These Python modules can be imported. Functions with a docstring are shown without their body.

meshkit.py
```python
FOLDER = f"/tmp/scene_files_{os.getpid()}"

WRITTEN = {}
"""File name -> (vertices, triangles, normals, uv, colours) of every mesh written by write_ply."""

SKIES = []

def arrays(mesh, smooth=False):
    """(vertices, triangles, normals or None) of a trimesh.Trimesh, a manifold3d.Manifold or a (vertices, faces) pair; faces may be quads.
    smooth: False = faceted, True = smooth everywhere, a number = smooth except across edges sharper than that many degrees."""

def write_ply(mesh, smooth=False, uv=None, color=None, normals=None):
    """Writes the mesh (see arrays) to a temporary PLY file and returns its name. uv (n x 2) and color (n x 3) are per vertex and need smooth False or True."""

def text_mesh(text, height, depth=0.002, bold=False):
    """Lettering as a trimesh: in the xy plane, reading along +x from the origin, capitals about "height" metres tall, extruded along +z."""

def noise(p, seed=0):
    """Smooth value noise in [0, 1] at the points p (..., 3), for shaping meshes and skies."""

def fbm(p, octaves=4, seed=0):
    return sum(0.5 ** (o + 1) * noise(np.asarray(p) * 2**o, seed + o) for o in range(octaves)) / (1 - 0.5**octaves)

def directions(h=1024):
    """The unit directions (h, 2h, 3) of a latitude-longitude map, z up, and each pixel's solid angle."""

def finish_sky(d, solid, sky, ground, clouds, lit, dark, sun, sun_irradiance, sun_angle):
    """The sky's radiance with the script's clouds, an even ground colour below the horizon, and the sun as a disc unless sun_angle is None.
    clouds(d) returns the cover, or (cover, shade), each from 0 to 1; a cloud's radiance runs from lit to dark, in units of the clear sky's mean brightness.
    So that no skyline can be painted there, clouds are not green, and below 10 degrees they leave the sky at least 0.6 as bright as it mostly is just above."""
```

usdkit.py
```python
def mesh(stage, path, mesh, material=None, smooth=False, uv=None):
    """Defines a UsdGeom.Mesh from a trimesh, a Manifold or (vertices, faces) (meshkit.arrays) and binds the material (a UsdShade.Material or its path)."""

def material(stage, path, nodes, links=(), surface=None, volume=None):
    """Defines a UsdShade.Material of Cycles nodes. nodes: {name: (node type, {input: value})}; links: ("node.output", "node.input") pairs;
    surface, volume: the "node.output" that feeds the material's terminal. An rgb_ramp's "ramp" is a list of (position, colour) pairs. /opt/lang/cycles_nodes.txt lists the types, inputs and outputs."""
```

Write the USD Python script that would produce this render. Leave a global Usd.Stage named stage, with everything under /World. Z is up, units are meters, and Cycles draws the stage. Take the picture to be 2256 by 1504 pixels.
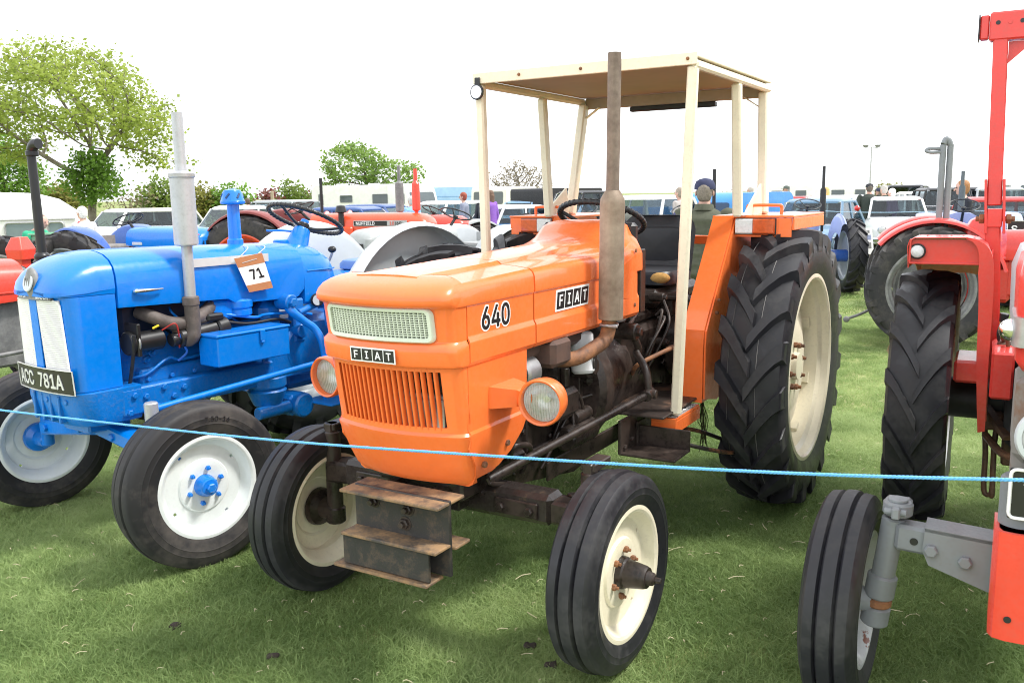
import math, random
import numpy as np, trimesh
import manifold3d as m3
from shapely.geometry import Polygon, Point, box as sbox
from shapely.ops import unary_union
import usdkit, meshkit
from pxr import Usd, UsdGeom, UsdLux, UsdShade, Gf, Sdf, Vt
stage = Usd.Stage.CreateInMemory()
UsdGeom.SetStageUpAxis(stage, 'Z'); UsdGeom.SetStageMetersPerUnit(stage, 1.0)
UsdGeom.Xform.Define(stage, '/World'); UsdGeom.Scope.Define(stage, '/World/Looks')
PI = math.pi
# ------------------------------------------------------------------ camera
FPX, PITCH, ROLL, CAMH = 1961.25, 0.1638, 0.016, 1.6662      # focal length in pixels of the 2256 wide picture
cp, sp, cr, sr = math.cos(PITCH), math.sin(PITCH), math.cos(ROLL), math.sin(ROLL)
_fwd = np.array([0, cp, -sp]); _r0 = np.array([1., 0, 0]); _d0 = np.cross(_fwd, _r0)
_right = cr * _r0 + sr * _d0; _down = -sr * _r0 + cr * _d0
cam = UsdGeom.Camera.Define(stage, '/World/camera')
_m = Gf.Matrix4d(*[*map(float, _right), 0, *map(float, -_down), 0, *map(float, -_fwd), 0, 0, 0, CAMH, 1])
cam.AddTransformOp().Set(_m)
cam.CreateHorizontalApertureAttr(36.0); cam.CreateVerticalApertureAttr(24.0)
cam.CreateFocalLengthAttr(36.0 * FPX / 2256); cam.CreateClippingRangeAttr(Gf.Vec2f(0.05, 3000))
cam.CreateFStopAttr(11.0); cam.CreateFocusDistanceAttr(4.2)
cam.CreateExposureAttr(1.5)
# ------------------------------------------------------------------ sky and sun (bright thin overcast, sun high on the right)
SUN_D = np.array([0.62, -0.06, 0.92]); SUN_D /= np.linalg.norm(SUN_D)
ELEV, ROT = math.asin(SUN_D[2]), math.atan2(SUN_D[0], SUN_D[1])
sky = UsdLux.DomeLight.Define(stage, '/World/sky')
skym = usdkit.material(stage, '/World/Looks/sky_overcast', {
    'tc': ('texture_coordinate', {}),
    'sky': ('sky_texture', {'sky_type': 'single_scattering', 'sun_disc': False, 'sun_elevation': ELEV, 'sun_rotation': ROT}),
    'mp': ('mapping', {'mapping_type': 'point', 'scale': (1, 1, 3.2)}),
    'n': ('noise_texture', {'scale': 1.6, 'detail': 6, 'roughness': 0.55}),
    'r': ('rgb_ramp', {'ramp': [(0.0, (8.2, 8.9, 9.9)), (0.42, (9.6, 10.0, 10.6)), (0.62, (11.4, 11.4, 11.5)), (1.0, (12.6, 12.5, 12.4))]}),
    'mix': ('mix', {'mix_type': 'mix', 'fac': 0.9}),
    'bg': ('background_shader', {'strength': 0.062})},
    [('tc.generated', 'mp.vector'), ('mp.vector', 'n.vector'), ('n.fac', 'r.fac'), ('sky.color', 'mix.color1'), ('r.color', 'mix.color2'), ('mix.color', 'bg.color')], surface='bg.background')
UsdShade.MaterialBindingAPI.Apply(sky.GetPrim()).Bind(skym)
sky.GetPrim().SetCustomDataByKey('kind', 'structure')
sun = UsdLux.DistantLight.Define(stage, '/World/sun')
sun.CreateIntensityAttr(0.40); sun.CreateAngleAttr(10.0); sun.CreateColorAttr(Gf.Vec3f(1.0, 0.97, 0.92)); sun.CreateNormalizeAttr(True)
_rot = Gf.Rotation(Gf.Vec3d(0, 0, 1), Gf.Vec3d(*map(float, SUN_D)))
sun.AddTransformOp().Set(Gf.Matrix4d().SetRotate(_rot))
# ------------------------------------------------------------------ scene tree helpers
_used = {}
def uniq(parent, name):
    k = _used.setdefault(parent, {}); n = k.get(name, 0); k[name] = n + 1
    return f'{parent}/{name}' if n == 0 else f'{parent}/{name}_{n:03d}'
def path_of(p): return '/World' if p is None else (p if isinstance(p, str) else str(p.GetPath()))
def tag(o, label=None, cat=None, group=None, kind=None):
    p = o.GetPrim() if hasattr(o, 'GetPrim') else o
    for k, v in (('label', label), ('category', cat), ('group', group), ('kind', kind)):
        if v: p.SetCustomDataByKey(k, v)
    return p
def thing(name, label, cat, loc=(0, 0, 0), yaw=0.0, group=None):
    x = UsdGeom.Xform.Define(stage, uniq('/World', name))
    x.AddTranslateOp().Set(Gf.Vec3d(*map(float, loc))); x.AddRotateZOp().Set(math.degrees(yaw))
    return tag(x, label, cat, group)
class G:
    """collects triangles"""
    def __init__(s, *parts): s.v, s.f, s.n = [], [], 0; [s.add(p) for p in parts]
    def add(s, vf, T=None):
        if isinstance(vf, G): vf = vf.get()
        if hasattr(vf, 'vertices'): vf = (vf.vertices, vf.faces)
        if hasattr(vf, 'to_mesh'): m = vf.to_mesh(); vf = (m.vert_properties[:, :3], m.tri_verts)
        v, f = np.asarray(vf[0], float), np.asarray(vf[1], int)
        if f.shape[1] == 4: f = np.vstack([f[:, [0, 1, 2]], f[:, [0, 2, 3]]])
        if T is not None: v = v @ np.asarray(T)[:3, :3].T + np.asarray(T)[:3, 3]
        s.v.append(v); s.f.append(f + s.n); s.n += len(v); return s
    def get(s): return (np.vstack(s.v), np.vstack(s.f))
def put(parent, name, geo, mat, smooth=32, label=None, kind=None):
    g = geo if isinstance(geo, G) else (G(*geo) if isinstance(geo, list) else G(geo))
    v, f = g.get()
    m = usdkit.mesh(stage, uniq(path_of(parent), name), (v, f), mat, smooth=smooth)
    if label: tag(m, label)
    if kind: tag(m, kind=kind)
    return m.GetPrim()
def top(name, geo, mat, label, cat, smooth=32, group=None):
    return tag(put(None, name, geo, mat, smooth), label, cat, group)
# ------------------------------------------------------------------ shapes
def V(*a): return np.array(a, float)
def unit(a): a = np.asarray(a, float); return a / max(np.linalg.norm(a), 1e-12)
def frame(axis):
    a = unit(axis); h = V(0, 0, 1) if abs(a[2]) < 0.9 else V(1, 0, 0)
    u = unit(np.cross(h, a)); return a, u, np.cross(a, u)
def TR(x=0, y=0, z=0, rz=0, ry=0, rx=0, s=1):
    c = trimesh.transformations
    M = c.translation_matrix([x, y, z]) @ c.rotation_matrix(rz, [0, 0, 1]) @ c.rotation_matrix(ry, [0, 1, 0]) @ c.rotation_matrix(rx, [1, 0, 0])
    M[:3, :3] *= s; return M
_boxcache = {}
def bx(x0, x1, y0, y1, z0, z1, b=0.004):
    """box with chamfered edges"""
    c = V(x0 + x1, y0 + y1, z0 + z1) / 2; h = np.abs(V(x1 - x0, y1 - y0, z1 - z0)) / 2
    b = min(b, h.min() * 0.6)
    if b <= 0:
        t = trimesh.creation.box((h * 2)); return t.vertices + c, t.faces
    if 'f' not in _boxcache:
        pts = np.array([[sx * (2 if k != 0 else 3), sy * (2 if k != 1 else 3), sz * (2 if k != 2 else 3)] for sx in (-1, 1) for sy in (-1, 1) for sz in (-1, 1) for k in range(3)], float)
        hull = trimesh.convex.convex_hull(pts)
        order = [int(np.argmin(np.abs(pts - q).sum(1))) for q in hull.vertices]
        _boxcache['f'] = np.array([[order[i] for i in t] for t in hull.faces])
    v = np.array([[sx * (h[0] - (b if k != 0 else 0)), sy * (h[1] - (b if k != 1 else 0)), sz * (h[2] - (b if k != 2 else 0))] for sx in (-1, 1) for sy in (-1, 1) for sz in (-1, 1) for k in range(3)])
    return v + c, _boxcache['f']
def hexa(p):
    """8 points: bottom loop of 4 then top loop of 4"""
    return np.asarray(p, float), np.array([[3, 2, 1, 0], [4, 5, 6, 7], [0, 1, 5, 4], [1, 2, 6, 5], [2, 3, 7, 6], [3, 0, 4, 7]])
def bar(a, b, w, h, up=(0, 0, 1), bev=0.003):
    """square bar from a to b, w across, h along up"""
    a, b = V(*a), V(*b); d = unit(b - a); s = unit(np.cross(d, up)); u = np.cross(s, d); L = np.linalg.norm(b - a)
    v, f = bx(0, L, -w / 2, w / 2, -h / 2, h / 2, bev)
    return v[:, :1] * d + v[:, 1:2] * s + v[:, 2:] * u + a, f
def lathe(prof, o=(0, 0, 0), axis=(0, 0, 1), n=32, ang=None, close=False):
    """prof: (s along the axis, r)"""
    prof = np.asarray(prof, float); a, u, v = frame(axis); full = ang is None
    t = np.linspace(0, 2 * PI, n, endpoint=False) if full else np.linspace(ang[0], ang[1], n)
    ring = np.cos(t)[:, None] * u + np.sin(t)[:, None] * v
    P = V(*o) + prof[:, 0][:, None, None] * a + prof[:, 1][:, None, None] * ring[None]
    m = len(prof); vv = P.reshape(-1, 3); f = []
    I = np.arange(m - 1 if not close else m); J = np.arange(n if full else n - 1)
    i, j = np.meshgrid(I, J, indexing='ij'); i2, j2 = (i + 1) % m, (j + 1) % n
    f = np.stack([i * n + j, i * n + j2, i2 * n + j2, i2 * n + j], -1).reshape(-1, 4)
    return vv, f[:, ::-1]
def cyl(a, b, r, r2=None, n=16, bev=None):
    a, b = V(*a), V(*b); L = np.linalg.norm(b - a); r2 = r if r2 is None else r2
    e = min(0.15 * min(r, max(r2, 1e-4)), 0.2 * L) if bev is None else bev
    p = [(0, 0), (0, max(r - e, 0)), (e, r), (L - e, r2), (L, max(r2 - e, 0)), (L, 0)]
    return lathe(p, a, b - a, n)
def smoothpath(p, n=6):
    """Catmull-Rom through the points"""
    p = np.asarray(p, float)
    if len(p) < 3: return p
    q = np.vstack([2 * p[0] - p[1], p, 2 * p[-1] - p[-2]]); out = []
    for i in range(len(p) - 1):
        a, b, c, d = q[i:i + 4]
        for t in np.linspace(0, 1, n, endpoint=False):
            out.append(0.5 * ((2 * b) + (c - a) * t + (2 * a - 5 * b + 4 * c - d) * t * t + (3 * b - a - 3 * c + d) * t ** 3))
    return np.array(out + [p[-1]])
def tube(p, r, n=10, sm=5, closed=False, cap=True):
    p = smoothpath(p, sm) if sm and not closed else np.asarray(p, float)
    m = len(p); R = np.interp(np.linspace(0, 1, m), np.linspace(0, 1, np.size(r)), np.atleast_1d(r)) if np.size(r) > 1 else np.full(m, float(r))
    tg = np.gradient(p, axis=0) if not closed else np.roll(p, -1, 0) - np.roll(p, 1, 0)
    tg /= np.linalg.norm(tg, axis=1, keepdims=True) + 1e-12
    _, u, _ = frame(tg[0]); vs = []; t = np.linspace(0, 2 * PI, n, endpoint=False)
    for i in range(m):
        u = unit(u - tg[i] * (u @ tg[i])); w = np.cross(tg[i], u)
        vs.append(p[i] + R[i] * (np.cos(t)[:, None] * u + np.sin(t)[:, None] * w))
    vv = np.vstack(vs); f = []
    I = np.arange(m if closed else m - 1); J = np.arange(n); i, j = np.meshgrid(I, J, indexing='ij'); i2, j2 = (i + 1) % m, (j + 1) % n
    f = np.stack([i * n + j, i * n + j2, i2 * n + j2, i2 * n + j], -1).reshape(-1, 4)
    f = np.vstack([f[:, [0, 1, 2]], f[:, [0, 2, 3]]])
    if cap and not closed:
        vv = np.vstack([vv, p[:1], p[-1:]]); k = m * n
        f = np.vstack([f, [[k, (q + 1) % n, q] for q in range(n)], [[k + 1, (m - 1) * n + q, (m - 1) * n + (q + 1) % n] for q in range(n)]])
    return vv, f
def loft(loops, cap=True, closed=True):
    """loops: equal-length point loops"""
    L = np.asarray(loops, float); m, n = L.shape[:2]; vv = L.reshape(-1, 3)
    i, j = np.meshgrid(np.arange(m - 1), np.arange(n if closed else n - 1), indexing='ij'); j2 = (j + 1) % n
    f = np.stack([i * n + j, i * n + j2, (i + 1) * n + j2, (i + 1) * n + j], -1).reshape(-1, 4)
    f = np.vstack([f[:, [0, 1, 2]], f[:, [0, 2, 3]]])
    if cap and closed:
        k = m * n; vv = np.vstack([vv, L[0].mean(0), L[-1].mean(0)])
        f = np.vstack([f, [[k, (q + 1) % n, q] for q in range(n)], [[k + 1, (m - 1) * n + q, (m - 1) * n + (q + 1) % n] for q in range(n)]])
    return vv, f
def shell(grid, t):
    """sheet of thickness t over a grid of points (m, n, 3)"""
    P = np.asarray(grid, float); m, n = P.shape[:2]
    du, dv = np.gradient(P, axis=0), np.gradient(P, axis=1); N = np.cross(du, dv); N /= np.linalg.norm(N, axis=2, keepdims=True) + 1e-12
    Q = P - N * t; vv = np.vstack([P.reshape(-1, 3), Q.reshape(-1, 3)]); k = m * n
    i, j = np.meshgrid(np.arange(m - 1), np.arange(n - 1), indexing='ij')
    a = np.stack([i * n + j, (i + 1) * n + j, (i + 1) * n + j + 1, i * n + j + 1], -1).reshape(-1, 4)
    f = [a, a[:, ::-1] + k]
    rim = [i * n for i in range(m)] + [(m - 1) * n + j for j in range(1, n)] + [i * n + n - 1 for i in range(m - 2, -1, -1)] + [j for j in range(n - 2, 0, -1)]
    r = np.array(rim); r2 = np.roll(r, -1); f.append(np.stack([r2, r, r + k, r2 + k], -1))
    return vv, np.vstack(f)
def prism(poly, d0, d1, plane='xz'):
    """polygon in the named plane, extruded along the remaining axis from d0 to d1"""
    g = poly if hasattr(poly, 'exterior') or hasattr(poly, 'geoms') else Polygon(poly)
    out = G()
    for q in getattr(g, 'geoms', [g]):
        t = trimesh.creation.extrude_polygon(q, d1 - d0, engine='earcut'); v = np.array(t.vertices); v[:, 2] += d0
        v = {'xz': v[:, [0, 2, 1]], 'xy': v, 'yz': v[:, [2, 0, 1]]}[plane]
        out.add((v, t.faces[:, ::-1] if plane == 'xz' else t.faces))
    return out.get()
def sphere(c, r, n=12, sc=(1, 1, 1)):
    t = np.linspace(0, PI, n); v, f = lathe(np.stack([-np.cos(t), np.sin(t)], 1), (0, 0, 0), (0, 0, 1), n * 2)
    return v * r * np.asarray(sc) + V(*c), f
def hexnut(o, axis, r, h):
    return lathe([(0, 0), (0, r), (h * .8, r), (h, r * .8), (h, 0)], o, axis, 6)
def rrect(x0, x1, y0, y1, r, k=5):
    """rounded rectangle as a loop of 2D points"""
    out = []
    for cx, cy, a in ((x1 - r, y1 - r, 0), (x0 + r, y1 - r, PI / 2), (x0 + r, y0 + r, PI), (x1 - r, y0 + r, 1.5 * PI)):
        for t in np.linspace(0, PI / 2, k): out.append((cx + r * math.cos(a + t), cy + r * math.sin(a + t)))
    return np.array(out)
def man(vf):
    g = G(vf).get(); t = trimesh.Trimesh(*g, process=True); t.merge_vertices()
    if t.volume < 0: t.invert()
    return m3.Manifold(m3.Mesh(np.asarray(t.vertices, np.float32), np.asarray(t.faces, np.uint32)))
def text(s, h, depth=0.002, bold=False, sx=1.0):
    """lettering in xy plane"""
    t = meshkit.text_mesh(s, h, depth, bold); v = np.array(t.vertices); v[:, 0] *= sx
    return v, np.array(t.faces)
def onto(vf, o, ex, ey):
    """map a flat xy shape to the plane at o spanned by ex, ey"""
    v, f = vf if not isinstance(vf, G) else vf.get(); ex, ey = V(*ex), V(*ey); ez = unit(np.cross(ex, ey))
    return V(*o) + v[:, :1] * ex + v[:, 1:2] * ey + v[:, 2:] * ez, f
# ------------------------------------------------------------------ pixels to places (layout only)
def ground_at(px, dist, z=0.0):
    """the point at forward distance dist below picture column px"""
    X = (px - 1128) / FPX * dist * 1.0
    return V(X / 1.0, dist, z)
# ------------------------------------------------------------------ materials
_mats = {}
def mname(n): return '/World/Looks/' + n
def paint(name, col, rough=0.28, dirt=0.25, dirtcol=(0.16, 0.13, 0.10), coat=0.35, scale=3.0, metal=0.0, bump=0.0, spec=0.5, wear=None):
    """vehicle paint with faint mottling and dust, optional chips"""
    if name in _mats: return _mats[name]
    c = np.array(col, float)
    nodes = {'tc': ('texture_coordinate', {}), 'n': ('noise_texture', {'scale': scale, 'detail': 6, 'roughness': 0.65}),
             'n2': ('noise_texture', {'scale': scale * 14, 'detail': 3, 'roughness': 0.6}),
             'r': ('rgb_ramp', {'ramp': [(0.3, c * 0.9), (0.7, np.minimum(c * 1.06, 1))]}),
             'd': ('rgb_ramp', {'ramp': [(0.5, (0, 0, 0)), (0.78, (dirt, dirt, dirt))]}),
             'dm': ('math', {'math_type': 'multiply'}),
             'mx': ('mix', {'mix_type': 'mix', 'color2': dirtcol}),
             'rr': ('map_range', {'from_min': 0.3, 'from_max': 0.75, 'to_min': rough * 0.85, 'to_max': rough * 1.35}),
             'p': ('principled_bsdf', {'metallic': metal, 'coat_weight': coat, 'coat_roughness': 0.05, 'specular_ior_level': spec})}
    links = [('tc.object', 'n.vector'), ('tc.object', 'n2.vector'), ('n.fac', 'r.fac'), ('n2.fac', 'd.fac'), ('r.color', 'mx.color1'),
             ('d.color', 'dm.value1'), ('n.fac', 'dm.value2'), ('dm.value', 'mx.fac'), ('n2.fac', 'rr.value'), ('rr.result', 'p.roughness')]
    last = 'mx.color'
    if wear:
        nodes['wn'] = ('noise_texture', {'scale': wear[1], 'detail': 8, 'roughness': 0.7})
        nodes['wr'] = ('rgb_ramp', {'ramp': [(wear[2], (0, 0, 0)), (wear[2] + 0.03, (1, 1, 1))]})
        nodes['wm'] = ('mix', {'mix_type': 'mix', 'color2': wear[0]})
        links += [('tc.object', 'wn.vector'), ('wn.fac', 'wr.fac'), ('wr.color', 'wm.fac'), (last, 'wm.color1')]; last = 'wm.color'
    links.append((last, 'p.base_color'))
    nodes['b'] = ('bump', {'strength': 0.25 if bump == 0 else min(1, bump), 'distance': 0.0006 if bump == 0 else 0.002})
    nodes['nw'] = ('noise_texture', {'scale': 3.5, 'detail': 1}); nodes['bw'] = ('bump', {'strength': 0.22, 'distance': 0.012})
    links += [('tc.object', 'nw.vector'), ('nw.fac', 'bw.height'), ('bw.normal', 'b.normal'), ('n2.fac', 'b.height'), ('b.normal', 'p.normal')]
    _mats[name] = usdkit.material(stage, mname(name), nodes, links, surface='p.BSDF'); return _mats[name]
def plain(name, col, rough=0.6, metal=0.0, var=0.15, scale=20, bump=0.3, bd=0.001, spec=0.5, coat=0.0, trans=0.0):
    if name in _mats: return _mats[name]
    c = np.array(col, float)
    nodes = {'tc': ('texture_coordinate', {}), 'n': ('noise_texture', {'scale': scale, 'detail': 5, 'roughness': 0.65}),
             'r': ('rgb_ramp', {'ramp': [(0.28, c * (1 - var)), (0.72, np.minimum(c * (1 + var), 1))]}),
             'b': ('bump', {'strength': bump, 'distance': bd}),
             'p': ('principled_bsdf', {'metallic': metal, 'roughness': rough, 'specular_ior_level': spec, 'coat_weight': coat})}
    links = [('tc.object', 'n.vector'), ('n.fac', 'r.fac'), ('r.color', 'p.base_color'), ('n.fac', 'b.height'), ('b.normal', 'p.normal')]
    _mats[name] = usdkit.material(stage, mname(name), nodes, links, surface='p.BSDF'); return _mats[name]
def two(name, c1, c2, lo, hi, scale=6, rough=0.6, metal=0.0, rough2=None, bump=0.4, bd=0.0015, detail=8, coat=0.0):
    """two-tone noise: rust on steel, dust on rubber"""
    if name in _mats: return _mats[name]
    nodes = {'tc': ('texture_coordinate', {}), 'n': ('noise_texture', {'scale': scale, 'detail': detail, 'roughness': 0.68}),
             'n2': ('noise_texture', {'scale': scale * 9, 'detail': 4, 'roughness': 0.6}),
             'ad': ('math', {'math_type': 'multiply_add', 'value2': 0.28}), 'r': ('rgb_ramp', {'ramp': [(lo + .14, c1), (hi + .14, c2)]}),
             'rr': ('map_range', {'from_min': lo + .14, 'from_max': hi + .14, 'to_min': rough, 'to_max': rough2 or rough}),
             'b': ('bump', {'strength': bump, 'distance': bd}), 'p': ('principled_bsdf', {'metallic': metal, 'coat_weight': coat})}
    links = [('tc.object', 'n.vector'), ('tc.object', 'n2.vector'), ('n2.fac', 'ad.value1'), ('n.fac', 'ad.value3'), ('ad.value', 'r.fac'), ('r.color', 'p.base_color'),
             ('ad.value', 'rr.value'), ('rr.result', 'p.roughness'), ('n2.fac', 'b.height'), ('b.normal', 'p.normal')]
    _mats[name] = usdkit.material(stage, mname(name), nodes, links, surface='p.BSDF'); return _mats[name]
def glass(name, tint=(0.9, 0.95, 0.95), refl=0.08, dark=0.0):
    if name in _mats: return _mats[name]
    nodes = {'t': ('transparent_bsdf', {'color': tint}), 'g': ('glossy_bsdf', {'color': (0.95, 0.97, 1), 'roughness': 0.03}), 'fr': ('layer_weight', {'blend': 0.5}), 'pw': ('math', {'math_type': 'power', 'value2': 4.0}),
             'ad': ('math', {'math_type': 'multiply_add', 'value2': 0.45, 'value3': refl}), 'm': ('mix_closure', {})}
    _mats[name] = usdkit.material(stage, mname(name), nodes, [('fr.facing', 'pw.value1'), ('pw.value', 'ad.value1'), ('ad.value', 'm.fac'), ('t.BSDF', 'm.closure1'), ('g.BSDF', 'm.closure2')], surface='m.closure'); return _mats[name]
def leafmat(name, cols, trans=0.45, rough=0.55):
    """leaf with translucency, tone varied by leaf and by place"""
    if name in _mats: return _mats[name]
    k = len(cols)
    nodes = {'g': ('geometry', {}), 'n': ('noise_texture', {'scale': 0.5, 'detail': 3}), 'tc': ('texture_coordinate', {}),
             'ad': ('math', {'math_type': 'multiply_add', 'value2': 0.55}), 'sb': ('math', {'math_type': 'multiply_add', 'value2': 0.9, 'value3': -0.18}),
             'r': ('rgb_ramp', {'ramp': [(i / (k - 1), c) for i, c in enumerate(cols)]}),
             'p': ('principled_bsdf', {'roughness': rough, 'specular_ior_level': 0.35}), 't': ('translucent_bsdf', {}), 'm': ('mix_closure', {'fac': trans})}
    links = [('tc.object', 'n.vector'), ('n.fac', 'sb.value1'), ('g.random_per_island', 'ad.value1'), ('sb.value', 'ad.value3'), ('ad.value', 'r.fac'),
             ('r.color', 'p.base_color'), ('r.color', 't.color'), ('p.BSDF', 'm.closure1'), ('t.BSDF', 'm.closure2')]
    _mats[name] = usdkit.material(stage, mname(name), nodes, links, surface='m.closure'); return _mats[name]
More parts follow.
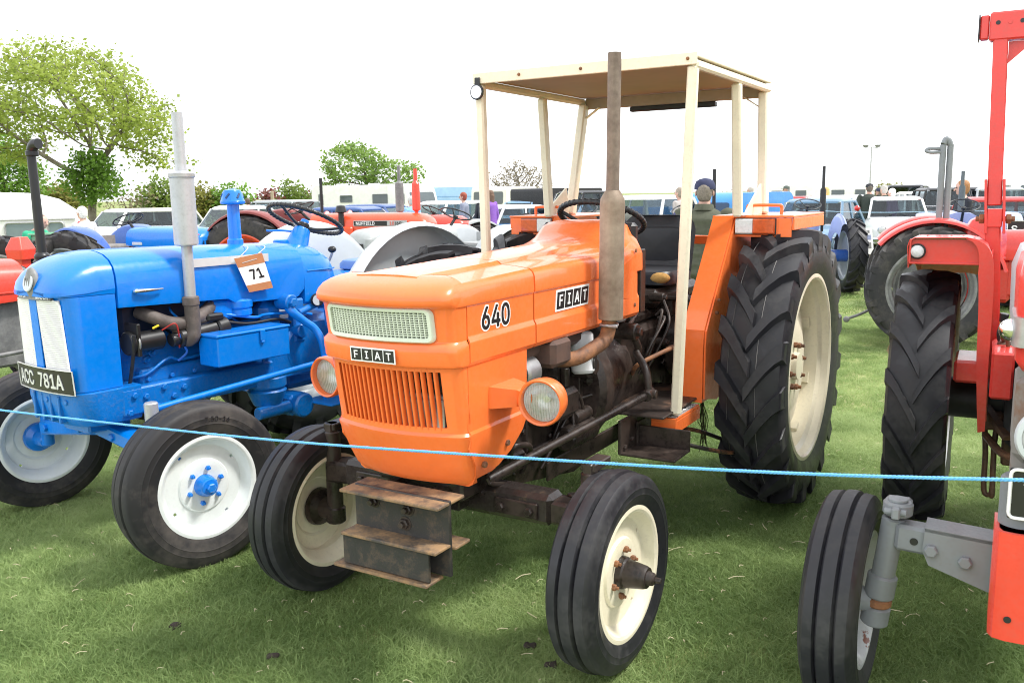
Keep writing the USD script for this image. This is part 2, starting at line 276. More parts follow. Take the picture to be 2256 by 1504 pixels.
M = dict(
    orange=paint('orange_paint', (0.86, 0.172, 0.038), rough=0.27, dirt=0.14, coat=0.45, scale=2.6, wear=((0.55, 0.11, 0.03), 15, 0.74)),
    cream=paint('cream_paint', (0.76, 0.70, 0.53), rough=0.36, dirt=0.3, coat=0.15, scale=5, wear=((0.28, 0.15, 0.07), 9, 0.73)),
    mint=paint('pale_green_paint', (0.66, 0.71, 0.60), rough=0.38, dirt=0.15, coat=0.1),
    black=plain('black_paint', (0.012, 0.012, 0.013), rough=0.35, var=0.2),
    white=plain('white_paint', (0.8, 0.8, 0.79), rough=0.4, var=0.04),
    rubber=two('tyre_rubber', (0.010, 0.010, 0.013), (0.055, 0.053, 0.052), 0.48, 0.84, scale=6, rough=0.5, rough2=0.9, bump=0.25, bd=0.0012),
    rubber_dusty=two('dusty_tyre_rubber', (0.012, 0.0115, 0.0135), (0.105, 0.092, 0.078), 0.46, 0.86, scale=3.2, rough=0.62, rough2=0.9, bump=0.3, bd=0.0012),
    engine=two('oily_dark_engine_paint', (0.013, 0.0095, 0.008), (0.05, 0.034, 0.026), 0.42, 0.72, scale=7, rough=0.3, rough2=0.6, bump=0.5, bd=0.002),
    rust=two('rusty_steel', (0.30, 0.13, 0.055), (0.075, 0.036, 0.022), 0.36, 0.66, scale=9, rough=0.8, rough2=0.62, bump=0.5, bd=0.0015),
    ibeam=two('rusty_black_steel', (0.02, 0.019, 0.018), (0.10, 0.07, 0.045), 0.50, 0.78, scale=18, rough=0.55, rough2=0.85, bump=0.5, bd=0.0015),
    flange=two('rusty_flange_steel', (0.055, 0.048, 0.042), (0.29, 0.175, 0.085), 0.36, 0.64, scale=11, rough=0.6, rough2=0.88, bump=0.5, bd=0.0015),
    axle=two('worn_black_axle', (0.022, 0.017, 0.015), (0.26, 0.15, 0.07), 0.56, 0.80, scale=4, rough=0.42, rough2=0.85, bump=0.5, bd=0.0015),
    muffler=two('brown_muffler', (0.16, 0.11, 0.075), (0.36, 0.29, 0.215), 0.36, 0.72, scale=4, rough=0.55, rough2=0.7, metal=0.25, bump=0.3, bd=0.001),
    pipe=two('dark_brown_pipe', (0.10, 0.07, 0.052), (0.26, 0.205, 0.16), 0.36, 0.7, scale=6, rough=0.5, rough2=0.7, metal=0.3, bump=0.3, bd=0.001),
    chrome=plain('bright_metal', (0.75, 0.75, 0.76), rough=0.14, metal=1.0, var=0.05, bump=0.05),
    steel=plain('grey_steel', (0.42, 0.42, 0.42), rough=0.42, metal=0.8, var=0.2, bump=0.2),
    silver=paint('silver_paint', (0.47, 0.48, 0.50), rough=0.4, dirt=0.35, coat=0.0, metal=0.45, scale=5),
    blue=paint('mid_blue_paint', (0.0, 0.18, 0.66), rough=0.26, dirt=0.15, coat=0.35, scale=2.5),
    bluecast=paint('blue_casting_paint', (0.0, 0.145, 0.50), rough=0.34, dirt=0.45, coat=0.3, scale=5, bump=0.8),
    palegrey=paint('pale_grey_paint', (0.52, 0.55, 0.57), rough=0.33, dirt=0.15, coat=0.25),
    wheelgrey=paint('light_grey_wheel_paint', (0.74, 0.78, 0.77), rough=0.34, dirt=0.15, coat=0.25, scale=6),
    red=paint('tractor_red_paint', (0.63, 0.045, 0.035), rough=0.3, dirt=0.3, coat=0.35, scale=3, wear=((0.12, 0.06, 0.05), 7, 0.74)),
    brightred=paint('bright_red_paint', (0.70, 0.06, 0.035), rough=0.3, dirt=0.2, coat=0.35, scale=3),
    orangered=paint('orange_red_paint', (0.72, 0.085, 0.03), rough=0.3, dirt=0.15, coat=0.35, scale=3),
    darkred=paint('dark_red_paint', (0.2, 0.03, 0.025), rough=0.4, dirt=0.3, coat=0.1),
    mfgrey=paint('axle_grey_paint', (0.20, 0.215, 0.225), rough=0.42, dirt=0.4, coat=0.1, scale=6, wear=((0.16, 0.07, 0.045), 11, 0.69)),
    engrey=two('grey_engine_paint', (0.13, 0.13, 0.13), (0.27, 0.27, 0.26), 0.4, 0.75, scale=7, rough=0.45, rough2=0.6),
    fergrey=paint('tractor_grey_paint', (0.34, 0.36, 0.36), rough=0.4, dirt=0.3, coat=0.1),
    lavender=paint('lavender_blue_paint', (0.30, 0.36, 0.58), rough=0.35, dirt=0.2, coat=0.2),
    darkblue=paint('dark_blue_paint', (0.02, 0.09, 0.38), rough=0.3, dirt=0.2, coat=0.4),
    vinyl=plain('black_vinyl', (0.016, 0.017, 0.021), rough=0.42, var=0.2, scale=60, bump=0.4),
    greyvinyl=plain('grey_brown_vinyl', (0.22, 0.20, 0.18), rough=0.55, var=0.2, scale=30),
    bluevinyl=plain('blue_vinyl', (0.10, 0.21, 0.50), rough=0.4, var=0.08),
    foam=plain('tan_foam', (0.42, 0.24, 0.07), rough=0.9, var=0.4, scale=40, bump=0.8, bd=0.004),
    ply=two('brown_roof_board', (0.32, 0.25, 0.18), (0.44, 0.355, 0.27), 0.3, 0.7, scale=3, rough=0.5, rough2=0.65),
    lens=plain('clear_ribbed_lens', (0.62, 0.63, 0.62), rough=0.16, var=0.15, scale=70, bump=0.5, bd=0.002, coat=0.8),
    amber=plain('amber_lens', (0.50, 0.075, 0.01), rough=0.16, var=0.2, scale=60, bump=0.4, bd=0.002, coat=0.8),
    redlens=plain('red_lens', (0.5, 0.02, 0.015), rough=0.15, var=0.2, coat=0.8),
    reflector=plain('lamp_reflector', (0.8, 0.8, 0.8), rough=0.38, metal=0.75, var=0.12, scale=30, bump=0.3),
    lampglass=glass('lamp_glass', (0.86, 0.88, 0.86), 0.07),
    pane=glass('window_glass', (0.62, 0.68, 0.70), 0.04),
    darkpane=glass('shaded_window_glass', (0.36, 0.39, 0.41), 0.05),
    bluepane=glass('blue_tinted_glass', (0.25, 0.55, 0.80), 0.08),
    filter=plain('white_filter_paint', (0.74, 0.75, 0.76), rough=0.3, var=0.05),
    tread_plate=plain('bare_aluminium', (0.6, 0.58, 0.56), rough=0.4, metal=0.6, var=0.25, scale=25),
    card=plain('white_card', (0.78, 0.78, 0.76), rough=0.6, var=0.04),
    tan=plain('brown_card', (0.42, 0.17, 0.07), rough=0.6, var=0.1),
    string=plain('pale_string', (0.6, 0.56, 0.48), rough=0.8),
    ropeblue=plain('blue_polypropylene', (0.13, 0.42, 0.80), rough=0.38, var=0.12, scale=90, bump=0.6, bd=0.0008),
    copper=plain('red_wire', (0.4, 0.03, 0.02), rough=0.5), yellow=plain('yellow_tape', (0.7, 0.5, 0.02), rough=0.5),
    bluewire=plain('blue_wire', (0.03, 0.15, 0.6), rough=0.5),
    plate=plain('number_plate_black', (0.012, 0.012, 0.012), rough=0.3), platesilver=plain('silver_letters', (0.66, 0.66, 0.66), rough=0.35, metal=0.3),
    wood=plain('weathered_wood', (0.36, 0.29, 0.21), rough=0.85, var=0.3),
)
# ------------------------------------------------------------------ wheels
def tyre_ribbed(o, ax, R, w, rr, n=72, ribs=3):
    """front tyre with circumferential ribs"""
    g = 0.028 * (R / 0.36); prof = [(-.33 * w, rr - .004), (-.40 * w, rr + .004), (-.455 * w, rr + .03), (-.495 * w, rr + .40 * (R - rr)), (-.508 * w, rr + .425 * (R - rr)), (-.499 * w, rr + .45 * (R - rr)), (-.497 * w, rr + .58 * (R - rr)), (-.503 * w, rr + .60 * (R - rr)), (-.490 * w, rr + .63 * (R - rr)), (-.455 * w, R - .034), (-.43 * w, R - .02), (-.37 * w, R - .008)]
    if ribs == 3:
        prof += [(-.20 * w, R - .004), (-.175 * w, R - .010), (-.155 * w, R - .016), (-.13 * w, R - .008), (-.11 * w, R), (0, R + .002)]
    else:
        prof += [(-.24 * w, R - .004), (-.22 * w, R - .014), (-.2 * w, R - .004), (-.05 * w, R), (-.03 * w, R - .01), (0, R - .01)]
    prof += [(-s, r) for s, r in prof[-2::-1]]
    return lathe(prof, o, ax, n)
def tyre_lugged(o, ax, R, w, rr, n=72, N=20, lug=.036, lw=.042, sides=(-1, 1), rake=.30, flip=1):
    """rear tyre with chevron bars"""
    Rc = R - lug; h = Rc - rr; crown = .022
    prof = [(-.36 * w, rr - .004), (-.42 * w, rr + .006), (-.47 * w, rr + .06 * 1), (-.495 * w, rr + .5 * h), (-.48 * w, rr + .74 * h), (-.43 * w, Rc - crown), (-.3 * w, Rc - crown * .42), (-.12 * w, Rc - crown * .06), (0, Rc)]
    prof += [(-s, r) for s, r in prof[-2::-1]]
    g = G(lathe(prof, o, ax, n)); a, u, v = frame(ax)
    # angle measured from +X (local forward) up to +Z
    fx, fz = V(1, 0, 0), V(0, 0, 1); fx = unit(fx - a * (fx @ a)); fz = unit(np.cross(a, fx)); fz = fz if fz[2] > 0 else -fz
    T = [-.06, .25, .55, .8, .98]
    for sd in sides:
        for k in range(N):
            a0 = 2 * PI * (k + (0 if sd > 0 else .5)) / N; rows = []
            for t in T + [1.04, 1.07]:
                tt = min(t, .98); y = sd * (.5 * w) * (tt * .97); th = a0 + rake * (1 - (1 - max(tt, 0)) ** 1.3 if tt > 0 else 1.3 * tt)
                cr_ = crown * (abs(y) / (.43 * w)) ** 2
                rt, rb = R - cr_ * .9, Rc - cr_ * 1.15 - .012
                if t > 1.0: rt, rb, y = (Rc - crown - .012, Rc - crown - .07, sd * .485 * w) if t > 1.05 else (R - crown * 1.25 - .012, Rc - crown - .05, sd * .495 * w)
                hw_t, hw_b = lw / 2 / R * (1.0 + .25 * tt), lw / 2 / R * (1.35 + .5 * tt)
                rows.append([(y, th - hw_b, rb), (y, th - hw_t, rt), (y, th + hw_t, rt), (y, th + hw_b, rb)])
            loops = [[V(*o) + a * (p[0]) + p[2] * (math.cos(p[1]) * fx + math.sin(p[1]) * fz) for p in row] for row in rows]
            g.add(loft(loops))
    return g
def disc_plate(o, ax, r0, r1, t, holes=(), slots=()):
    """flat annulus with holes; holes: (r, angle, size), slots: (r, angle, half-angle, width)"""
    P = Point(0, 0).buffer(r1, 48).difference(Point(0, 0).buffer(r0, 24))
    cut = []
    for r, an, s in holes:
        c, q = math.cos(an), math.sin(an); cut.append(Polygon([(r * c + s * (i * c - j * q), r * q + s * (i * q + j * c)) for i, j in ((-1, -1), (1, -1), (1, 1), (-1, 1))]))
    for r, an, ha, wd in slots:
        T = np.linspace(an - ha, an + ha, 9); cut.append(Polygon([((r - wd) * math.cos(t), (r - wd) * math.sin(t)) for t in T] + [((r + wd) * math.cos(t), (r + wd) * math.sin(t)) for t in T[::-1]]))
    if cut: P = P.difference(unary_union(cut))
    v, f = prism(P, -t / 2, t / 2, 'xy'); a, u, w = frame(ax)
    return V(*o) + v[:, :1] * u + v[:, 1:2] * w + v[:, 2:] * a, f
def front_wheel(parent, o, ax, R, w, rr, rim, hubm, boltm, tyrem=None, outer=1, detail=True, label=None, hubstyle='cone', N=72, discs=.012):
    """o: wheel centre; ax points to the tractor's left; outer: +1 if the dished outer face looks along ax"""
    a = unit(ax) * outer; e = V(*o)
    rp = [(.40 * w, rr + .016), (.425 * w, rr + .014), (.43 * w, rr + .004), (.40 * w, rr - .006), (.33 * w, rr - .010), (.22 * w, rr - .022), (.17 * w, rr - .036), (-.1 * w, rr - .04), (-.22 * w, rr - .03), (-.3 * w, rr - .018), (-.40 * w, rr - .006), (-.43 * w, rr + .004), (-.42 * w, rr + .016)]
    g = G(lathe(rp, e, a, N))
    g.add(lathe([(s, r - .004) for s, r in rp[::-1]], e, a, N))
    s0 = .09 * w + discs
    if detail:
        g.add(disc_plate(e + a * s0, a, .55 * rr, rr - .03, .006, [(.80 * rr, PI / 2 * k + .62, .008) for k in range(4)], [(rr * .885, PI / 2 * k + .2, .26, .007) for k in range(4)]))
    else:
        g.add(lathe([(0, .5 * rr), (0, rr - .03)], e + a * s0, a, N))
    g.add(lathe([(s0 - .002, .57 * rr), (s0 + .012, .52 * rr), (s0 + .016, .40 * rr), (s0 + .010, .30 * rr), (s0 + .010, .02)], e, a, 40))
    g.add(lathe([(s0 - .006, .57 * rr), (s0 + .004, .52 * rr), (s0 + .004, .02)], e, a, 40))
    wl = put(parent, 'front_wheel', g, rim, 30, label)
    put(wl, 'tyre', tyre_ribbed(e, a, R, w, rr, N), tyrem or M['rubber'], 40)
    h = G()
    if hubstyle == 'cone':
        h.add(lathe([(s0, .06), (s0 + .03, .056), (s0 + .036, .05), (s0 + .10, .041), (s0 + .112, .036), (s0 + .112, .026), (s0 + .132, .022), (s0 + .138, .015), (s0 + .138, 0)], e, a, 28))
        h.add(hexnut(e + a * (s0 + .138), a, .010, .022))
    else:
        h.add(lathe([(s0, .052), (s0 + .025, .05), (s0 + .03, .047), (s0 + .055, .044), (s0 + .064, .036), (s0 + .066, 0)], e, a, 28)); h.add(hexnut(e + a * (s0 + .064), a, .022, .02))
    h.add(lathe([(s0 - .01, .36 * rr), (s0 - .02, .36 * rr), (s0 - .035, .34 * rr), (s0 - .05, .2 * rr), (s0 - .11, .18 * rr), (s0 - .13, .12 * rr), (s0 - .13, 0)], e, a, 28))
    put(wl, 'hub', h, hubm, 35)
    _, u, v = frame(a); nb = 6 if hubstyle != 'cone' else 6
    for k in range(nb):
        t = 2 * PI * k / nb + .3; c = e + a * (s0 + .012) + .36 * rr * (math.cos(t) * u + math.sin(t) * v)
        b = G(hexnut(c, a, .0115, .017)); b.add(cyl(c, c + a * .026, .006, n=8)); put(wl, 'wheel_bolt', b, boltm, 20)
    return wl
def rear_wheel(parent, o, ax, R, w, rr, rim, boltm, tyrem=None, outer=1, N=20, n=80, hubr=.13, discs=-.05, label=None, lw=.042, lugs=True, rake=.30, lug=.036, parts=True):
    a = unit(ax) * outer; e = V(*o)
    rp = [(.41 * w, rr + .022), (.435 * w, rr + .02), (.44 * w, rr + .006), (.41 * w, rr - .004), (.30 * w, rr - .014), (.24 * w, rr - .034), (.10 * w, rr - .04), (-.2 * w, rr - .04), (-.27 * w, rr - .016), (-.41 * w, rr - .004), (-.44 * w, rr + .006), (-.42 * w, rr + .022)]
    g = G(lathe(rp, e, a, n)); g.add(lathe([(s, r - .005) for s, r in rp[::-1]], e, a, n))
    s0 = discs
    g.add(lathe([(s0 - .03, rr - .055), (s0 - .03, rr - .075), (s0 - .008, rr - .10), (s0, rr - .14), (s0 + .01, rr * .55), (s0 + .03, rr * .48), (s0 + .034, hubr * 1.3), (s0 + .034, .01)], e, a, n))
    g.add(lathe([(s0 + .026, .01), (s0 + .02, rr * .48), (s0 - .008, rr - .13), (s0 - .038, rr - .06)], e, a, n))
    wl = put(parent, 'rear_wheel', g, rim, 30, label)
    put(wl, 'tyre', tyre_lugged(e, a if True else a, R, w, rr, n, N, lw=lw, rake=rake, lug=lug), tyrem or M['rubber'], 28)
    if parts:
        _, u, v = frame(a)
        h = G(lathe([(s0 + .03, hubr * .62), (s0 + .06, hubr * .6), (s0 + .062, 0)], e, a, 28)); h.add(cyl(e - a * .02 + a * s0, e + a * (s0 - .25), .09, n=20)); put(wl, 'hub', h, boltm if boltm is not M['rust'] else rim, 35)
        for k in range(8):
            t = 2 * PI * k / 8 + .2; c = e + a * (s0 + .034) + hubr * (math.cos(t) * u + math.sin(t) * v)
            b = G(hexnut(c, a, .016, .018)); b.add(cyl(c, c + a * .034, .009, n=8)); put(wl, 'wheel_bolt', b, boltm, 20)
        for k in range(8):
            t = 2 * PI * k / 8 + .45; d = math.cos(t) * u + math.sin(t) * v; q = np.cross(a, d); c = e + d * (rr - .052) + a * (.02 * w)
            b = G(hexa([c + d * sd * .014 + q * i * .03 + a * j * .035 for sd in (-1, 1) for i, j in ((-1, -1), (1, -1), (1, 1), (-1, 1))])); put(wl, 'rim_lug', b, rim, 20)
    return wl
def steering_wheel(parent, o, axis, R, mat=None, r=.014, spokes=3, rim_n=56, hubm=None, grip=True, spin=0.0):
    a, u, v = frame(axis); e = V(*o); t = np.linspace(0, 2 * PI, rim_n, endpoint=False)
    rr_ = r * (1 + (.12 * np.sign(np.sin(t * 24)) if grip else 0))
    sw = put(parent, 'steering_wheel', tube(np.array([e + R * (math.cos(x) * u + math.sin(x) * v) for x in t]), r, 10, 0, True), mat or M['black'], 50)
    if grip:
        g = G()
        for x in np.linspace(0, 2 * PI, 44, endpoint=False): g.add(sphere(e + R * (math.cos(x) * u + math.sin(x) * v), r * 1.22, 5))
        put(sw, 'grip_ridges', g, mat or M['black'], 60)
    for k in range(spokes):
        x = 2 * PI * k / spokes + spin; d = math.cos(x) * u + math.sin(x) * v
        put(sw, 'spoke', tube([e - a * .05, e - a * .045 + d * R * .4, e + d * R], [r * .95, r * .7, r * .7], 8, 4), mat or M['black'], 50)
    put(sw, 'boss', G(lathe([(-.075, .02), (-.06, .032), (-.035, .036), (-.025, .03), (-.022, 0)], e, a, 18)), hubm or mat or M['black'], 40)
    return sw
# ------------------------------------------------------------------ the orange tractor
FI = thing('orange_tractor', 'orange tractor with cream canopy frame, tall brown exhaust and cream wheels', 'tractor', (0.8111, 5.087, 0), -2.1103)
OR, CR, EN = M['orange'], M['cream'], M['engine']
wax = V(math.sin(.0258), math.cos(.0258), 0)
front_wheel(FI, (2.06, .682, .354), wax, .3544, .176, .227, CR, M['engine'], M['rust'], outer=1)
front_wheel(FI, (2.06, -.682, .354), wax, .3544, .176, .227, CR, M['engine'], M['rust'], outer=-1)
rear_wheel(FI, (0, .758, .738), (0, 1, 0), .738, .325, .475, CR, M['rust'], outer=1, hubr=.12, discs=.02, lw=.068, N=19, rake=.28, lug=.044)
rear_wheel(FI, (0, -.758, .738), (0, 1, 0), .738, .325, .475, CR, M['rust'], outer=-1, hubr=.12, discs=.02, lw=.068, N=19, rake=.28, lug=.044)
# --- nose panel: horizontal sections
ZS = [(.655, 2.300, .235), (.664, 2.335, .252), (.69, 2.362, .264), (.75, 2.392, .276), (.81, 2.416, .285), (.845, 2.430, .2905), (.858, 2.434, .2905), (.868, 2.424, .284), (.885, 2.424, .283),
      (.98, 2.440, .283), (1.085, 2.456, .283), (1.098, 2.458, .283), (1.104, 2.478, .291), (1.112, 2.485, .293), (1.15, 2.491, .293), (1.172, 2.493, .291), (1.186, 2.474, .284), (1.19, 2.473, .283),
      (1.30, 2.490, .283), (1.306, 2.506, .286), (1.316, 2.520, .289), (1.335, 2.522, .289), (1.352, 2.512, .286), (1.370, 2.492, .277), (1.383, 2.465, .262), (1.394, 2.43, .24), (1.402, 2.40, .21)]
def nose_loop(Xc, hw, back, inset=0.0):
    ys = np.concatenate([-hw + .03 * (1 - np.cos(np.linspace(0, PI / 2, 6))), np.linspace(-hw + .05, hw - .05, 15), hw - .03 * (1 - np.cos(np.linspace(PI / 2, 0, 6)))])
    P = []
    for i, y in enumerate(ys):
        e = max(0, abs(y) - (hw - .03)) / .03
        P.append((Xc - inset - .80 * y * y - .03 * (1 - math.sqrt(max(0, 1 - e * e))), y))
    return [(back, -hw)] + P + [(back, hw)]
def xcen(z): return np.interp(z, [q[0] for q in ZS], [q[1] for q in ZS])
outer_n = loft([[(x, y, z) for x, y in nose_loop(X, hw, 2.345 - (.06 if z < .80 else 0), 0)] for z, X, hw in ZS])
inner_n = loft([[(x, y, z) for x, y in nose_loop(X, hw - .010, 2.2, .016)] for z, X, hw in [(ZS[0][0] + .012,) + ZS[1][1:]] + ZS[2:-2] + [(1.385, 2.43, .24)]])
nose = man(outer_n) - man(inner_n)
slot = lambda pts, y0, y1: man(prism(pts, y0, y1, 'xz'))
nose = nose - slot([(2.2, .888), (2.7, .888), (2.7, 1.086), (2.2, 1.086)], -.222, .222)
nose = nose - man(G(loft([[(x, y, z) for y, z in rrect(-.222, .222, 1.188, 1.302, .02)] for x in (2.2, 2.7)])))
np_ = put(FI, 'nose_panel', nose, OR, 28)
for k in range(20):
    y = -.214 + .428 * (k + .5) / 20
    if k == 0: continue
    y = -.222 + .444 * k / 20
    z = np.array([.878, .99, 1.096]); x = np.interp(z, [q[0] for q in ZS], [q[1] for q in ZS]) - .80 * y * y
    put(np_, 'slat', loft([[(x[i] + dx, y + dy, z[i]) for dx, dy in ((-.016, -.0055), (-.004, -.0055), (.0, -.003), (.0, .003), (-.004, .0055), (-.016, .0055))] for i in range(3)]), OR, 40)
# slot surround lip
def on_nose(y, z, off=0.0): return V(xcen(z) - .80 * y * y + off, y, z)
# --- mint grille
gfr = G(); lp = rrect(-.224, .224, 1.186, 1.304, .024, 6); lp2 = rrect(-.206, .206, 1.203, 1.290, .012, 6)
def gx(y, z): return 2.487 + (z - 1.245) * .16 - .80 * y * y
def dens(l): return np.vstack([np.linspace(l[i], l[(i + 1) % len(l)], 6, endpoint=False) for i in range(len(l))])
D1, D2 = dens(lp), dens(lp2)
loops = [[(gx(y, z) + o, y, z) for y, z in L] for L, o in ((D1, -.03), (D1, .004), ((D1 * .7 + D2 * .3), .010), (D2, .006), (D2, -.03))]
gf = put(FI, 'grille', loft(loops, cap=False), M['mint'], 40)
for k in range(1, 11):
    z = 1.203 + .087 * k / 11; ys = np.linspace(-.208, .208, 13)
    put(gf, 'grille_bar', loft([[(gx(y, z) + a, y, z + b) for a, b in ((-.024, -.0016), (-.001, -.0016), (-.001, .0016), (-.024, .0016))] for y in ys]), M['mint'], 30)
for k in range(1, 27):
    y = -.206 + .412 * k / 27
    put(gf, 'grille_bar', loft([[(gx(y, z) + a, y + b, z) for a, b in ((-.022, -.0017), (.0, -.0017), (.0, .0017), (-.022, .0017))] for z in (1.20, 1.292)]), M['mint'], 30)
put(FI, 'radiator_core', [bx(2.30, 2.36, -.25, .25, .82, 1.32), bx(2.36, 2.375, -.12, .2, .87, 1.0)], EN)
put(FI, 'oil_cooler', [bx(2.365, 2.39, -.05, .21, .83, .985, .01), bx(2.362, 2.388, -.08, .215, .985, 1.0)], M['steel'])
# --- hood: sections along X
def hood_loop(X, zt, zs, yw, crown, z0=1.304):
    """half outline from the lower edge up to the centre, mirrored"""
    h = [(yw, z0), (yw + .002, z0 + .012), (yw, zs - .028), (yw - .007, zs - .012), (yw - .022, zs), (yw - .08, zs + .25 * (zt - zs)), (.145, zs + .45 * (zt - zs)), (.128, zt - .004), (.06, zt), (0, zt)]
    full = h + [(-y, z) for y, z in h[-2::-1]]
    return [(X, y, z) for y, z in full]
hs1 = [(2.405, 1.404, 1.372, .286), (2.38, 1.407, 1.377, .288), (2.2, 1.412, 1.383, .289), (2.0, 1.418, 1.389, .289), (1.898, 1.421, 1.392, .289)]
put(FI, 'front_hood', loft([hood_loop(X, a, b, w, 0) for X, a, b, w in hs1]), OR, 28)
hs2 = [(1.8885, 1.421, 1.392, .2895), (1.7, 1.426, 1.396, .29), (1.45, 1.434, 1.40, .29), (1.30, 1.440, 1.402, .29), (1.18, 1.445, 1.404, .29), (1.08, 1.455, 1.406, .291), (1.01, 1.485, 1.41, .292), (.955, 1.52, 1.415, .293), (.90, 1.536, 1.418, .293), (.86, 1.540, 1.418, .292)]
def cowl_loop(X, zt, zs, yw):
    k = np.clip((1.25 - X) / .35, 0, 1); z0 = 1.304
    base = np.array(hood_loop(X, zt, zs, yw, 0, z0))
    h = [(yw, z0), (yw + .002, z0 + .012), (yw, zs - .035), (yw - .012, zs - .005), (yw - .03, zs + .03 * k), (yw - .055, zs + .42 * (zt - zs)), (.215, zs + .78 * (zt - zs)), (.185, zt - .010), (.12, zt), (0, zt)]
    full = np.array([(X, y, z) for y, z in h + [(-y, z) for y, z in h[-2::-1]]])
    return base * (1 - k) + full * k
put(FI, 'rear_hood', loft([cowl_loop(*q) for q in hs2]), OR, 28)
# --- side panels (both sides), 4 mm sheet with a raised lower band
def side(xs, prof, sgn, t=.006):
    grid = [[(x, sgn * y, z) for y, z in prof(x)] for x in xs]
    return shell(grid[::-1] if sgn > 0 else grid, t)
pr_up = lambda x: [(.283, 1.302), (.2845, 1.296), (.2845, 1.204), (.286, 1.196), (.293, 1.184), (.294, 1.176), (.294, 1.112), (.291, 1.106), (.284, 1.100), (.280, 1.094)]
sg = lambda z: 2.345 if z >= .8 else 2.285
for s in (1, -1):
    put(FI, 'side_panel', side([2.341, 2.2, 2.0, 1.897], pr_up, s), OR, 25)
    pr2 = lambda x: [(y, z if z > 1.2 else z + .012 * max(0, (1.3 - x)) * 0) for y, z in pr_up(x)]
    put(FI, 'side_panel', side([1.887, 1.7, 1.5, 1.3, 1.1, .96, .93, .90], pr2, s), OR, 25)
    # lower cheek: narrows to the rear-bottom
    zz = [1.096, 1.0, .90, .872, .862, .852, .80, .74, .70, .685]
    yy = [.283, .283, .283, .284, .291, .2915, .287, .279, .268, .262]
    xr = [1.945, 1.948, 1.952, 1.955, 1.957, 1.960, 1.99, 2.06, 2.13, 2.17]; xf = [2.342] * 7 + [2.30, 2.286, 2.284]
    grid = [[(xf[i] * (1 - u) + xr[i] * u, s * yy[i], zz[i]) for i in range(len(zz))] for u in np.linspace(0, 1, 6)]
    ck = put(FI, 'lower_cheek', shell(grid[::-1] if s > 0 else grid, .007), OR, 25)
    for px_, pz in ((2.10, .775), (2.255, .735)): put(ck, 'rusty_bolt', hexnut((px_, s * .281, pz), (0, s, 0), .012, .012), M['rust'], 20)
    # cowl corner trims
    put(FI, 'cowl_inset', prism([(.925, 1.17), (1.12, 1.2), (1.13, 1.33), (.935, 1.385)], min(s * .289, s * .2935), max(s * .289, s * .2935), 'xz'), OR, 25)
    for px_, pz in ((.955, 1.15), (.945, 1.40)): put(FI, 'cowl_screw', hexnut((px_, s * .294, pz), (0, s, 0), .010, .006), M['rust'], 20)
put(FI, 'cowl_back', bx(.80, .862, -.285, .285, 1.10, 1.40), EN)
put(FI, 'dashboard', [bx(.80, .858, -.25, .25, 1.38, 1.525, .02)], M['black'])
# --- lettering
def logo(parent, name, o, ex, ey, w, h, slant=0.0):
    """white plate with four black tiles and white letters"""
    ex, ey = unit(ex), unit(ey); ez = np.cross(ex, ey)
    def q(x0, x1, y0, y1, z, t):
        v, f = bx(x0, x1, y0, y1, z, z + t, 0); v = v.copy(); v[:, 0] += slant * v[:, 1]; return onto((v, f), o, ex, ey)
    p = put(parent, name, q(-w / 2, w / 2, -h / 2, h / 2, 0, .002), M['white'], False)
    m = h * .10; tw = (w - m * 5) / 4
    for i, ch in enumerate('FIAT'):
        x0 = -w / 2 + m + i * (tw + m)
        put(p, 'tile', q(x0, x0 + tw, -h / 2 + m, h / 2 - m, .002, .0012), M['black'], False)
        t = text(ch, h * .5, .001, True); v = t[0].copy(); wd = v[:, 0].max() - v[:, 0].min(); v[:, 0] += x0 + tw / 2 - v[:, 0].min() - wd / 2; v[:, 1] -= h * .25; v[:, 2] += .0034; v[:, 0] += slant * v[:, 1]
        put(p, 'letter', onto((v, t[1]), o, ex, ey), M['white'], False)
    return p
logo(FI, 'front_badge', on_nose(0, 1.140, .003) + V(0, 0, 0), (0, 1, 0), (.06, 0, 1), .192, .050)
logo(FI, 'side_badge', (1.572, .2850, 1.250), (-1, 0, 0), (0, 0, 1), .292, .084, .14)
lg = text('640', .074, .0015, True, 1.0)
def outline(s, h, grow, sx):
    v, f = text(s, h, .0008, True, sx); polys = [Polygon(v[t][:, :2]) for t in f if abs(np.cross(v[t][1] - v[t][0], v[t][2] - v[t][0])[2]) > 1e-9]
    return prism(unary_union(polys).buffer(grow, 3), 0, .0008, 'xy')
put(FI, 'number_outline', onto(outline('640', .074, .006, 1.0), (2.265, .2852, 1.212), (-1, 0, 0.0), (0, 0, 1)), M['white'], False)
put(FI, 'number', onto((lg[0] + V(0, 0, .0008), lg[1]), (2.265, .2852, 1.212), (-1, 0, 0.0), (0, 0, 1)), M['black'], False)
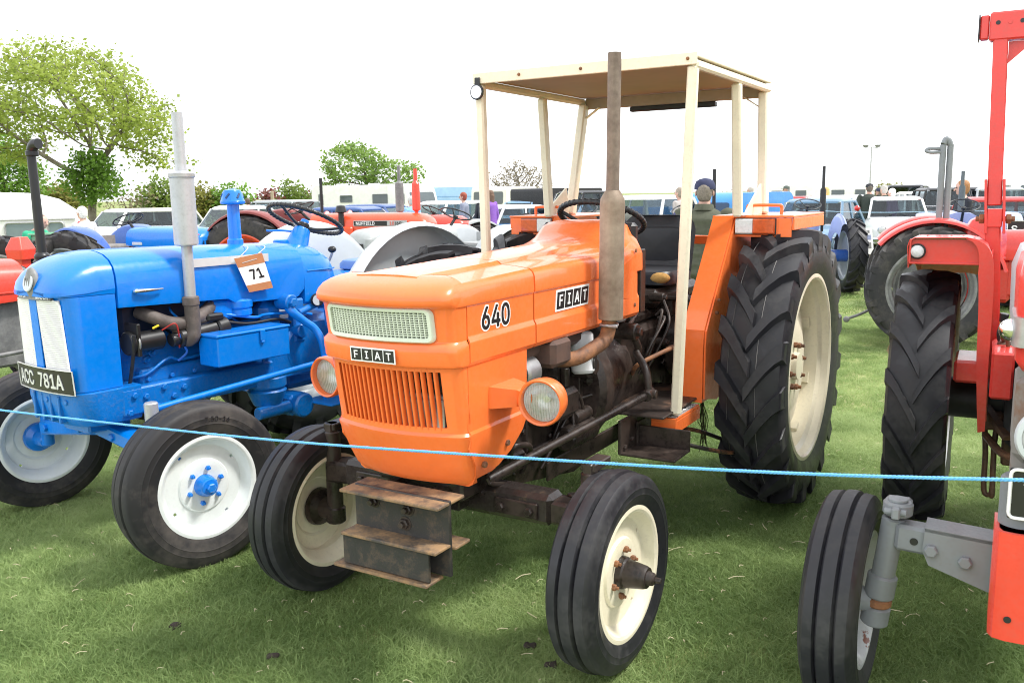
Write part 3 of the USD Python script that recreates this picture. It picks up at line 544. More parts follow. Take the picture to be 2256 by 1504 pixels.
# --- headlights on side arms
for s in (1, -1):
    c = V(2.165, s * .480, .968); ax = unit((1, s * .10, -.03))
    hl = put(FI, 'headlight', [lathe([(.046, .072), (.05, .078), (.043, .083), (.02, .082), (-.02, .076), (-.055, .060), (-.08, .038), (-.088, 0)], c, ax, 40), lathe([(.046, .072), (.0, .070)], c, ax, 40)], OR, 40)
    put(hl, 'reflector', lathe([(.024, .070), (-.01, .057), (-.03, .036), (-.036, .012), (-.012, .012), (-.012, 0)], c, ax, 36), M['reflector'], 50)
    put(hl, 'lens', lathe([(.024, .071), (.034, .057), (.040, .032), (.043, .0)], c, ax, 36), M['lampglass'], 50)
    bl = G(); _, u, v = frame(ax)
    for k in range(-6, 7): bl.add(tube([c + ax * (.044 - .5 * (k * .010) ** 2 * 4 - .01 * abs(q)) + u * k * .0095 + v * math.sqrt(max(.0, .064 ** 2 - (k * .0095) ** 2)) * q for q in (-1, 0, 1)], .0013, 5, 3))
    put(hl, 'lens_rib', bl, M['lampglass'], 50)
    put(FI, 'headlight_arm', loft([[(2.13 + a * k1, s * y, .965 + b * k2) for a, b in ((-1, -1), (1, -1), (1, 1), (-1, 1))] for y, k1, k2 in ((.28, .085, .04), (.30, .082, .038), (.375, .05, .03), (.385, .035, .022), (.425, .032, .02))]), OR, 25)
# --- exhaust
ex = put(FI, 'exhaust_muffler', lathe([(1.135, .03), (1.14, .050), (1.145, .052), (1.62, .052), (1.64, .050), (1.665, .036), (1.675, .030)], (1.40, .36, 0), (-.018, .006, 1), 32), M['muffler'], 40)
put(ex, 'tail_pipe', [lathe([(1.66, .0275), (2.222, .0275), (2.222, .024), (2.1, .024)], (1.40, .36, 0), (-.018, .006, 1), 24)], M['pipe'], 40)
put(ex, 'seam', bar((1.42 - .02, .413, 1.15), (1.39 - .02, .42, 1.62), .006, .004), M['muffler'])
put(FI, 'exhaust_elbow', tube([(1.385, .362, 1.15), (1.387, .36, 1.10), (1.41, .352, 1.055), (1.48, .33, 1.025), (1.56, .30, 1.00), (1.63, .25, 1.0), (1.68, .2, 1.02)], .031, 18, 6), M['rust'], 50)
put(FI, 'exhaust_clamp', [tube([(1.385 + .036 * math.cos(t), .362 + .036 * math.sin(t), 1.118) for t in np.linspace(0, 2 * PI, 24, endpoint=False)], .006, 8, 0, True), cyl((1.43, .38, 1.118), (1.43, .42, 1.118), .006, n=8)], M['steel'], 40)
put(FI, 'exhaust_manifold', [bx(1.30, 1.90, .17, .24, 1.03, 1.11, .02), bx(1.60, 1.76, .2, .30, .985, 1.10, .02)], two('brown_manifold', (.10, .055, .04), (.055, .035, .03), .4, .7, 8, .7), 30)
# --- engine and gearbox
put(FI, 'engine_block', [bx(1.28, 2.28, -.19, .17, .62, 1.06, .02), bx(1.32, 2.26, -.16, .14, 1.06, 1.22, .02)], EN)
put(FI, 'oil_pan', prism([(1.22, .64), (2.22, .64), (2.22, .56), (1.75, .50), (1.30, .42), (1.22, .43)], -.15, .15, 'xz'), EN, 25)
put(FI, 'bell_housing', [cyl((1.29, 0, .80), (1.16, 0, .80), .30, n=32), cyl((1.16, 0, .80), (.80, 0, .80), .27, .24, n=32)], EN, 35)
put(FI, 'gearbox', [bx(.10, .92, -.2, .2, .60, 1.0, .03), bx(.3, .86, -.16, .16, 1.0, 1.06, .02), bx(-.3, .3, -.24, .24, .52, 1.08, .04)], EN)
put(FI, 'rear_axle_housing', [cyl((0, -.62, .738), (0, .62, .738), .115, n=24), cyl((0, .2, .738), (0, .35, .738), .21, .15, n=24), cyl((0, -.35, .738), (0, -.2, .738), .15, .21, n=24)], EN, 35)
put(FI, 'oil_filter', [cyl((1.355, .215, 1.075), (1.375, .235, .895), .052, n=28, bev=.012)], M['filter'], 35)
put(FI, 'filter_print', [bx(1.37, 1.38, .285, .2865, .92, .98, 0), bx(1.345, 1.365, .2862, .2872, .915, .985, 0)], M['black'])
put(FI, 'oil_filter_base', [cyl((1.33, .17, .92), (1.33, .26, .92), .055, n=24), cyl((1.33, .26, .92), (1.33, .275, .92), .036, n=20), bx(1.22, 1.31, .14, .24, .82, 1.02, .02)], EN, 35)
put(FI, 'alternator', [cyl((1.80, .21, .985), (1.90, .21, .985), .062, n=26), bx(1.90, 1.93, .17, .25, .90, 1.03, .01)], M['steel'], 30)
put(FI, 'fan_belt', tube([(1.915 , .21 + .05 * math.cos(t), .985 + .062 * math.sin(t)) for t in np.linspace(0, 2 * PI, 20, endpoint=False)], .009, 6, 0, True), M['rubber'], 40)
put(FI, 'starter_motor', [cyl((1.30, .23, .64), (1.55, .23, .64), .052, n=20), cyl((1.32, .23, .715), (1.46, .23, .715), .028, n=16)], EN, 35)
put(FI, 'injection_pump', [bx(1.45, 1.72, .16, .26, .74, .86, .02), cyl((1.5, .21, .86), (1.5, .21, .94), .02, n=12), cyl((1.6, .21, .86), (1.6, .21, .92), .018, n=12), cyl((1.68, .2, .8), (1.78, .2, .8), .05, n=16)], EN, 30)
rg = np.random.default_rng(5)
for k in range(26):
    x, z = rg.uniform(1.1, 2.2), rg.uniform(.58, .98); put(FI, 'engine_bolt', hexnut((x, .172, z), (0, 1, 0), rg.uniform(.009, .015), .014), EN, 20)
for k in range(9):
    x, z = rg.uniform(1.2, 2.1), rg.uniform(.62, .9); put(FI, 'engine_pipe', tube([(x, .19, z), (x + rg.uniform(-.1, .1), .24, z + rg.uniform(-.06, .08)), (x + rg.uniform(-.25, .1), .22, z + rg.uniform(-.12, .12)), (x + rg.uniform(-.3, .1), .18, z - .1)], rg.uniform(.006, .012), 8), EN, 50)
put(FI, 'engine_rib', [bx(1.3, 2.2, .165, .185, .615, .64), bx(1.75, 1.79, .165, .19, .6, .95), bx(1.3, 1.34, .165, .2, .6, 1.0), bx(2.0, 2.03, .16, .185, .6, .9)], EN)
# driver area: control block, levers, pedals
put(FI, 'lift_cover', [bx(-.25, .42, -.2, .2, 1.06, 1.16, .03), bx(.1, .34, .16, .27, 1.0, 1.12, .02), cyl((.2, .2, 1.05), (.2, .32, 1.05), .05, n=18), cyl((.35, -.1, 1.12), (.35, .28, 1.12), .018, n=10)], EN, 30)
for k in range(14):
    x, z, y = rg.uniform(-.05, .62), rg.uniform(.86, 1.14), rg.uniform(.18, .3); put(FI, 'valve_fitting', [cyl((x, y - .05, z), (x, y + .03, z), rg.uniform(.014, .035), n=12), hexnut((x, y + .03, z), (0, 1, 0), .014, .014)], EN, 30)
for k in range(7):
    x = rg.uniform(.05, .6); put(FI, 'hydraulic_pipe', tube([(x, .25, rg.uniform(1.0, 1.14)), (x + .1, .32, rg.uniform(.95, 1.1)), (x + rg.uniform(.1, .25), .29, .9), (x + .2, .24, .78)], .007, 8), EN, 50)
put(FI, 'steering_box_arm', tube([(1.02, .26, 1.04), (.98, .30, 1.0), (.94, .31, .94), (.96, .31, .92), (1.02, .38, .86), (1.03, .40, .76)], .018, 12, 5), EN, 50)
put(FI, 'steering_shaft_boss', [cyl((1.0, .2, 1.03), (1.0, .33, 1.03), .04, n=18), hexnut((1.0, .33, 1.03), (0, 1, 0), .022, .02), cyl((1.0, .26, 1.03), (.75, .22, 1.10), .02, n=12)], EN, 30)
put(FI, 'brake_pedal', [tube([(.85, .24, .80), (.92, .30, .86), (.75, .36, .90), (.62, .36, .90)], .011, 8), bx(.56, .64, .33, .40, .89, .905)], M['rust'], 40)
put(FI, 'gear_lever', [tube([(.55, .05, 1.06), (.56, .05, 1.25), (.62, .08, 1.38)], .009, 8), sphere((.62, .08, 1.39), .022, 8)], M['black'], 50)
put(FI, 'brake_drum', [cyl((.30, .24, .86), (.30, .46, .86), .17, n=32, bev=.02), cyl((.30, .46, .86), (.30, .49, .86), .05, n=16)], EN, 35)
# --- drag link to the front axle, tie rod, axle beam, kingpins
put(FI, 'drag_link', [cyl((1.04, .405, .752), (2.16, .235, .645), .0165, n=14), cyl((1.0, .40, .753), (1.08, .407, .75), .026, n=14), cyl((1.02, .38, .75), (1.02, .435, .75), .022, n=14)], EN, 40)
put(FI, 'tie_rod', [cyl((1.97, -.55, .55), (1.97, .55, .55), .014, n=12), cyl((1.96, .48, .50), (1.96, .48, .57), .022, n=12)], EN, 40)
ab = put(FI, 'front_axle_beam', [bar((2.06, -.50, .545), (2.06, .47, .545), .11, .115, bev=.018), bar((2.10, -.12, .57), (2.10, .12, .57), .16, .12)], M['axle'])
for s in (1, -1):
    put(ab, 'slider', bar((2.06, s * .40, .542), (2.06, s * .615, .53), .085, .09, bev=.012), EN); put(ab, 'plate', bar((2.122, s * .24, .54), (2.122, s * .42, .54), .012, .06, bev=.004), EN)
for y in (.27, .39, -.27, -.39): put(ab, 'axle_bolt', hexnut((2.128, y, .54), (1, 0, 0), .016, .016), EN, 20)
put(FI, 'pivot_bracket', [bx(1.96, 2.22, -.08, .08, .60, .68, .01), bx(1.8, 2.26, -.19, .19, .58, .66, .01)], EN)
for s in (1, -1):
    put(FI, 'kingpin', [cyl((2.06, s * .60, .70), (2.06, s * .60, .36), .034, n=20), cyl((2.06, s * .60, .69), (2.06, s * .60, .735), .03, n=6), bx(1.95, 2.08, s * .60 - .03, s * .60 + .03, .705, .735), cyl((2.06, s * .60, .37), (2.06, s * .60, .30), .042, n=20), cyl((2.06, s * .60, .354), (2.06, s * .68, .354), .035, n=16)], EN, 35)
    put(FI, 'steering_arm', tube([(2.06, s * .6, .56), (2.0, s * .58, .555), (1.96, s * .5, .55)], .02, 8), EN, 40)
# --- weight bracket made of two steel channels, rusty edges
ib = put(FI, 'tow_bracket', [bx(2.43, 2.445, -.15, .262, .385, .655, .003)], M['ibeam'])
for z0, x0, x1, y0, y1 in ((.645, 2.35, 2.51, -.165, .262), (.497, 2.435, 2.53, -.15, .262), (.376, 2.435, 2.535, -.185, .225), (.485, 2.34, 2.43, -.13, .275)):
    put(ib, 'flange', bx(x0, x1, y0, y1, z0 - .006, z0 + .006, .003), M['flange'])
put(ib, 'web', bx(2.507, 2.518, -.15, .225, .385, .49, .002), M['ibeam'])
for y, z in ((-.06, .605), (.09, .60), (.075, .545)): put(ib, 'bracket_bolt', [hexnut((2.445, y, z), (1, 0, 0), .019, .016), cyl((2.445, y, z), (2.475, y, z), .011, n=10), cyl((2.443, y, z), (2.448, y, z), .026, n=16)], EN, 20)
put(ib, 'mounting_arm', [bx(2.2, 2.43, -.10, -.06, .56, .64), bx(2.2, 2.43, .10, .14, .56, .64)], EN)
# --- fenders
for s in (1, -1):
    yb = lambda a, c: (min(s * a, s * c), max(s * a, s * c))
    path = [(.20, 1.536), (.642, 1.0), (.652, .93), (.654, .642)]
    fd = put(FI, 'fender', prism(path + [(.56, .642), (.56, .90), (.52, .99), (.10, 1.536)], *yb(.415, .525), 'xz'), OR, 25, label='left fender with slanting front leg beside the driver' if s > 0 else None)
    put(fd, 'side_plate', prism([(.185, 1.535), (.63, .995), (.640, .92), (.642, .66), (.45, .62), (-.45, .9), (-.55, 1.40), (-.35, 1.52)], *yb(.527, .535), 'xz'), OR, 25)
    put(fd, 'top_plate', bx(-.50, .20, *yb(.41, .83), 1.527, 1.539, .003), OR)
    put(fd, 'outer_lip', bx(-.50, .19, *yb(.818, .83), 1.465, 1.526, .002), OR)
    put(fd, 'front_lip', bx(.188, .200, *yb(.53, .818), 1.43, 1.526, .002), OR)
    put(fd, 'foot', bx(.66, .985, *yb(.395, .517), .624, .636, .002), OR)
    put(fd, 'foot_front', bx(.973, .987, *yb(.395, .517), .585, .636, .002), OR)
    put(fd, 'foot_side', bx(.655, .973, *yb(.505, .518), .565, .624, .002), OR)
    put(fd, 'foot_hook', bx(.94, .96, *yb(.40, .42), .51, .622, .002), OR)
    tp = put(fd, 'tread_plate', bx(.665, .97, *yb(.40, .512), .636, .640, .001), M['tread_plate'])
    for i in range(9):
        for j in range(3):
            x, y = .685 + i * .033, s * (.42 + j * .036); an = .7 if (i + j) % 2 else -.7
            put(tp, 'stud', bar((x - .012 * math.cos(an), y - .012 * math.sin(an), .641), (x + .012 * math.cos(an), y + .012 * math.sin(an), .641), .006, .003, bev=.001), M['tread_plate'])
    put(FI, 'rubber_mount', cyl((.90, s * .46, .545), (.90, s * .46, .62), .038, n=18), M['rubber'])
    put(FI, 'mount_plate', bx(.80, .97, *yb(.41, .51), .525, .545), EN)
    lx = .205
    put(fd, 'lamp_housing', bx(.17, lx, *yb(.532, .755), 1.437, 1.526, .006), OR)
    put(fd, 'lamp_gasket', bx(lx, lx + .006, *yb(.537, .745), 1.443, 1.526, .001), M['black'])
    put(fd, 'clear_lens', loft([[(lx + .004 + a, s * (.5405 + .088 * u), z) for u, z in zip((0, 1, 1, 0), (1.447 + b, 1.447 + b, 1.522 - b, 1.522 - b))] for a, b in ((-.006, 0), (.012, 0), (.018, .006))]), M['lens'], 25)
    put(fd, 'amber_lens', loft([[(lx + .004 + a, s * (.630 + (.11 - b) * u), z) for u, z in zip((0, 1, 1, 0), (1.447 + b, 1.447 + b, 1.522 - b, 1.522 - b))] for a, b in ((-.006, 0), (.012, 0), (.018, .006))]), M['amber'], 25)
    put(fd, 'grab_handle', tube([(.09, s * .56, 1.54), (.08, s * .56, 1.578), (.08, s * .575, 1.588), (.06, s * .715, 1.588), (.055, s * .73, 1.578), (.055, s * .73, 1.54)], .0085, 8, 3), OR, 50)
    for x, z in ((.47, 1.13), (.50, 1.07)): put(fd, 'fender_bolt', hexnut((x, s * .535, z), (0, s, 0), .009, .014), M['rust'], 20)
put(FI, 'rear_cross_bar', bx(-.33, -.29, -.47, .47, 1.36, 1.41), OR)
# --- platform, side box under the floor, step
put(FI, 'floor_plate', [bx(.40, 1.10, .2, .50, .655, .667), bx(.40, 1.10, -.50, -.2, .655, .667)], two('worn_floor_plate', (.03, .022, .018), (.17, .09, .05), .5, .72, 4, .5, rough2=.8))
put(FI, 'floor_hanger', [bx(1.03, 1.22, .33, .345, .50, .66), bx(1.03, 1.22, .34, .60, .50, .512), bx(.62, 1.75, .25, .262, .52, .60), bx(.5, 1.05, .345, .357, .46, .62), bx(1.02, 1.03, .33, .6, .50, .60)], EN)
for x, z in ((1.1, .55), (1.18, .53)): put(FI, 'hanger_bolt', hexnut((x, .345, z), (0, 1, 0), .012, .012), EN, 20)
put(FI, 'step_loop', tube([(.98, .40, .56), (.92, .47, .52), (.84, .55, .475), (.62, .66, .40), (.50, .68, .392), (.45, .65, .40), (.46, .60, .41), (.62, .50, .49), (.82, .42, .55)], .010, 10, 5), two('worn_step_rod', (.02, .016, .014), (.35, .15, .07), .5, .7, 5, .5), 50)
# --- steering wheel, seat
steering_wheel(FI, (.62, -.03, 1.535), unit((-.42, 0, .91)), .215, M['black'], .0135, 3, spin=.5)
put(FI, 'steering_column', cyl((.65, -.03, 1.49), (.84, -.03, 1.28), .028, n=14), M['black'], 40)
def cushion(x0, x1, y0, y1, z, h, r): return loft([[(x, y, zz) for x, y in rrect(x0 + o, x1 - o, y0 + o, y1 - o, r, 6)] for zz, o in ((z, .02), (z + .01, 0), (z + h - .03, 0), (z + h - .008, .015), (z + h, .05))])
st = put(FI, 'seat', cushion(-.06, .36, -.23, .23, 1.17, .085, .09), M['vinyl'], 35)
bk = []
for i, t in enumerate(np.linspace(0, 1, 9)):
    z = 1.20 + .335 * t; hw = .225 - .05 * max(0, t - .75) / .25 * 1.2 * max(0, t - .75) / .25; x = -.05 - .10 * t
    bk.append([(x + .035 * math.cos(a) * (1 if t < .95 else .5) + .05 * (abs(math.sin(a)) ** 3) , hw * math.sin(a), z) for a in np.linspace(0, 2 * PI, 24, endpoint=False)])
put(st, 'backrest', loft(bk), M['vinyl'], 50)
put(st, 'back_pad', loft([[(x + a, y, z) for y, z in rrect(-.16 + o, .16 - o, 1.26 + o, 1.47 - o, .05, 5)] for a, o, x in ((0, 0, -.05), (.012, .012, -.05))]), M['vinyl'], 40)
put(st, 'torn_foam', sphere((.33, .17, 1.215), .05, 10, (.8, 1.2, .6)), M['foam'], 60)
put(st, 'seat_base', [bx(-.02, .30, -.15, .15, 1.10, 1.165, .01), bx(.0, .26, -.13, .13, 1.04, 1.11, .01), cyl((.28, -.18, 1.12), (.28, .19, 1.12), .012, n=8), tube([(.30, .10, 1.14), (.34, .13, 1.10), (.33, .1, 1.06)], .008, 6)], M['black'], 30)
# --- canopy
roof = put(FI, 'canopy_roof', bx(-.27, .955, -.572, .572, 2.240, 2.252, .003), CR)
put(roof, 'roof_board', bx(-.24, .93, -.55, .55, 2.228, 2.2385, .002), M['ply'])
put(roof, 'front_rail', bx(.945, .957, -.575, .575, 2.205, 2.258, .003), CR)
for s in (1, -1): put(roof, 'side_rail', bx(-.26, .943, s * .56 - .018, s * .56 + .018, 2.190, 2.228, .010), CR)
put(roof, 'rear_rail', bx(-.265, -.235, -.54, .54, 2.165, 2.228, .004), M['ply'])
put(roof, 'rear_strip', bx(-.275, -.235, -.25, .27, 2.135, 2.163, .004), M['black'])
for y in (-.31, .02, .17, .535): put(roof, 'roof_bolt', sphere((.958, y, 2.232), .008, 6), M['rust'], 50)
for s in (1, -1):
    put(FI, 'canopy_post', bar((.925, s * .55, 2.205), (.955, s * .505, .65), .045, .042, (1, 0, 0), .008), CR)
    put(FI, 'canopy_post', bar((.29, s * .55, 2.19), (.22, s * .55, 1.535), .046, .046, (1, 0, 0), .008), CR)
    pp = put(FI, 'canopy_post', [bar((-.225, s * .545, 2.19), (-.12, s * .585, 1.54), .05, .06, (1, 0, 0), .008)], CR)
    put(pp, 'gusset', prism([(-.09, 1.54), (.22, 1.54), (.19, 1.565), (-.06, 1.70)], s * .585 - .005, s * .585 + .005, 'xz'), CR)
    put(pp, 'brace', bar((-.22, s * .53, 2.11), (-.22, s * .44, 2.17), .03, .006, (0, 0, 1)), CR)
tb = put(FI, 'round_tax_disc_holder', [cyl((.962, -.545, 2.165), (.974, -.545, 2.165), .038, n=28), bx(.960, .966, -.560, -.530, 2.195, 2.235)], M['black'], 30)
put(tb, 'paper_disc', cyl((.974, -.545, 2.165), (.976, -.545, 2.165), .031, n=28), M['chrome'], 30)

for s_, w_ in ((.035, .0035), (-.10, .002)): put(FI, 'mould_line', lathe([(s_ - w_ / 2, .692), (s_, .6955), (s_ + w_ / 2, .692)], (0, .758, .738), (0, 1, 0), 96), plain('pale_rubber_scuff', (.22, .21, .2), rough=.8), 40)

rw_ = random.Random(4)
put(FI, 'trailing_grass', [tube([(.46 + rw_.uniform(-.02, .02), .46, .60), (.46 + rw_.uniform(-.03, .03), .47 + rw_.uniform(-.02, .02), .50), (.45 + rw_.uniform(-.04, .04), .47 + rw_.uniform(-.03, .03), .40 + rw_.uniform(-.06, .05))], .0022, 4, 3) for _ in range(16)], plain('withered_grass', (.09, .10, .04), rough=.9), 40)
# ------------------------------------------------------------------ the blue tractor on the left
BL = thing('blue_tractor', 'bright blue tractor with silver upright exhaust, white grilles, white front wheels and black number plate', 'tractor', (-.84, 5.998, 0), -2.198)
B1, BC = M['blue'], M['bluecast']
bax = V(-math.sin(.128), math.cos(.128), 0) * V(-1, 1, 1)
front_wheel(BL, (2.03, .731, .383), bax, .383, .19, .225, M['wheelgrey'], B1, B1, M['rubber_dusty'], outer=1, hubstyle='cap')
front_wheel(BL, (2.03, -.731, .383), bax, .383, .19, .225, M['wheelgrey'], B1, B1, M['rubber_dusty'], outer=-1, hubstyle='cap')
for s in (1, -1): rear_wheel(BL, (.2, s * .70, .69), (0, 1, 0), .69, .33, .44, M['wheelgrey'], B1, M['rubber'], outer=s, N=18, discs=.0, lw=.05)
# hood
def bh(X, zt, zb, w, r=.10):
    h = [(w, zb), (w + .003, zb + .02), (w + .004, zt - r * 1.7), (w, zt - r * 1.15), (w - .012, zt - r * .75), (w - .04, zt - r * .42), (w - .085, zt - r * .18), (w - .14, zt - r * .05), (.05, zt), (0, zt)]
    return [(X, y, z) for y, z in h + [(-y, z) for y, z in h[-2::-1]]]
put(BL, 'hood', loft([bh(2.066, 1.432, 1.165, .240), bh(1.9, 1.431, 1.16, .241), bh(1.6, 1.426, 1.15, .242), bh(1.45, 1.422, 1.145, .242), bh(1.40, 1.42, 1.115, .243), bh(1.2, 1.415, 1.11, .243), bh(.98, 1.41, 1.11, .243), bh(.93, 1.407, 1.15, .242)]), B1, 35)
put(BL, 'fuel_tank', loft([bh(.925, 1.404, 1.06, .238, .12), bh(.85, 1.40, 1.05, .238, .13), bh(.74, 1.385, 1.06, .228, .14), bh(.66, 1.355, 1.09, .20, .13), bh(.62, 1.32, 1.13, .16, .1), bh(.605, 1.28, 1.18, .10, .05)]), B1, 40)
put(BL, 'tank_seam', tube([(.90, .240, 1.25), (.75, .232, 1.25), (.66, .205, 1.25)], .005, 6, 4), B1, 50)
put(BL, 'filler_cap', [cyl((.83, -.06, 1.39), (.83, -.06, 1.42), .045, n=22)], B1, 35)
nl = []
for X, zt, w, zb in ((2.076, 1.432, .240, 1.235), (2.15, 1.425, .240, 1.235), (2.21, 1.41, .238, 1.24), (2.26, 1.388, .232, 1.245), (2.295, 1.362, .222, 1.25), (2.32, 1.335, .205, 1.255), (2.342, 1.30, .17, 1.26), (2.352, 1.275, .12, 1.262)):
    zb = 1.2365; nl.append(bh(X, zt, zb, w, min(.10, (zt - zb) * .55)))
put(BL, 'nose_cowl', loft(nl), B1, 40)
def bn(Xc, hw, back, r=.05):
    ys = np.concatenate([-hw + r * (1 - np.cos(np.linspace(0, PI / 2, 7))), np.linspace(-hw + r + .02, hw - r - .02, 13), hw - r * (1 - np.cos(np.linspace(PI / 2, 0, 7)))]); P = [(back, -hw)]
    for y in ys:
        e = max(0, abs(y) - (hw - r)) / r; P.append((Xc - .55 * y * y - r * (1 - math.sqrt(max(0, 1 - e * e))), y))
    return P + [(back, hw)]
put(BL, 'radiator_cowl', loft([[(x, y, z) for x, y in bn(X, w, 2.08)] for z, X, w in ((.792, 2.318, .243), (.80, 2.320, .244), (1.0, 2.327, .244), (1.20, 2.330, .243), (1.234, 2.33, .242))]), B1, 40)
def fx_(y, z, o=0.0): return 2.322 + (z - .9) * .025 - .55 * y * y + o
for y0, y1 in ((.048, .205), (-.205, -.048)):
    pts = [(y0, .80), (y1, .80), (y1 - .012 * np.sign(y1) * 0, 1.19)]
    def quadY(u, z): w = y0 + (y1 - y0) * u; k = (z - .80) / .42; return w + (.02 * k if y0 > 0 else -.02 * k) * (1 - abs(2 * u - 1)) * 0 + (-.018 * k if y0 > 0 else .018 * k)
    gp = put(BL, 'grille', shell([[(fx_(quadY(u, z), z, .004), quadY(u, z), z) for u in np.linspace(0, 1, 7)] for z in np.linspace(.80, 1.222, 8)], .003), plain('grille_backing', (.46, .47, .48), rough=.5), 30)
    fr = [(quadY(u, .80), .80) for u in np.linspace(0, 1, 5)] + [(quadY(1, z), z) for z in np.linspace(.82, 1.2, 8)] + [(quadY(u, 1.222), 1.222 - .01 * (u < .1 or u > .9)) for u in np.linspace(.95, .05, 5)] + [(quadY(0, z), z) for z in np.linspace(1.2, .82, 8)]
    put(gp, 'frame', tube([(fx_(y, z, .008), y, z) for y, z in fr], .005, 6, 0, True), M['white'], 40)
    mg = G()
    for u in np.linspace(0, 1, 23): mg.add(bar((fx_(quadY(u, .81), .81, .010), quadY(u, .81), .81), (fx_(quadY(u, 1.215), 1.215, .010), quadY(u, 1.215), 1.215), .0036, .002, (1, 0, 0), 0))
    for z in np.linspace(.81, 1.215, 46):
        for ua, ub in ((0, .5), (.5, 1)): mg.add(bar((fx_(quadY(ua, z), z, .011), quadY(ua, z), z), (fx_(quadY(ub, z), z, .011), quadY(ub, z), z), .005, .002, (1, 0, 0), 0))
    put(gp, 'mesh', mg, M['white'], False, kind='stuff')
put(BL, 'centre_strip', shell([[(fx_(y, z, .007), y, z) for y in np.linspace(-.04, .025, 3)] for z in np.linspace(.80, 1.23, 4)], .006), B1, 30)
# badge and lettering on the nose
bd = put(BL, 'nose_badge', [shell([[(2.338 - .55 * y * y + (1.275 - z) * .25, y, z) for y in np.linspace(-.15, .15, 15)] for z in (1.222, 1.255)], -.012), sphere((2.335, 0, 1.292), .062, 12, (.42, .8, 1.25))], M['engrey'], 40)
put(bd, 'emblem', [lathe([(.0, .043), (.004, .04), (.006, .0)], (2.356, 0, 1.30), (1, 0, .22), 28)], M['palegrey'], 40)
for k in range(3): put(bd, 'emblem_mark', [bar((2.3635 - .0 , -.018 + .018 * k, 1.285), (2.359, -.018 + .018 * k, 1.322), .006, .002, (1, 0, 0), 0)], M['engrey'])
def bent(s, h, sx, yc, zc, fn, mat, parent, name, bold=True, t=.002):
    v, f = text(s, h, t, bold, sx); y = v[:, 0] - (v[:, 0].max() + v[:, 0].min()) / 2 + yc; z = v[:, 1] - h / 2 + zc
    put(parent, name, (np.stack([fn(y, z) + v[:, 2], y, z], 1), f), mat, False)
nbx = lambda y, z: 2.3395 - .55 * y * y + (1.275 - z) * .25
bent('MAJOR', .020, 1.0, .092, 1.238, nbx, M['white'], bd, 'lettering'); bent('SUPER', .018, .9, -.085, 1.238, nbx, M['white'], bd, 'lettering')
# number plate, bent round the nose
pf = lambda y, z, o=0: 2.340 - .40 * y * y + (z - .84) * .05 + o
npz = [(y, z) for y in np.linspace(-.25, .25, 17) for z in (.788, .902)]
pl = put(BL, 'number_plate', shell([[(pf(y, z), y, z) for z in (.788, .845, .902)] for y in np.linspace(-.25, .25, 17)], -.004), M['plate'], 30)
edge = [(y, .788) for y in np.linspace(-.25, .25, 15)] + [(y, .902) for y in np.linspace(.25, -.25, 15)]
put(pl, 'border', tube([(pf(y, z, .005), y, z) for y, z in edge], .0032, 5, 0, True), M['platesilver'], 40)
def plate_text(s, h, sx, yc):
    v, f = text(s, h, .003, True, sx); y = v[:, 0] - (v[:, 0].max() + v[:, 0].min()) / 2 + yc; z = v[:, 1] - h / 2 + .845
    put(pl, 'characters', (np.stack([pf(y, z, .0045) + v[:, 2], y, z], 1), f), M['platesilver'], False)
plate_text('ACC', .066, .80, -.140); plate_text('781A', .066, .84, .085)
# front casting and frame rails
put(BL, 'front_casting', loft([[(x, y, z) for x, y in bn(X, w, 2.0, .07)] for z, X, w in ((.615, 2.26, .225), (.625, 2.29, .25), (.66, 2.31, .262), (.74, 2.325, .266), (.785, 2.325, .266), (.79, 2.315, .256))]), BC, 35)
for y in (-.12, -.045, .03, .105): put(BL, 'casting_rib', bx(2.29, 2.328, y - .008, y + .008, .64, .77, .004), BC)
for y in (-.16, .0, .15): put(BL, 'casting_bolt', hexnut((fx_(y, .75) - .0, y, .745), (1, 0, 0), .014, .012), BC, 20)
for s in (1, -1):
    fr = put(BL, 'frame_rail', [bx(1.2, 2.10, s * .255 - .012, s * .255 + .012, .645, .772, .006), bx(1.2, 2.1, min(s * .2, s * .26), max(s * .2, s * .26), .76, .774, .004), bx(.95, 1.25, s * .235 - .012, s * .235 + .012, .66, .80, .006)], BC)
    for x, z in ((2.04, .74), (1.98, .725), (1.88, .755), (1.83, .70), (1.92, .665), (1.77, .735), (1.99, .655), (2.07, .66), (1.79, .67)): put(fr, 'rail_bolt', hexnut((x, s * .267, z), (0, s, 0), .015, .014), BC, 20)
# engine
put(BL, 'engine_block', [bx(1.12, 2.0, -.15, .135, .66, 1.0, .02), bx(1.2, 1.95, .13, .185, .70, .84, .01), bx(1.05, 1.2, -.2, .2, .62, 1.1, .04)], BC)
put(BL, 'cylinder_head', bx(1.12, 2.0, -.12, .12, 1.0, 1.28, .02), plain('oily_blue_black', (.006, .018, .05), rough=.5))
for k in range(12): put(BL, 'engine_stud', hexnut((1.2 + .065 * k, .192, .73 + .06 * (k % 2)), (0, 1, 0), .012, .014), BC, 20)
put(BL, 'gearbox', [bx(.1, 1.06, -.18, .18, .56, .98, .04), bx(-.25, .3, -.24, .24, .5, 1.0, .05), cyl((.2, -.62, .69), (.2, .62, .69), .10, n=20), cyl((.95, .16, .80), (.95, .25, .80), .15, n=28), cyl((.55, .15, .62), (.55, .30, .62), .13, n=26), cyl((1.05, .10, .50), (1.05, .34, .50), .07, n=20), bx(.98, 1.12, .15, .3, .44, .56, .02)], BC, 35)
put(BL, 'air_cleaner', [cyl((1.35, .19, .98 + .10), (1.35, .19, 1.135), .075, n=26), cyl((1.35, .19, 1.04), (1.35, .19, 1.085), .07, n=26), bx(1.40, 1.56, .12, .22, 1.03, 1.14, .015)], B1, 35)
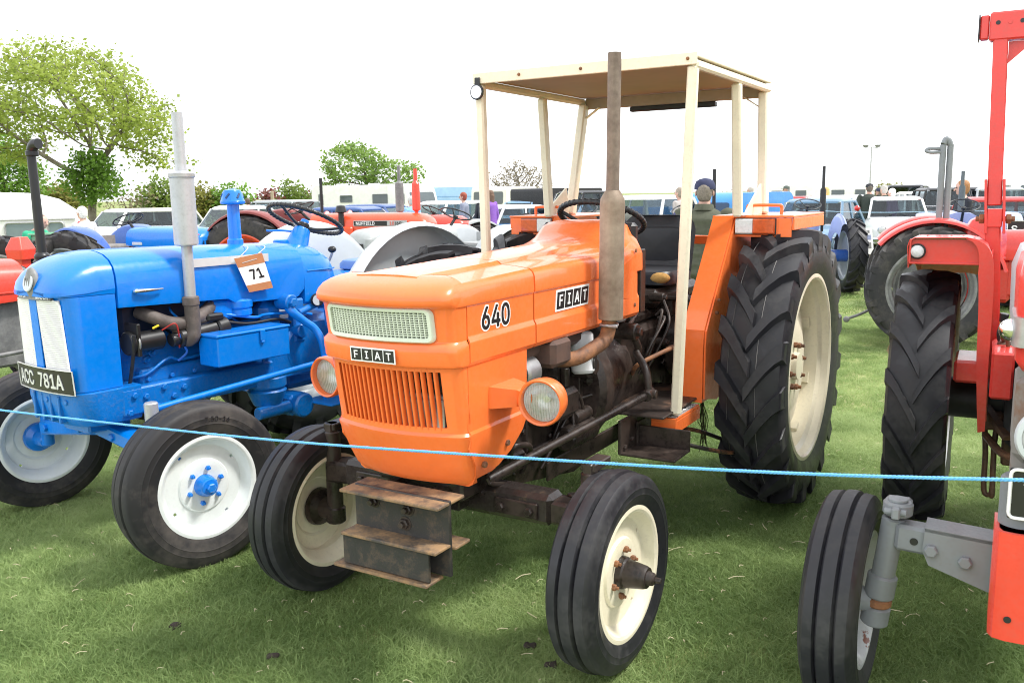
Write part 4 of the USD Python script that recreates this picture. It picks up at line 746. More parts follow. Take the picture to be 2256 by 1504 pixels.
put(BL, 'oil_bowl', [cyl((1.22, .22, .52), (1.22, .22, .62), .08, .11, n=28), cyl((1.22, .22, .62), (1.22, .22, .70), .11, n=28), cyl((1.12, .28, .50), (1.34, .28, .50), .035, n=16)], BC, 35)
put(BL, 'dynamo', [cyl((1.985, .215, .985), (1.84, .215, .985), .050, n=28), cyl((2.03, .215, .985), (2.0, .215, .985), .058, n=28), bx(1.98, 2.0, .16, .27, .92, 1.08, .004)], M['black'], 35)
put(BL, 'dynamo_band', tube([(1.99, .215 + .056 * math.cos(t), .985 + .056 * math.sin(t)) for t in np.linspace(0, 2 * PI, 24, endpoint=False)], .006, 6, 0, True), M['steel'], 40)
put(BL, 'fan_belt', tube([(2.02, .275, 1.03), (2.02, .25, .92), (2.02, .2, .78), (2.02, .16, .70)], .009, 6), M['rubber'], 40)
put(BL, 'starter', [cyl((1.76, .23, .975), (1.54, .23, .995), .050, n=28), cyl((1.54, .23, .995), (1.47, .23, 1.0), .058, n=28), cyl((1.80, .23, .97), (1.76, .23, .975), .035, n=20), bx(1.50, 1.60, .19, .27, 1.04, 1.08, .01), cyl((1.66, .23, 1.035), (1.56, .23, 1.045), .028, n=16)], M['black'], 35)
put(BL, 'exhaust_manifold', [tube([(1.90, .13, 1.12), (1.88, .2, 1.10), (1.80, .225, 1.06), (1.72, .235, 1.05), (1.62, .225, 1.07), (1.53, .19, 1.11), (1.50, .13, 1.13)], .034, 12), tube([(1.74, .2, 1.04), (1.73, .225, .99), (1.715, .25, .965), (1.70, .27, .985), (1.69, .268, 1.03), (1.69, .262, 1.17)], .037, 14)], two('grey_brown_manifold', (.075, .062, .055), (.16, .13, .115), .4, .7, 8, .6, rough2=.75), 50)
put(BL, 'exhaust_collar', cyl((1.69, .262, 1.135), (1.69, .262, 1.185), .042, n=24), two('grey_brown_manifold', 0, 0, 0, 0), 40)
exb = put(BL, 'exhaust_muffler', lathe([(1.435, .03), (1.44, .055), (1.45, .0585), (1.772, .0585), (1.776, .063), (1.79, .063), (1.793, .058), (1.798, .045), (1.805, .034)], (1.69, .262, 0), (0, 0, 1), 32), M['silver'], 35)
put(exb, 'tail_pipe', lathe([(1.795, .032), (1.82, .029), (1.84, .0275), (2.085, .0275), (2.085, .024), (2.0, .024)], (1.69, .262, 0), (0, 0, 1), 24), M['silver'], 40)
put(exb, 'lower_pipe', cyl((1.69, .262, 1.16), (1.69, .262, 1.44), .0275, n=22), M['silver'], 40)
put(exb, 'top_band', lathe([(1.772, .060), (1.775, .0645), (1.791, .0645), (1.794, .060)], (1.69, .262, 0), (0, 0, 1), 32), M['steel'], 40)
pc = put(BL, 'air_stack', lathe([(1.38, .045), (1.44, .043), (1.445, .036), (1.60, .034), (1.65, .033)], (1.20, 0, 0), (0, 0, 1), 24), B1, 40)
put(pc, 'cap', lathe([(1.635, .0), (1.635, .060), (1.640, .067), (1.65, .068), (1.655, .064), (1.70, .052), (1.712, .045), (1.718, .025), (1.72, 0)], (1.20, 0, 0), (0, 0, 1), 28), B1, 30)
for k in range(6):
    t = k * PI / 3 + .3; put(pc, 'vent', bar((1.20 + .0615 * math.cos(t), .0615 * math.sin(t), 1.668), (1.20 + .054 * math.cos(t + .35), .054 * math.sin(t + .35), 1.695), .012, .006, (math.cos(t), math.sin(t), .3)), plain('vent_shadow', (.01, .05, .15)))
# tool box, side rods and levers
tbx = put(BL, 'tool_box', bx(1.20, 1.66, .255, .415, .825, .975, .006), B1)
put(tbx, 'lid', bx(1.195, 1.665, .25, .42, .976, .99, .006), B1); put(tbx, 'hasp', [bx(1.37, 1.40, .42, .428, .93, .985, .002), bx(1.375, 1.395, .415, .43, .915, .93)], B1)
put(BL, 'door_handle', [tube([(1.98, .247, 1.235), (1.97, .262, 1.237), (1.90, .268, 1.237), (1.84, .262, 1.237)], [.012, .010, .008, .004], 10)], M['chrome'], 50)
put(BL, 'drag_link', cyl((2.07, .45, .70), (.93, .43, .755), .0165, n=14), B1, 40)
put(BL, 'drag_link_end', [cyl((2.07, .45, .63), (2.07, .45, .735), .032, n=18), cyl((2.07, .45, .60), (2.07, .45, .631), .025, n=14)], M['silver'], 40); put(BL, 'drag_link_end', cyl((.95, .40, .755), (.95, .46, .755), .03, n=14), B1, 40)
put(BL, 'steering_arm', tube([(1.08, .26, 1.09), (1.08, .30, 1.04), (1.02, .33, .98), (.97, .36, .93), (.95, .39, .86), (.94, .40, .76)], [.03, .026, .022, .022, .022, .022], 12), B1, 50)
put(BL, 'steering_boss', [cyl((1.08, .2, 1.09), (1.08, .31, 1.09), .045, n=20), hexnut((1.08, .31, 1.09), (0, 1, 0), .026, .02)], BC, 35)
put(BL, 'lever_bracket', [bx(.95, 1.03, .2, .26, .85, 1.1, .01), cyl((.78, .22, 1.06), (1.0, .26, 1.02), .02, n=12), bar((.80, .27, 1.08), (.80, .28, .92), .03, .015), cyl((1.0, .2, .92), (1.0, .30, .92), .04, n=18), cyl((.80, .2, 1.03), (.62, .30, 1.08), .014, n=10)], BC, 30)
put(BL, 'gauge', [cyl((.86, .262, 1.08), (.87, .282, 1.08), .038, n=24)], M['black'], 35); put(BL, 'gauge_face', cyl((.87, .282, 1.08), (.8705, .284, 1.08), .031, n=24), M['palegrey'], 35)
put(BL, 'fuel_pipe', tube([(1.5, .20, 1.07), (1.3, .25, 1.03), (1.2, .22, 1.03), (1.0, .24, 1.02), (.9, .26, 1.0)], .008, 8), B1, 50)
put(BL, 'black_hose', tube([(1.56, .2, 1.05), (1.35, .24, 1.0), (1.15, .25, 1.0), (1.05, .25, .97)], .009, 8), M['black'], 50)
put(BL, 'red_wire', tube([(1.85, .24, 1.03), (1.80, .28, 1.06), (1.77, .26, .99), (1.76, .24, .93)], .004, 6), M['copper'], 50)
put(BL, 'blue_wire', tube([(1.77, .26, 1.0), (1.74, .25, .94), (1.72, .24, .90), (1.76, .22, .86)], .006, 6), M['bluewire'], 50)
put(BL, 'tape_end', cyl((1.90, .24, 1.045), (1.87, .25, 1.058), .006, n=8), M['yellow'], 40)
put(BL, 'clutch_rod', [tube([(.93, .32, .74), (.90, .34, .60), (.9, .34, .50), (.82, .34, .46), (.55, .34, .46)], .011, 8), tube([(.92, .30, .66), (.6, .30, .60)], .007, 8)], B1, 50)
put(BL, 'side_emblem', shell([[(x, .2475, z) for x in (1.66, 1.5, 1.35, 1.18)] for z in (1.325, 1.368)], .005), plain('silver_strip', (.62, .63, .64), rough=.3, metal=.2, var=.05), 30)
put(BL, 'side_lettering', onto(text('FORDSON SUPER', .024, .003, True, .95), (1.645, .2478, 1.336), (-1, 0, 0), (0, 0, 1)), M['fergrey'], False)
# front axle
put(BL, 'front_axle', [bar((2.06, -.02, .56), (2.05, .58, .47), .10, .075, bev=.01), bar((2.06, .02, .56), (2.05, -.58, .47), .10, .075, bev=.01), bx(1.98, 2.2, -.12, .12, .56, .63, .01)], B1)
for y in (.5, -.5): put(BL, 'axle_bolt', hexnut((2.10, y, .485), (1, 0, 0), .02, .02), B1, 20); put(BL, 'axle_bolt', hexnut((2.10, y * .3, .53), (1, 0, 0), .02, .02), B1, 20)
for s in (1, -1): put(BL, 'kingpin', [cyl((2.04, s * .60, .66), (2.04, s * .62, .36), .033, n=20), cyl((2.04, s * .62, .383), (2.04, s * .70, .383), .04, n=18), bx(1.95, 2.07, s * .60 - .035, s * .60 + .035, .60, .66, .01)], B1, 35)
put(BL, 'tie_rod', cyl((1.93, -.58, .52), (1.93, .58, .52), .016, n=12), B1, 40)
# fenders: crowned shell over the tyre plus an inner side plate
def arch_fender(parent, name, s, mat, xc, zc, R, y0, y1, a0, a1, n=26, lip=.05, skirt=.30, t=.004, sub=True):
    g = []
    for th in np.linspace(a0, a1, n):
        c, q = math.cos(th), math.sin(th); row = []
        for y, r in ((y0, R - skirt), (y0, R - .06), (y0 + .012, R - .022), (y0 + .045, R - .004), ((y0 + y1) / 2, R + .006), (y1 - .04, R - .002), (y1 - .008, R - .016), (y1, R - lip)): row.append((xc + r * c, s * y, zc + r * q))
        g.append(row)
    return put(parent, name, shell(g if s < 0 else g[::-1], t), mat, 40)
for s in (1, -1): arch_fender(BL, 'fender', s, M['palegrey'], .24, .80, .705, .43, .555, math.radians(12), math.radians(168), skirt=.40, lip=.02)
put(BL, 'seat_pan', loft([[(x, y, z) for x, y in rrect(x0, x1, -w, w, .06, 5)] for z, x0, x1, w in ((.95, -.1, .5, .12), (1.05, -.1, .55, .16), (1.15, -.12, .45, .22), (1.19, -.14, .3, .24))]), B1, 40)
sc = put(BL, 'seat_cushion', cushion(-.16, .26, -.22, .22, 1.19, .07, .08), M['bluevinyl'], 35)
put(sc, 'seat_back', loft([[(x + a, y, z) for y, z in rrect(-.21 + o, .21 - o, 1.24 + o, 1.40 - o, .05, 5)] for a, o, x in ((0, .01, -.18), (.01, 0, -.18), (.05, 0, -.18), (.065, .015, -.18))]), M['bluevinyl'], 40)
put(sc, 'piping', tube([(-.135, y, z) for y, z in rrect(-.205, .205, 1.245, 1.395, .05, 5)], .006, 6, 0, True), M['white'], 40)
put(BL, 'foot_plate', [bx(.35, 1.0, .25, .5, .50, .51), bx(.35, 1.0, -.5, -.25, .50, .51)], BC)
put(BL, 'gear_lever', tube([(.62, .05, 1.0), (.60, .06, 1.2), (.57, .10, 1.33)], .008, 8), M['steel'], 50); put(BL, 'lever_knob', sphere((.57, .10, 1.35), .026, 9, (1, 1, .8)), M['black'], 60)
steering_wheel(BL, (.665, -.02, 1.535), unit((-.42, 0, .91)), .225, M['black'], .0125, 3, hubm=M['black'], spin=-.4)
put(BL, 'steering_box', [cyl((.69, -.02, 1.48), (.80, -.02, 1.27), .05, .09, n=20), cyl((.665, -.02, 1.53), (.69, -.02, 1.48), .025, n=14)], B1, 40)
put(BL, 'throttle_lever', [tube([(.72, -.02, 1.46), (.76, -.12, 1.47), (.80, -.22, 1.47)], .007, 8)], B1, 50)
# exhibitor's tag tied to the air stack: a thing of its own
tw = lambda q: V(-.84, 5.998, 0) + V(math.cos(-2.198), math.sin(-2.198), 0) * q[0] + V(-math.sin(-2.198), math.cos(-2.198), 0) * q[1] + V(0, 0, q[2])
TG = thing('exhibit_tag', 'white card tag with brown ends numbered 71 hanging on the blue hood', 'tag', tw((1.30, .262, 1.17)), -2.198)
A_, B_, C_, D_ = V(.118, .004, .185), V(-.065, .004, .205), V(-.118, .014, .010), V(.04, .014, .0)     # upper-front, upper-rear, lower-rear, lower-front
def tagpt(u, w): return (A_ * (1 - u) + B_ * u) * (1 - w) + (D_ * (1 - u) + C_ * u) * w
tb0 = put(TG, 'card', shell([[tagpt(u, w) for u in np.linspace(0, 1, 5)] for w in np.linspace(0, 1, 7)], -.0015), M['card'], 30)
for w0, w1 in ((0, .27), (.80, 1)): put(tb0, 'brown_band', shell([[tagpt(u, w) + V(0, .0022, 0) for u in np.linspace(0, 1, 5)] for w in (w0, w1)], -.0008), M['tan'], 30)
t7 = text('71', .055, .001, True, .9)[0].copy(); f7 = text('71', .055, .001, True, .9)[1]
ex7, ey7 = unit(B_ - A_), unit(A_ - D_); put(tb0, 'number', onto((t7, f7), tagpt(.30, .66) + V(0, .003, 0), ex7, ey7), M['black'], False)
put(tb0, 'staple', bar(tagpt(.2, .16) + V(0, .0045, 0), tagpt(.75, .13) + V(0, .0045, 0), .003, .002, (0, 1, 0), 0), M['palegrey'])
put(TG, 'string', [tube([tagpt(.15, .02), (-.02, -.05, .235), (-.08, -.215, .235)], .0022, 6), tube([tagpt(.85, .02), (-.14, -.06, .235), (-.13, -.215, .232)], .0022, 6)], M['string'], 50)

def tyre_text(parent, o, ax, r, h, s, a0, off):
    """raised lettering bent round a sidewall"""
    v, f = text(s, h, .0025, False, 1.0); a = unit(ax); fx = unit(V(1, 0, 0) - a * a[0]); fz = np.cross(a, fx); fz = fz if fz[2] > 0 else -fz
    th = a0 + (v[:, 0] - v[:, 0].max() / 2) / r; rr = r + v[:, 1] - h / 2
    put(parent, 'sidewall_lettering', (V(*o) + a * (off + v[:, 2:]) + rr[:, None] * (np.cos(th)[:, None] * -fx * -1 + np.sin(th)[:, None] * fz), f), M['rubber'], False)
tyre_text(BL, (2.03, .731, .383), bax, .315, .022, '7.50-16', 1.75, .0945)

rb_ = np.random.default_rng(8)
for k in range(10): x, z = rb_.uniform(1.25, 1.95), rb_.uniform(.86, .99); put(BL, 'engine_boss', [cyl((x, .12, z), (x, .15 + rb_.uniform(0, .02), z), rb_.uniform(.014, .028), n=12), hexnut((x, .15, z), (0, 1, 0), .012, .02)], BC, 30)
for k in range(5): x = 1.3 + .14 * k; put(BL, 'injector_pipe', tube([(x, .12, 1.12), (x + .02, .17, 1.10), (x - .04, .18, 1.04), (x - .1, .17, 1.0)], .006, 7), B1 if k % 2 else M['black'], 50)
put(BL, 'oil_tube', tube([(1.98, .15, .80), (1.92, .20, .82), (1.80, .20, .88), (1.72, .19, .86), (1.5, .2, .88)], .008, 8), BC, 50)
# ------------------------------------------------------------------ the red tractor cut off by the right edge
RD = thing('red_tractor', 'worn red tractor with roll bar post and grey front axle at the right edge', 'tractor', (2.597, 4.141, 0), -2.066)
R1, GX = M['red'], M['mfgrey']
rax = V(math.sin(.045), math.cos(.045), 0)
rimw = paint('chipped_grey_rim', (.52, .54, .55), rough=.4, dirt=.5, scale=6, wear=((.2, .07, .04), 8, .60))
for s in (-1, 1):
    front_wheel(RD, (1.926, s * .675, .344), rax, .344, .17, .21, rimw, GX, M['rust'], outer=s, hubstyle='cap')
    rear_wheel(RD, (0, s * .58, .633), (0, 1, 0), .633, .272, .40, rimw, GX, M['rubber_dusty'] if s > 0 else M['rubber'], outer=s, N=16, discs=-.06, lw=.050, rake=.33, lug=.028)
    # front axle: upright tube, clamp, square slider, channel
    kp = put(RD, 'kingpin_tube', [cyl((1.926, s * .538, .635), (1.926, s * .575, .33), .036, n=26), cyl((1.926, s * .562, .44), (1.926, s * .572, .36), .046, n=26), cyl((1.926, s * .575, .33), (1.926, s * .583, .265), .043, n=24), cyl((1.926, s * .57, .344), (1.926, s * .64, .344), .035, n=16)], GX, 35)
    put(kp, 'clamp', [cyl((1.926, s * .53, .645), (1.926, s * .528, .69), .045, n=24), bx(1.94, 2.0, s * .53 - .012, s * .53 + .012, .65, .685, .004), cyl((1.975, s * .50, .668), (1.975, s * .565, .668), .010, n=10), cyl((1.926, s * .53, .69), (1.926, s * .53, .698), .03, n=20), bx(1.86, 1.93, s * .53 - .04, s * .53 + .04, .652, .688, .01)], GX, 30)
    put(kp, 'rust_band', cyl((1.926, s * .574, .36), (1.926, s * .576, .33), .044, n=24), M['rust'], 35)
    sl = put(RD, 'axle_slider', bar((1.935, s * .53, .585), (1.935, s * .36, .578), .075, .085, bev=.010), GX)
    put(sl, 'pin_hole', cyl((1.973, s * .475, .58), (1.9745, s * .475, .58), .012, n=16), M['black'], 30)
    ac = put(RD, 'axle_channel', prism([(s * .445, .632), (s * .20, .618), (s * .20, .44), (s * .43, .515), (s * .45, .56)], 1.975, 1.985, 'yz'), GX, 25)
    put(ac, 'channel_top', hexa([(x, s * y, z + dz) for dz in (0, .012) for x, y, z in ((1.88, .445, .622), (1.985, .445, .622), (1.985, .20, .608), (1.88, .20, .608))]), GX)
    for y, z in ((.425, .565), (.33, .545)): put(ac, 'channel_bolt', [hexnut((1.985, s * y, z), (1, 0, 0), .020, .016)], GX, 20)
# bumper / weight frame, front support, plate, grille lamp
put(RD, 'bumper', loft([[(x, y, z) for x, y in ((2.0, -.262), (2.14, -.262), (2.165, -.25), (2.175, -.22), (2.175, .22), (2.165, .25), (2.14, .262), (2.0, .262), (2.0, .25), (2.13, .25), (2.155, .24), (2.162, .21), (2.162, -.21), (2.155, -.24), (2.13, -.25), (2.0, -.25))] for z in (.405, .43, .70, .72)]), M['brightred'], 30)
put(RD, 'bumper_hole', cyl((2.176, -.215, .47), (2.1775, -.215, .47), .010, n=16), M['black'], 30)
put(RD, 'front_support', [cyl((2.07, -.20, .47), (2.07, -.20, .86), .055, n=24), cyl((2.07, .20, .47), (2.07, .20, .86), .055, n=24), bx(1.9, 2.1, -.2, .2, .5, .62, .02)], GX, 35)
pr = put(RD, 'number_plate', bx(2.135, 2.145, -.235, .235, .755, .90, .003), M['plate'])
put(pr, 'border', tube([(2.146, y, z) for y, z in rrect(-.232, .232, .758, .897, .015, 4)], .005, 6, 0, True), M['white'], 40)
v, f = text('T', .07, .003, True, 1.0); put(pr, 'character', onto((v, f), (2.145, -.205, .795), (0, 1, 0), (0, 0, 1)), M['white'], False)
put(RD, 'lower_nose', [bx(1.85, 2.12, -.235, .235, .90, 1.16, .03), cyl((2.05, -.19, .86), (2.05, -.19, 1.17), .045, n=20)], two('rusty_grey', (.2, .19, .18), (.16, .08, .045), .5, .7, 5, .6), 35)
hl = put(RD, 'headlamp', lathe([(0, .075), (.02, .085), (.04, .088), (.05, .082), (.052, .07)], (2.12, -.145, .995), (1, 0, 0), 32), M['palegrey'], 40)
put(hl, 'lens', lathe([(.045, .07), (.055, .05), (.06, 0)], (2.12, -.145, .995), (1, 0, 0), 32), M['lens'], 40)
put(RD, 'hood_front', loft([[(x, y, z) for x, y in rrect(1.72, X, -w, w, .05, 6)] for z, X, w in ((1.155, 2.10, .19), (1.165, 2.14, .225), (1.20, 2.17, .245), (1.42, 2.18, .25), (1.47, 2.15, .24), (1.495, 2.08, .20))]), R1, 40)
put(RD, 'silver_band', loft([[(x, y, z) for x, y in rrect(1.9, 2.186, -.256, .256, .05, 6)] for z in (1.24, 1.32)]), M['steel'], 40)
put(RD, 'band_knob', sphere((2.12, -.26, 1.28), .03, 10), M['chrome'], 60)
put(RD, 'hood', loft([[(X, y, z) for y, z in ((.24, 1.17), (.245, 1.36), (.22, 1.44), (.15, 1.475), (0, 1.485), (-.15, 1.475), (-.22, 1.44), (-.245, 1.36), (-.24, 1.17))] for X in (.75, 1.2, 1.715)]), M['silver'], 35, label='reflective silver side of the hood')
put(RD, 'engine', [bx(.8, 1.85, -.17, .17, .58, 1.16, .03), bx(.1, .85, -.18, .18, .5, .95, .04), cyl((0, -.5, .633), (0, .5, .633), .10, n=24), bx(-.2, .3, -.22, .22, .45, .95, .05)], plain('black_grey_casting', (.035, .035, .036), rough=.5, var=.3, bump=.6), 35)
# right fender with lamp panel; the left one mirrored
for s in (-1, 1):
    prof = [(.655, 1.30), (.662, 1.40), (.655, 1.425), (.635, 1.436), (.42, 1.438), (.375, 1.428), (.34, 1.40), (.318, 1.35), (.305, 1.1), (.30, .80), (.295, .60)]
    g = []
    for th in np.linspace(0, 1, 14):
        row = []
        for y, z in prof:
            zz = z; x = .36 - .95 * th
            if z > 1.25: zz = z - .30 * max(0, th - .25) ** 2 * 1.4
            if z < 1.25: x = .34 - .9 * th; zz = z + .2 * th * (1.2 - z)
            row.append((x, s * y, zz))
        g.append(row)
    fd = put(RD, 'fender', shell(g if s < 0 else g[::-1], .004), R1, 35)
    put(fd, 'lamp_panel', [prism([(s * .655, 1.325), (s * .655, 1.432), (s * .40, 1.432), (s * .355, 1.41), (s * .33, 1.36), (s * .325, 1.325)], .335, .343, 'yz'), bx(.335, .365, min(s * .655, s * .32), max(s * .655, s * .32), 1.318, 1.328, .002), bx(.335, .365, min(s * .648, s * .657), max(s * .648, s * .657), 1.325, 1.432, .002), bx(.335, .365, min(s * .345, s * .335), max(s * .345, s * .335), 1.325, 1.40, .002)], R1)
    for k in range(5): put(fd, 'rivet', sphere((.20 - .0, s * (.39 + .05 * k), 1.441), .006, 5, (1, 1, .5)), R1, 60)
    edge = smoothpath([(.42, 1.436), (.365, 1.424), (.325, 1.385), (.305, 1.30), (.30, 1.12), (.30, .85), (.295, .56)], 5); wd = np.interp(np.linspace(0, 1, len(edge)), [0, .2, .5, .8, 1], [.004, .03, .062, .05, .03])
    put(fd, 'inner_front_edge', loft([[(.372, s * y, z), (.372, s * (y + w), z - .3 * w), (.32, s * (y + w * .9), z - .3 * w), (.32, s * y, z)] for (y, z), w in zip(edge, wd)]), R1, 40)
    lp = put(fd, 'side_lamp', [cyl((.343, s * .622, 1.376), (.362, s * .622, 1.376), .036, n=28)], M['black'], 35)
    put(lp, 'lens', sphere((.360, s * .622, 1.376), .029, 10, (.5, 1, 1)), M['lens'], 60)
    put(fd, 'lower_box', [bx(.05, .36, min(s * .44, s * .31), max(s * .44, s * .31), .775, .88, .012), bx(.1, .5, min(s * .29, s * .2), max(s * .29, s * .2), .74, .95, .01)], M['red'])
    put(fd, 'inner_plate', prism([(.34, .9), (.34, 1.35), (-.5, 1.38), (-.6, 1.0), (-.3, .7), (.1, .7)], s * .315 - .003, s * .315 + .003, 'xz'), R1)
    rp = put(RD, 'roll_bar_post', [bar((-.10, s * .275, .62), (-.10, s * .325, 1.52), .068, .075, (1, 0, 0), .006)], R1)
    put(rp, 'upper_post', bar((-.10, s * .323, 1.575), (-.10, s * .345, 2.36), .064, .07, (1, 0, 0), .006), R1)
    for dy in (-.039, .039): put(rp, 'hinge_plate', bar((-.10, s * .312 + dy, 1.44), (-.10, s * .327 + dy, 1.70), .012, .10, (1, 0, 0), .002), R1)
    put(rp, 'hinge_bolt', [cyl((-.10, s * .315 - .085, 1.51), (-.10, s * .315 + .085, 1.51), .014, n=6), cyl((-.10, s * .315 - .07, 1.51), (-.10, s * .315 - .046, 1.51), .026, n=6), cyl((-.10, s * .315 + .046, 1.51), (-.10, s * .315 + .07, 1.51), .026, n=6)], M['rust'], 25)
    put(rp, 'hinge_block', bx(-.15, -.055, s * .318 - .034, s * .318 + .034, 1.47, 1.56, .004), R1)
    put(rp, 'post_gusset', prism([(s * .31, 2.34), (s * .31, 2.24), (s * .20, 2.34)], -.11, -.098, 'yz'), R1)
bm = put(RD, 'roll_bar_beam', bx(-.14, -.06, -.395, .395, 2.345, 2.475, .008), R1)
put(bm, 'beam_end', bx(-.13, -.07, -.435, -.396, 2.355, 2.465, .006), R1); put(bm, 'beam_end', bx(-.13, -.07, .396, .435, 2.355, 2.465, .006), R1)
put(bm, 'end_cap', bx(-.135, -.065, -.442, -.436, 2.35, 2.47, .003), M['black'])
for k in range(4): put(bm, 'beam_hole', cyl((-.0605, -.36 + .05 * k, 2.425), (-.058, -.36 + .05 * k, 2.425), .010, n=14), M['black'] if k != 1 else R1, 30)
put(RD, 'gear_lever', [tube([(.35, -.265, .98), (.36, -.27, 1.02), (.35, -.255, 1.07)], .007, 8), cyl((.35, -.255, 1.065), (.352, -.25, 1.105), .016, .02, n=14)], M['black'], 40)
put(RD, 'hydraulic_levers', [tube([(.25, -.24, .95), (.27, -.25, 1.0), (.22, -.22, 1.02)], .010, 8), cyl((.25, -.27, .93), (.25, -.2, .93), .035, n=16), bar((.25, -.28, .93), (.24, -.27, .78), .03, .01), tube([(.3, -.22, .9), (.33, -.23, 1.0), (.3, -.2, 1.03)], .008, 8)], two('greasy_rust', (.06, .035, .025), (.2, .1, .05), .4, .7, 8, .5), 40)
put(RD, 'lift_links', [tube([(.12, -.30, .57), (.14, -.285, .40), (.15, -.28, .215), (.16, -.25, .20), (.17, -.245, .22), (.15, -.25, .45), (.13, -.24, .57)], .013, 10, 4), bx(.05, .18, -.32, -.22, .52, .60, .01), bar((.1, -.30, .62), (.3, -.2, .52), .04, .03), bx(.1, .2, -.22, -.17, .36, .60, .01), tube([(.2, -.29, .50), (.35, -.22, .46), (.5, -.15, .48)], .018, 8)], two('greasy_rust', 0, 0, 0, 0), 40)
put(RD, 'seat', [cushion(-.2, .2, -.2, .2, 1.0, .07, .08)], M['vinyl'], 35)
steering_wheel(RD, (.62, .05, 1.50), unit((-.45, 0, .89)), .2, M['black'], .012, 3, grip=False)
put(RD, 'steering_column', cyl((.64, .05, 1.46), (.85, .05, 1.2), .022, n=12), R1, 40)
put(RD, 'dried_grass', [tube([(.36 + .02 * math.sin(k), -.69 - .004 * (k % 3), .93 + .012 * (k % 5)), (.38, -.70 - .002 * k, .91), (.39 + .01 * math.cos(k), -.68, .885 - .003 * k)], .002, 4, 3) for k in range(14)], plain('straw', (.42, .33, .18), rough=.9), 40)
# ------------------------------------------------------------------ ground and grass
gm = usdkit.material(stage, mname('turf_soil'), {'g': ('geometry', {}), 'n': ('noise_texture', {'scale': .45, 'detail': 8, 'roughness': .62}), 'n2': ('noise_texture', {'scale': 22, 'detail': 6, 'roughness': .75}),
    'r': ('rgb_ramp', {'ramp': [(.3, (.15, .19, .065)), (.5, (.26, .31, .115)), (.68, (.40, .40, .20))]}), 'r2': ('rgb_ramp', {'ramp': [(.3, (.45, .45, .4)), (.7, (1.2, 1.2, 1.15))]}),
    'm': ('mix', {'mix_type': 'multiply', 'fac': 1.0}), 'b': ('bump', {'strength': .8, 'distance': .02}), 'p': ('principled_bsdf', {'roughness': .9, 'specular_ior_level': .2})},
    [('g.position', 'n.vector'), ('g.position', 'n2.vector'), ('n.fac', 'r.fac'), ('n2.fac', 'r2.fac'), ('r.color', 'm.color1'), ('r2.color', 'm.color2'), ('m.color', 'p.base_color'), ('n2.fac', 'b.height'), ('b.normal', 'p.normal')], surface='p.BSDF')
gx_ = np.concatenate([np.linspace(-900, -20, 24), np.linspace(-18, 18, 91), np.linspace(20, 900, 24)]); gy_ = np.concatenate([np.linspace(-40, 0, 6), np.linspace(.4, 24, 60), np.geomspace(26, 1500, 24)])
X_, Y_ = np.meshgrid(gx_, gy_, indexing='ij')
def gheight(x, y): return (meshkit.fbm(np.stack([np.asarray(x) * .8, np.asarray(y) * .8, 0 * np.asarray(x)], -1), 3, 3) - .5) * .03 * np.clip(1 - (np.abs(x) - 18) / 20, 0, 1) - .012
Z_ = gheight(X_, Y_)
gv = np.stack([X_, Y_, Z_], -1); nI, nJ = X_.shape; ii, jj = np.meshgrid(np.arange(nI - 1), np.arange(nJ - 1), indexing='ij')
tag(put(None, 'ground', (gv.reshape(-1, 3), np.stack([ii * nJ + jj, (ii + 1) * nJ + jj, (ii + 1) * nJ + jj + 1, ii * nJ + jj + 1], -1).reshape(-1, 4)), gm, True), 'flat mown grass field under all the vehicles', kind='structure')
def grassmat(name, cols, dry):
    k = len(cols)
    nodes = {'g': ('geometry', {}), 'oi': ('object_info', {}), 'n': ('noise_texture', {'scale': .55, 'detail': 5, 'roughness': .6}), 'a1': ('math', {'math_type': 'multiply_add', 'value2': .75}),
             'a2': ('math', {'math_type': 'multiply_add', 'value2': .25}), 'a3': ('math', {'math_type': 'multiply_add', 'value2': 1.5, 'value3': -.72}),
             'r': ('rgb_ramp', {'ramp': [(i / (k - 1), c) for i, c in enumerate(cols)]}), 'd': ('math', {'math_type': 'greater_than', 'value2': 1 - dry}), 'mx': ('mix', {'mix_type': 'mix', 'color2': (.80, .72, .50)}),
             'p': ('principled_bsdf', {'roughness': .55, 'specular_ior_level': .3}), 't': ('translucent_bsdf', {}), 'm': ('mix_closure', {'fac': .45})}
    links = [('g.position', 'n.vector'), ('n.fac', 'a3.value1'), ('g.random_per_island', 'a1.value1'), ('a3.value', 'a1.value3'), ('oi.random', 'a2.value1'), ('a1.value', 'a2.value3'), ('a2.value', 'r.fac'),
             ('g.random_per_island', 'd.value1'), ('r.color', 'mx.color1'), ('d.value', 'mx.fac'), ('mx.color', 'p.base_color'), ('mx.color', 't.color'), ('p.BSDF', 'm.closure1'), ('t.BSDF', 'm.closure2')]
    return usdkit.material(stage, mname(name), nodes, links, surface='m.closure')
gmat = grassmat('grass_blades', [(.16, .245, .075), (.34, .45, .17), (.53, .62, .30), (.71, .74, .45), (.86, .82, .63)], .17)
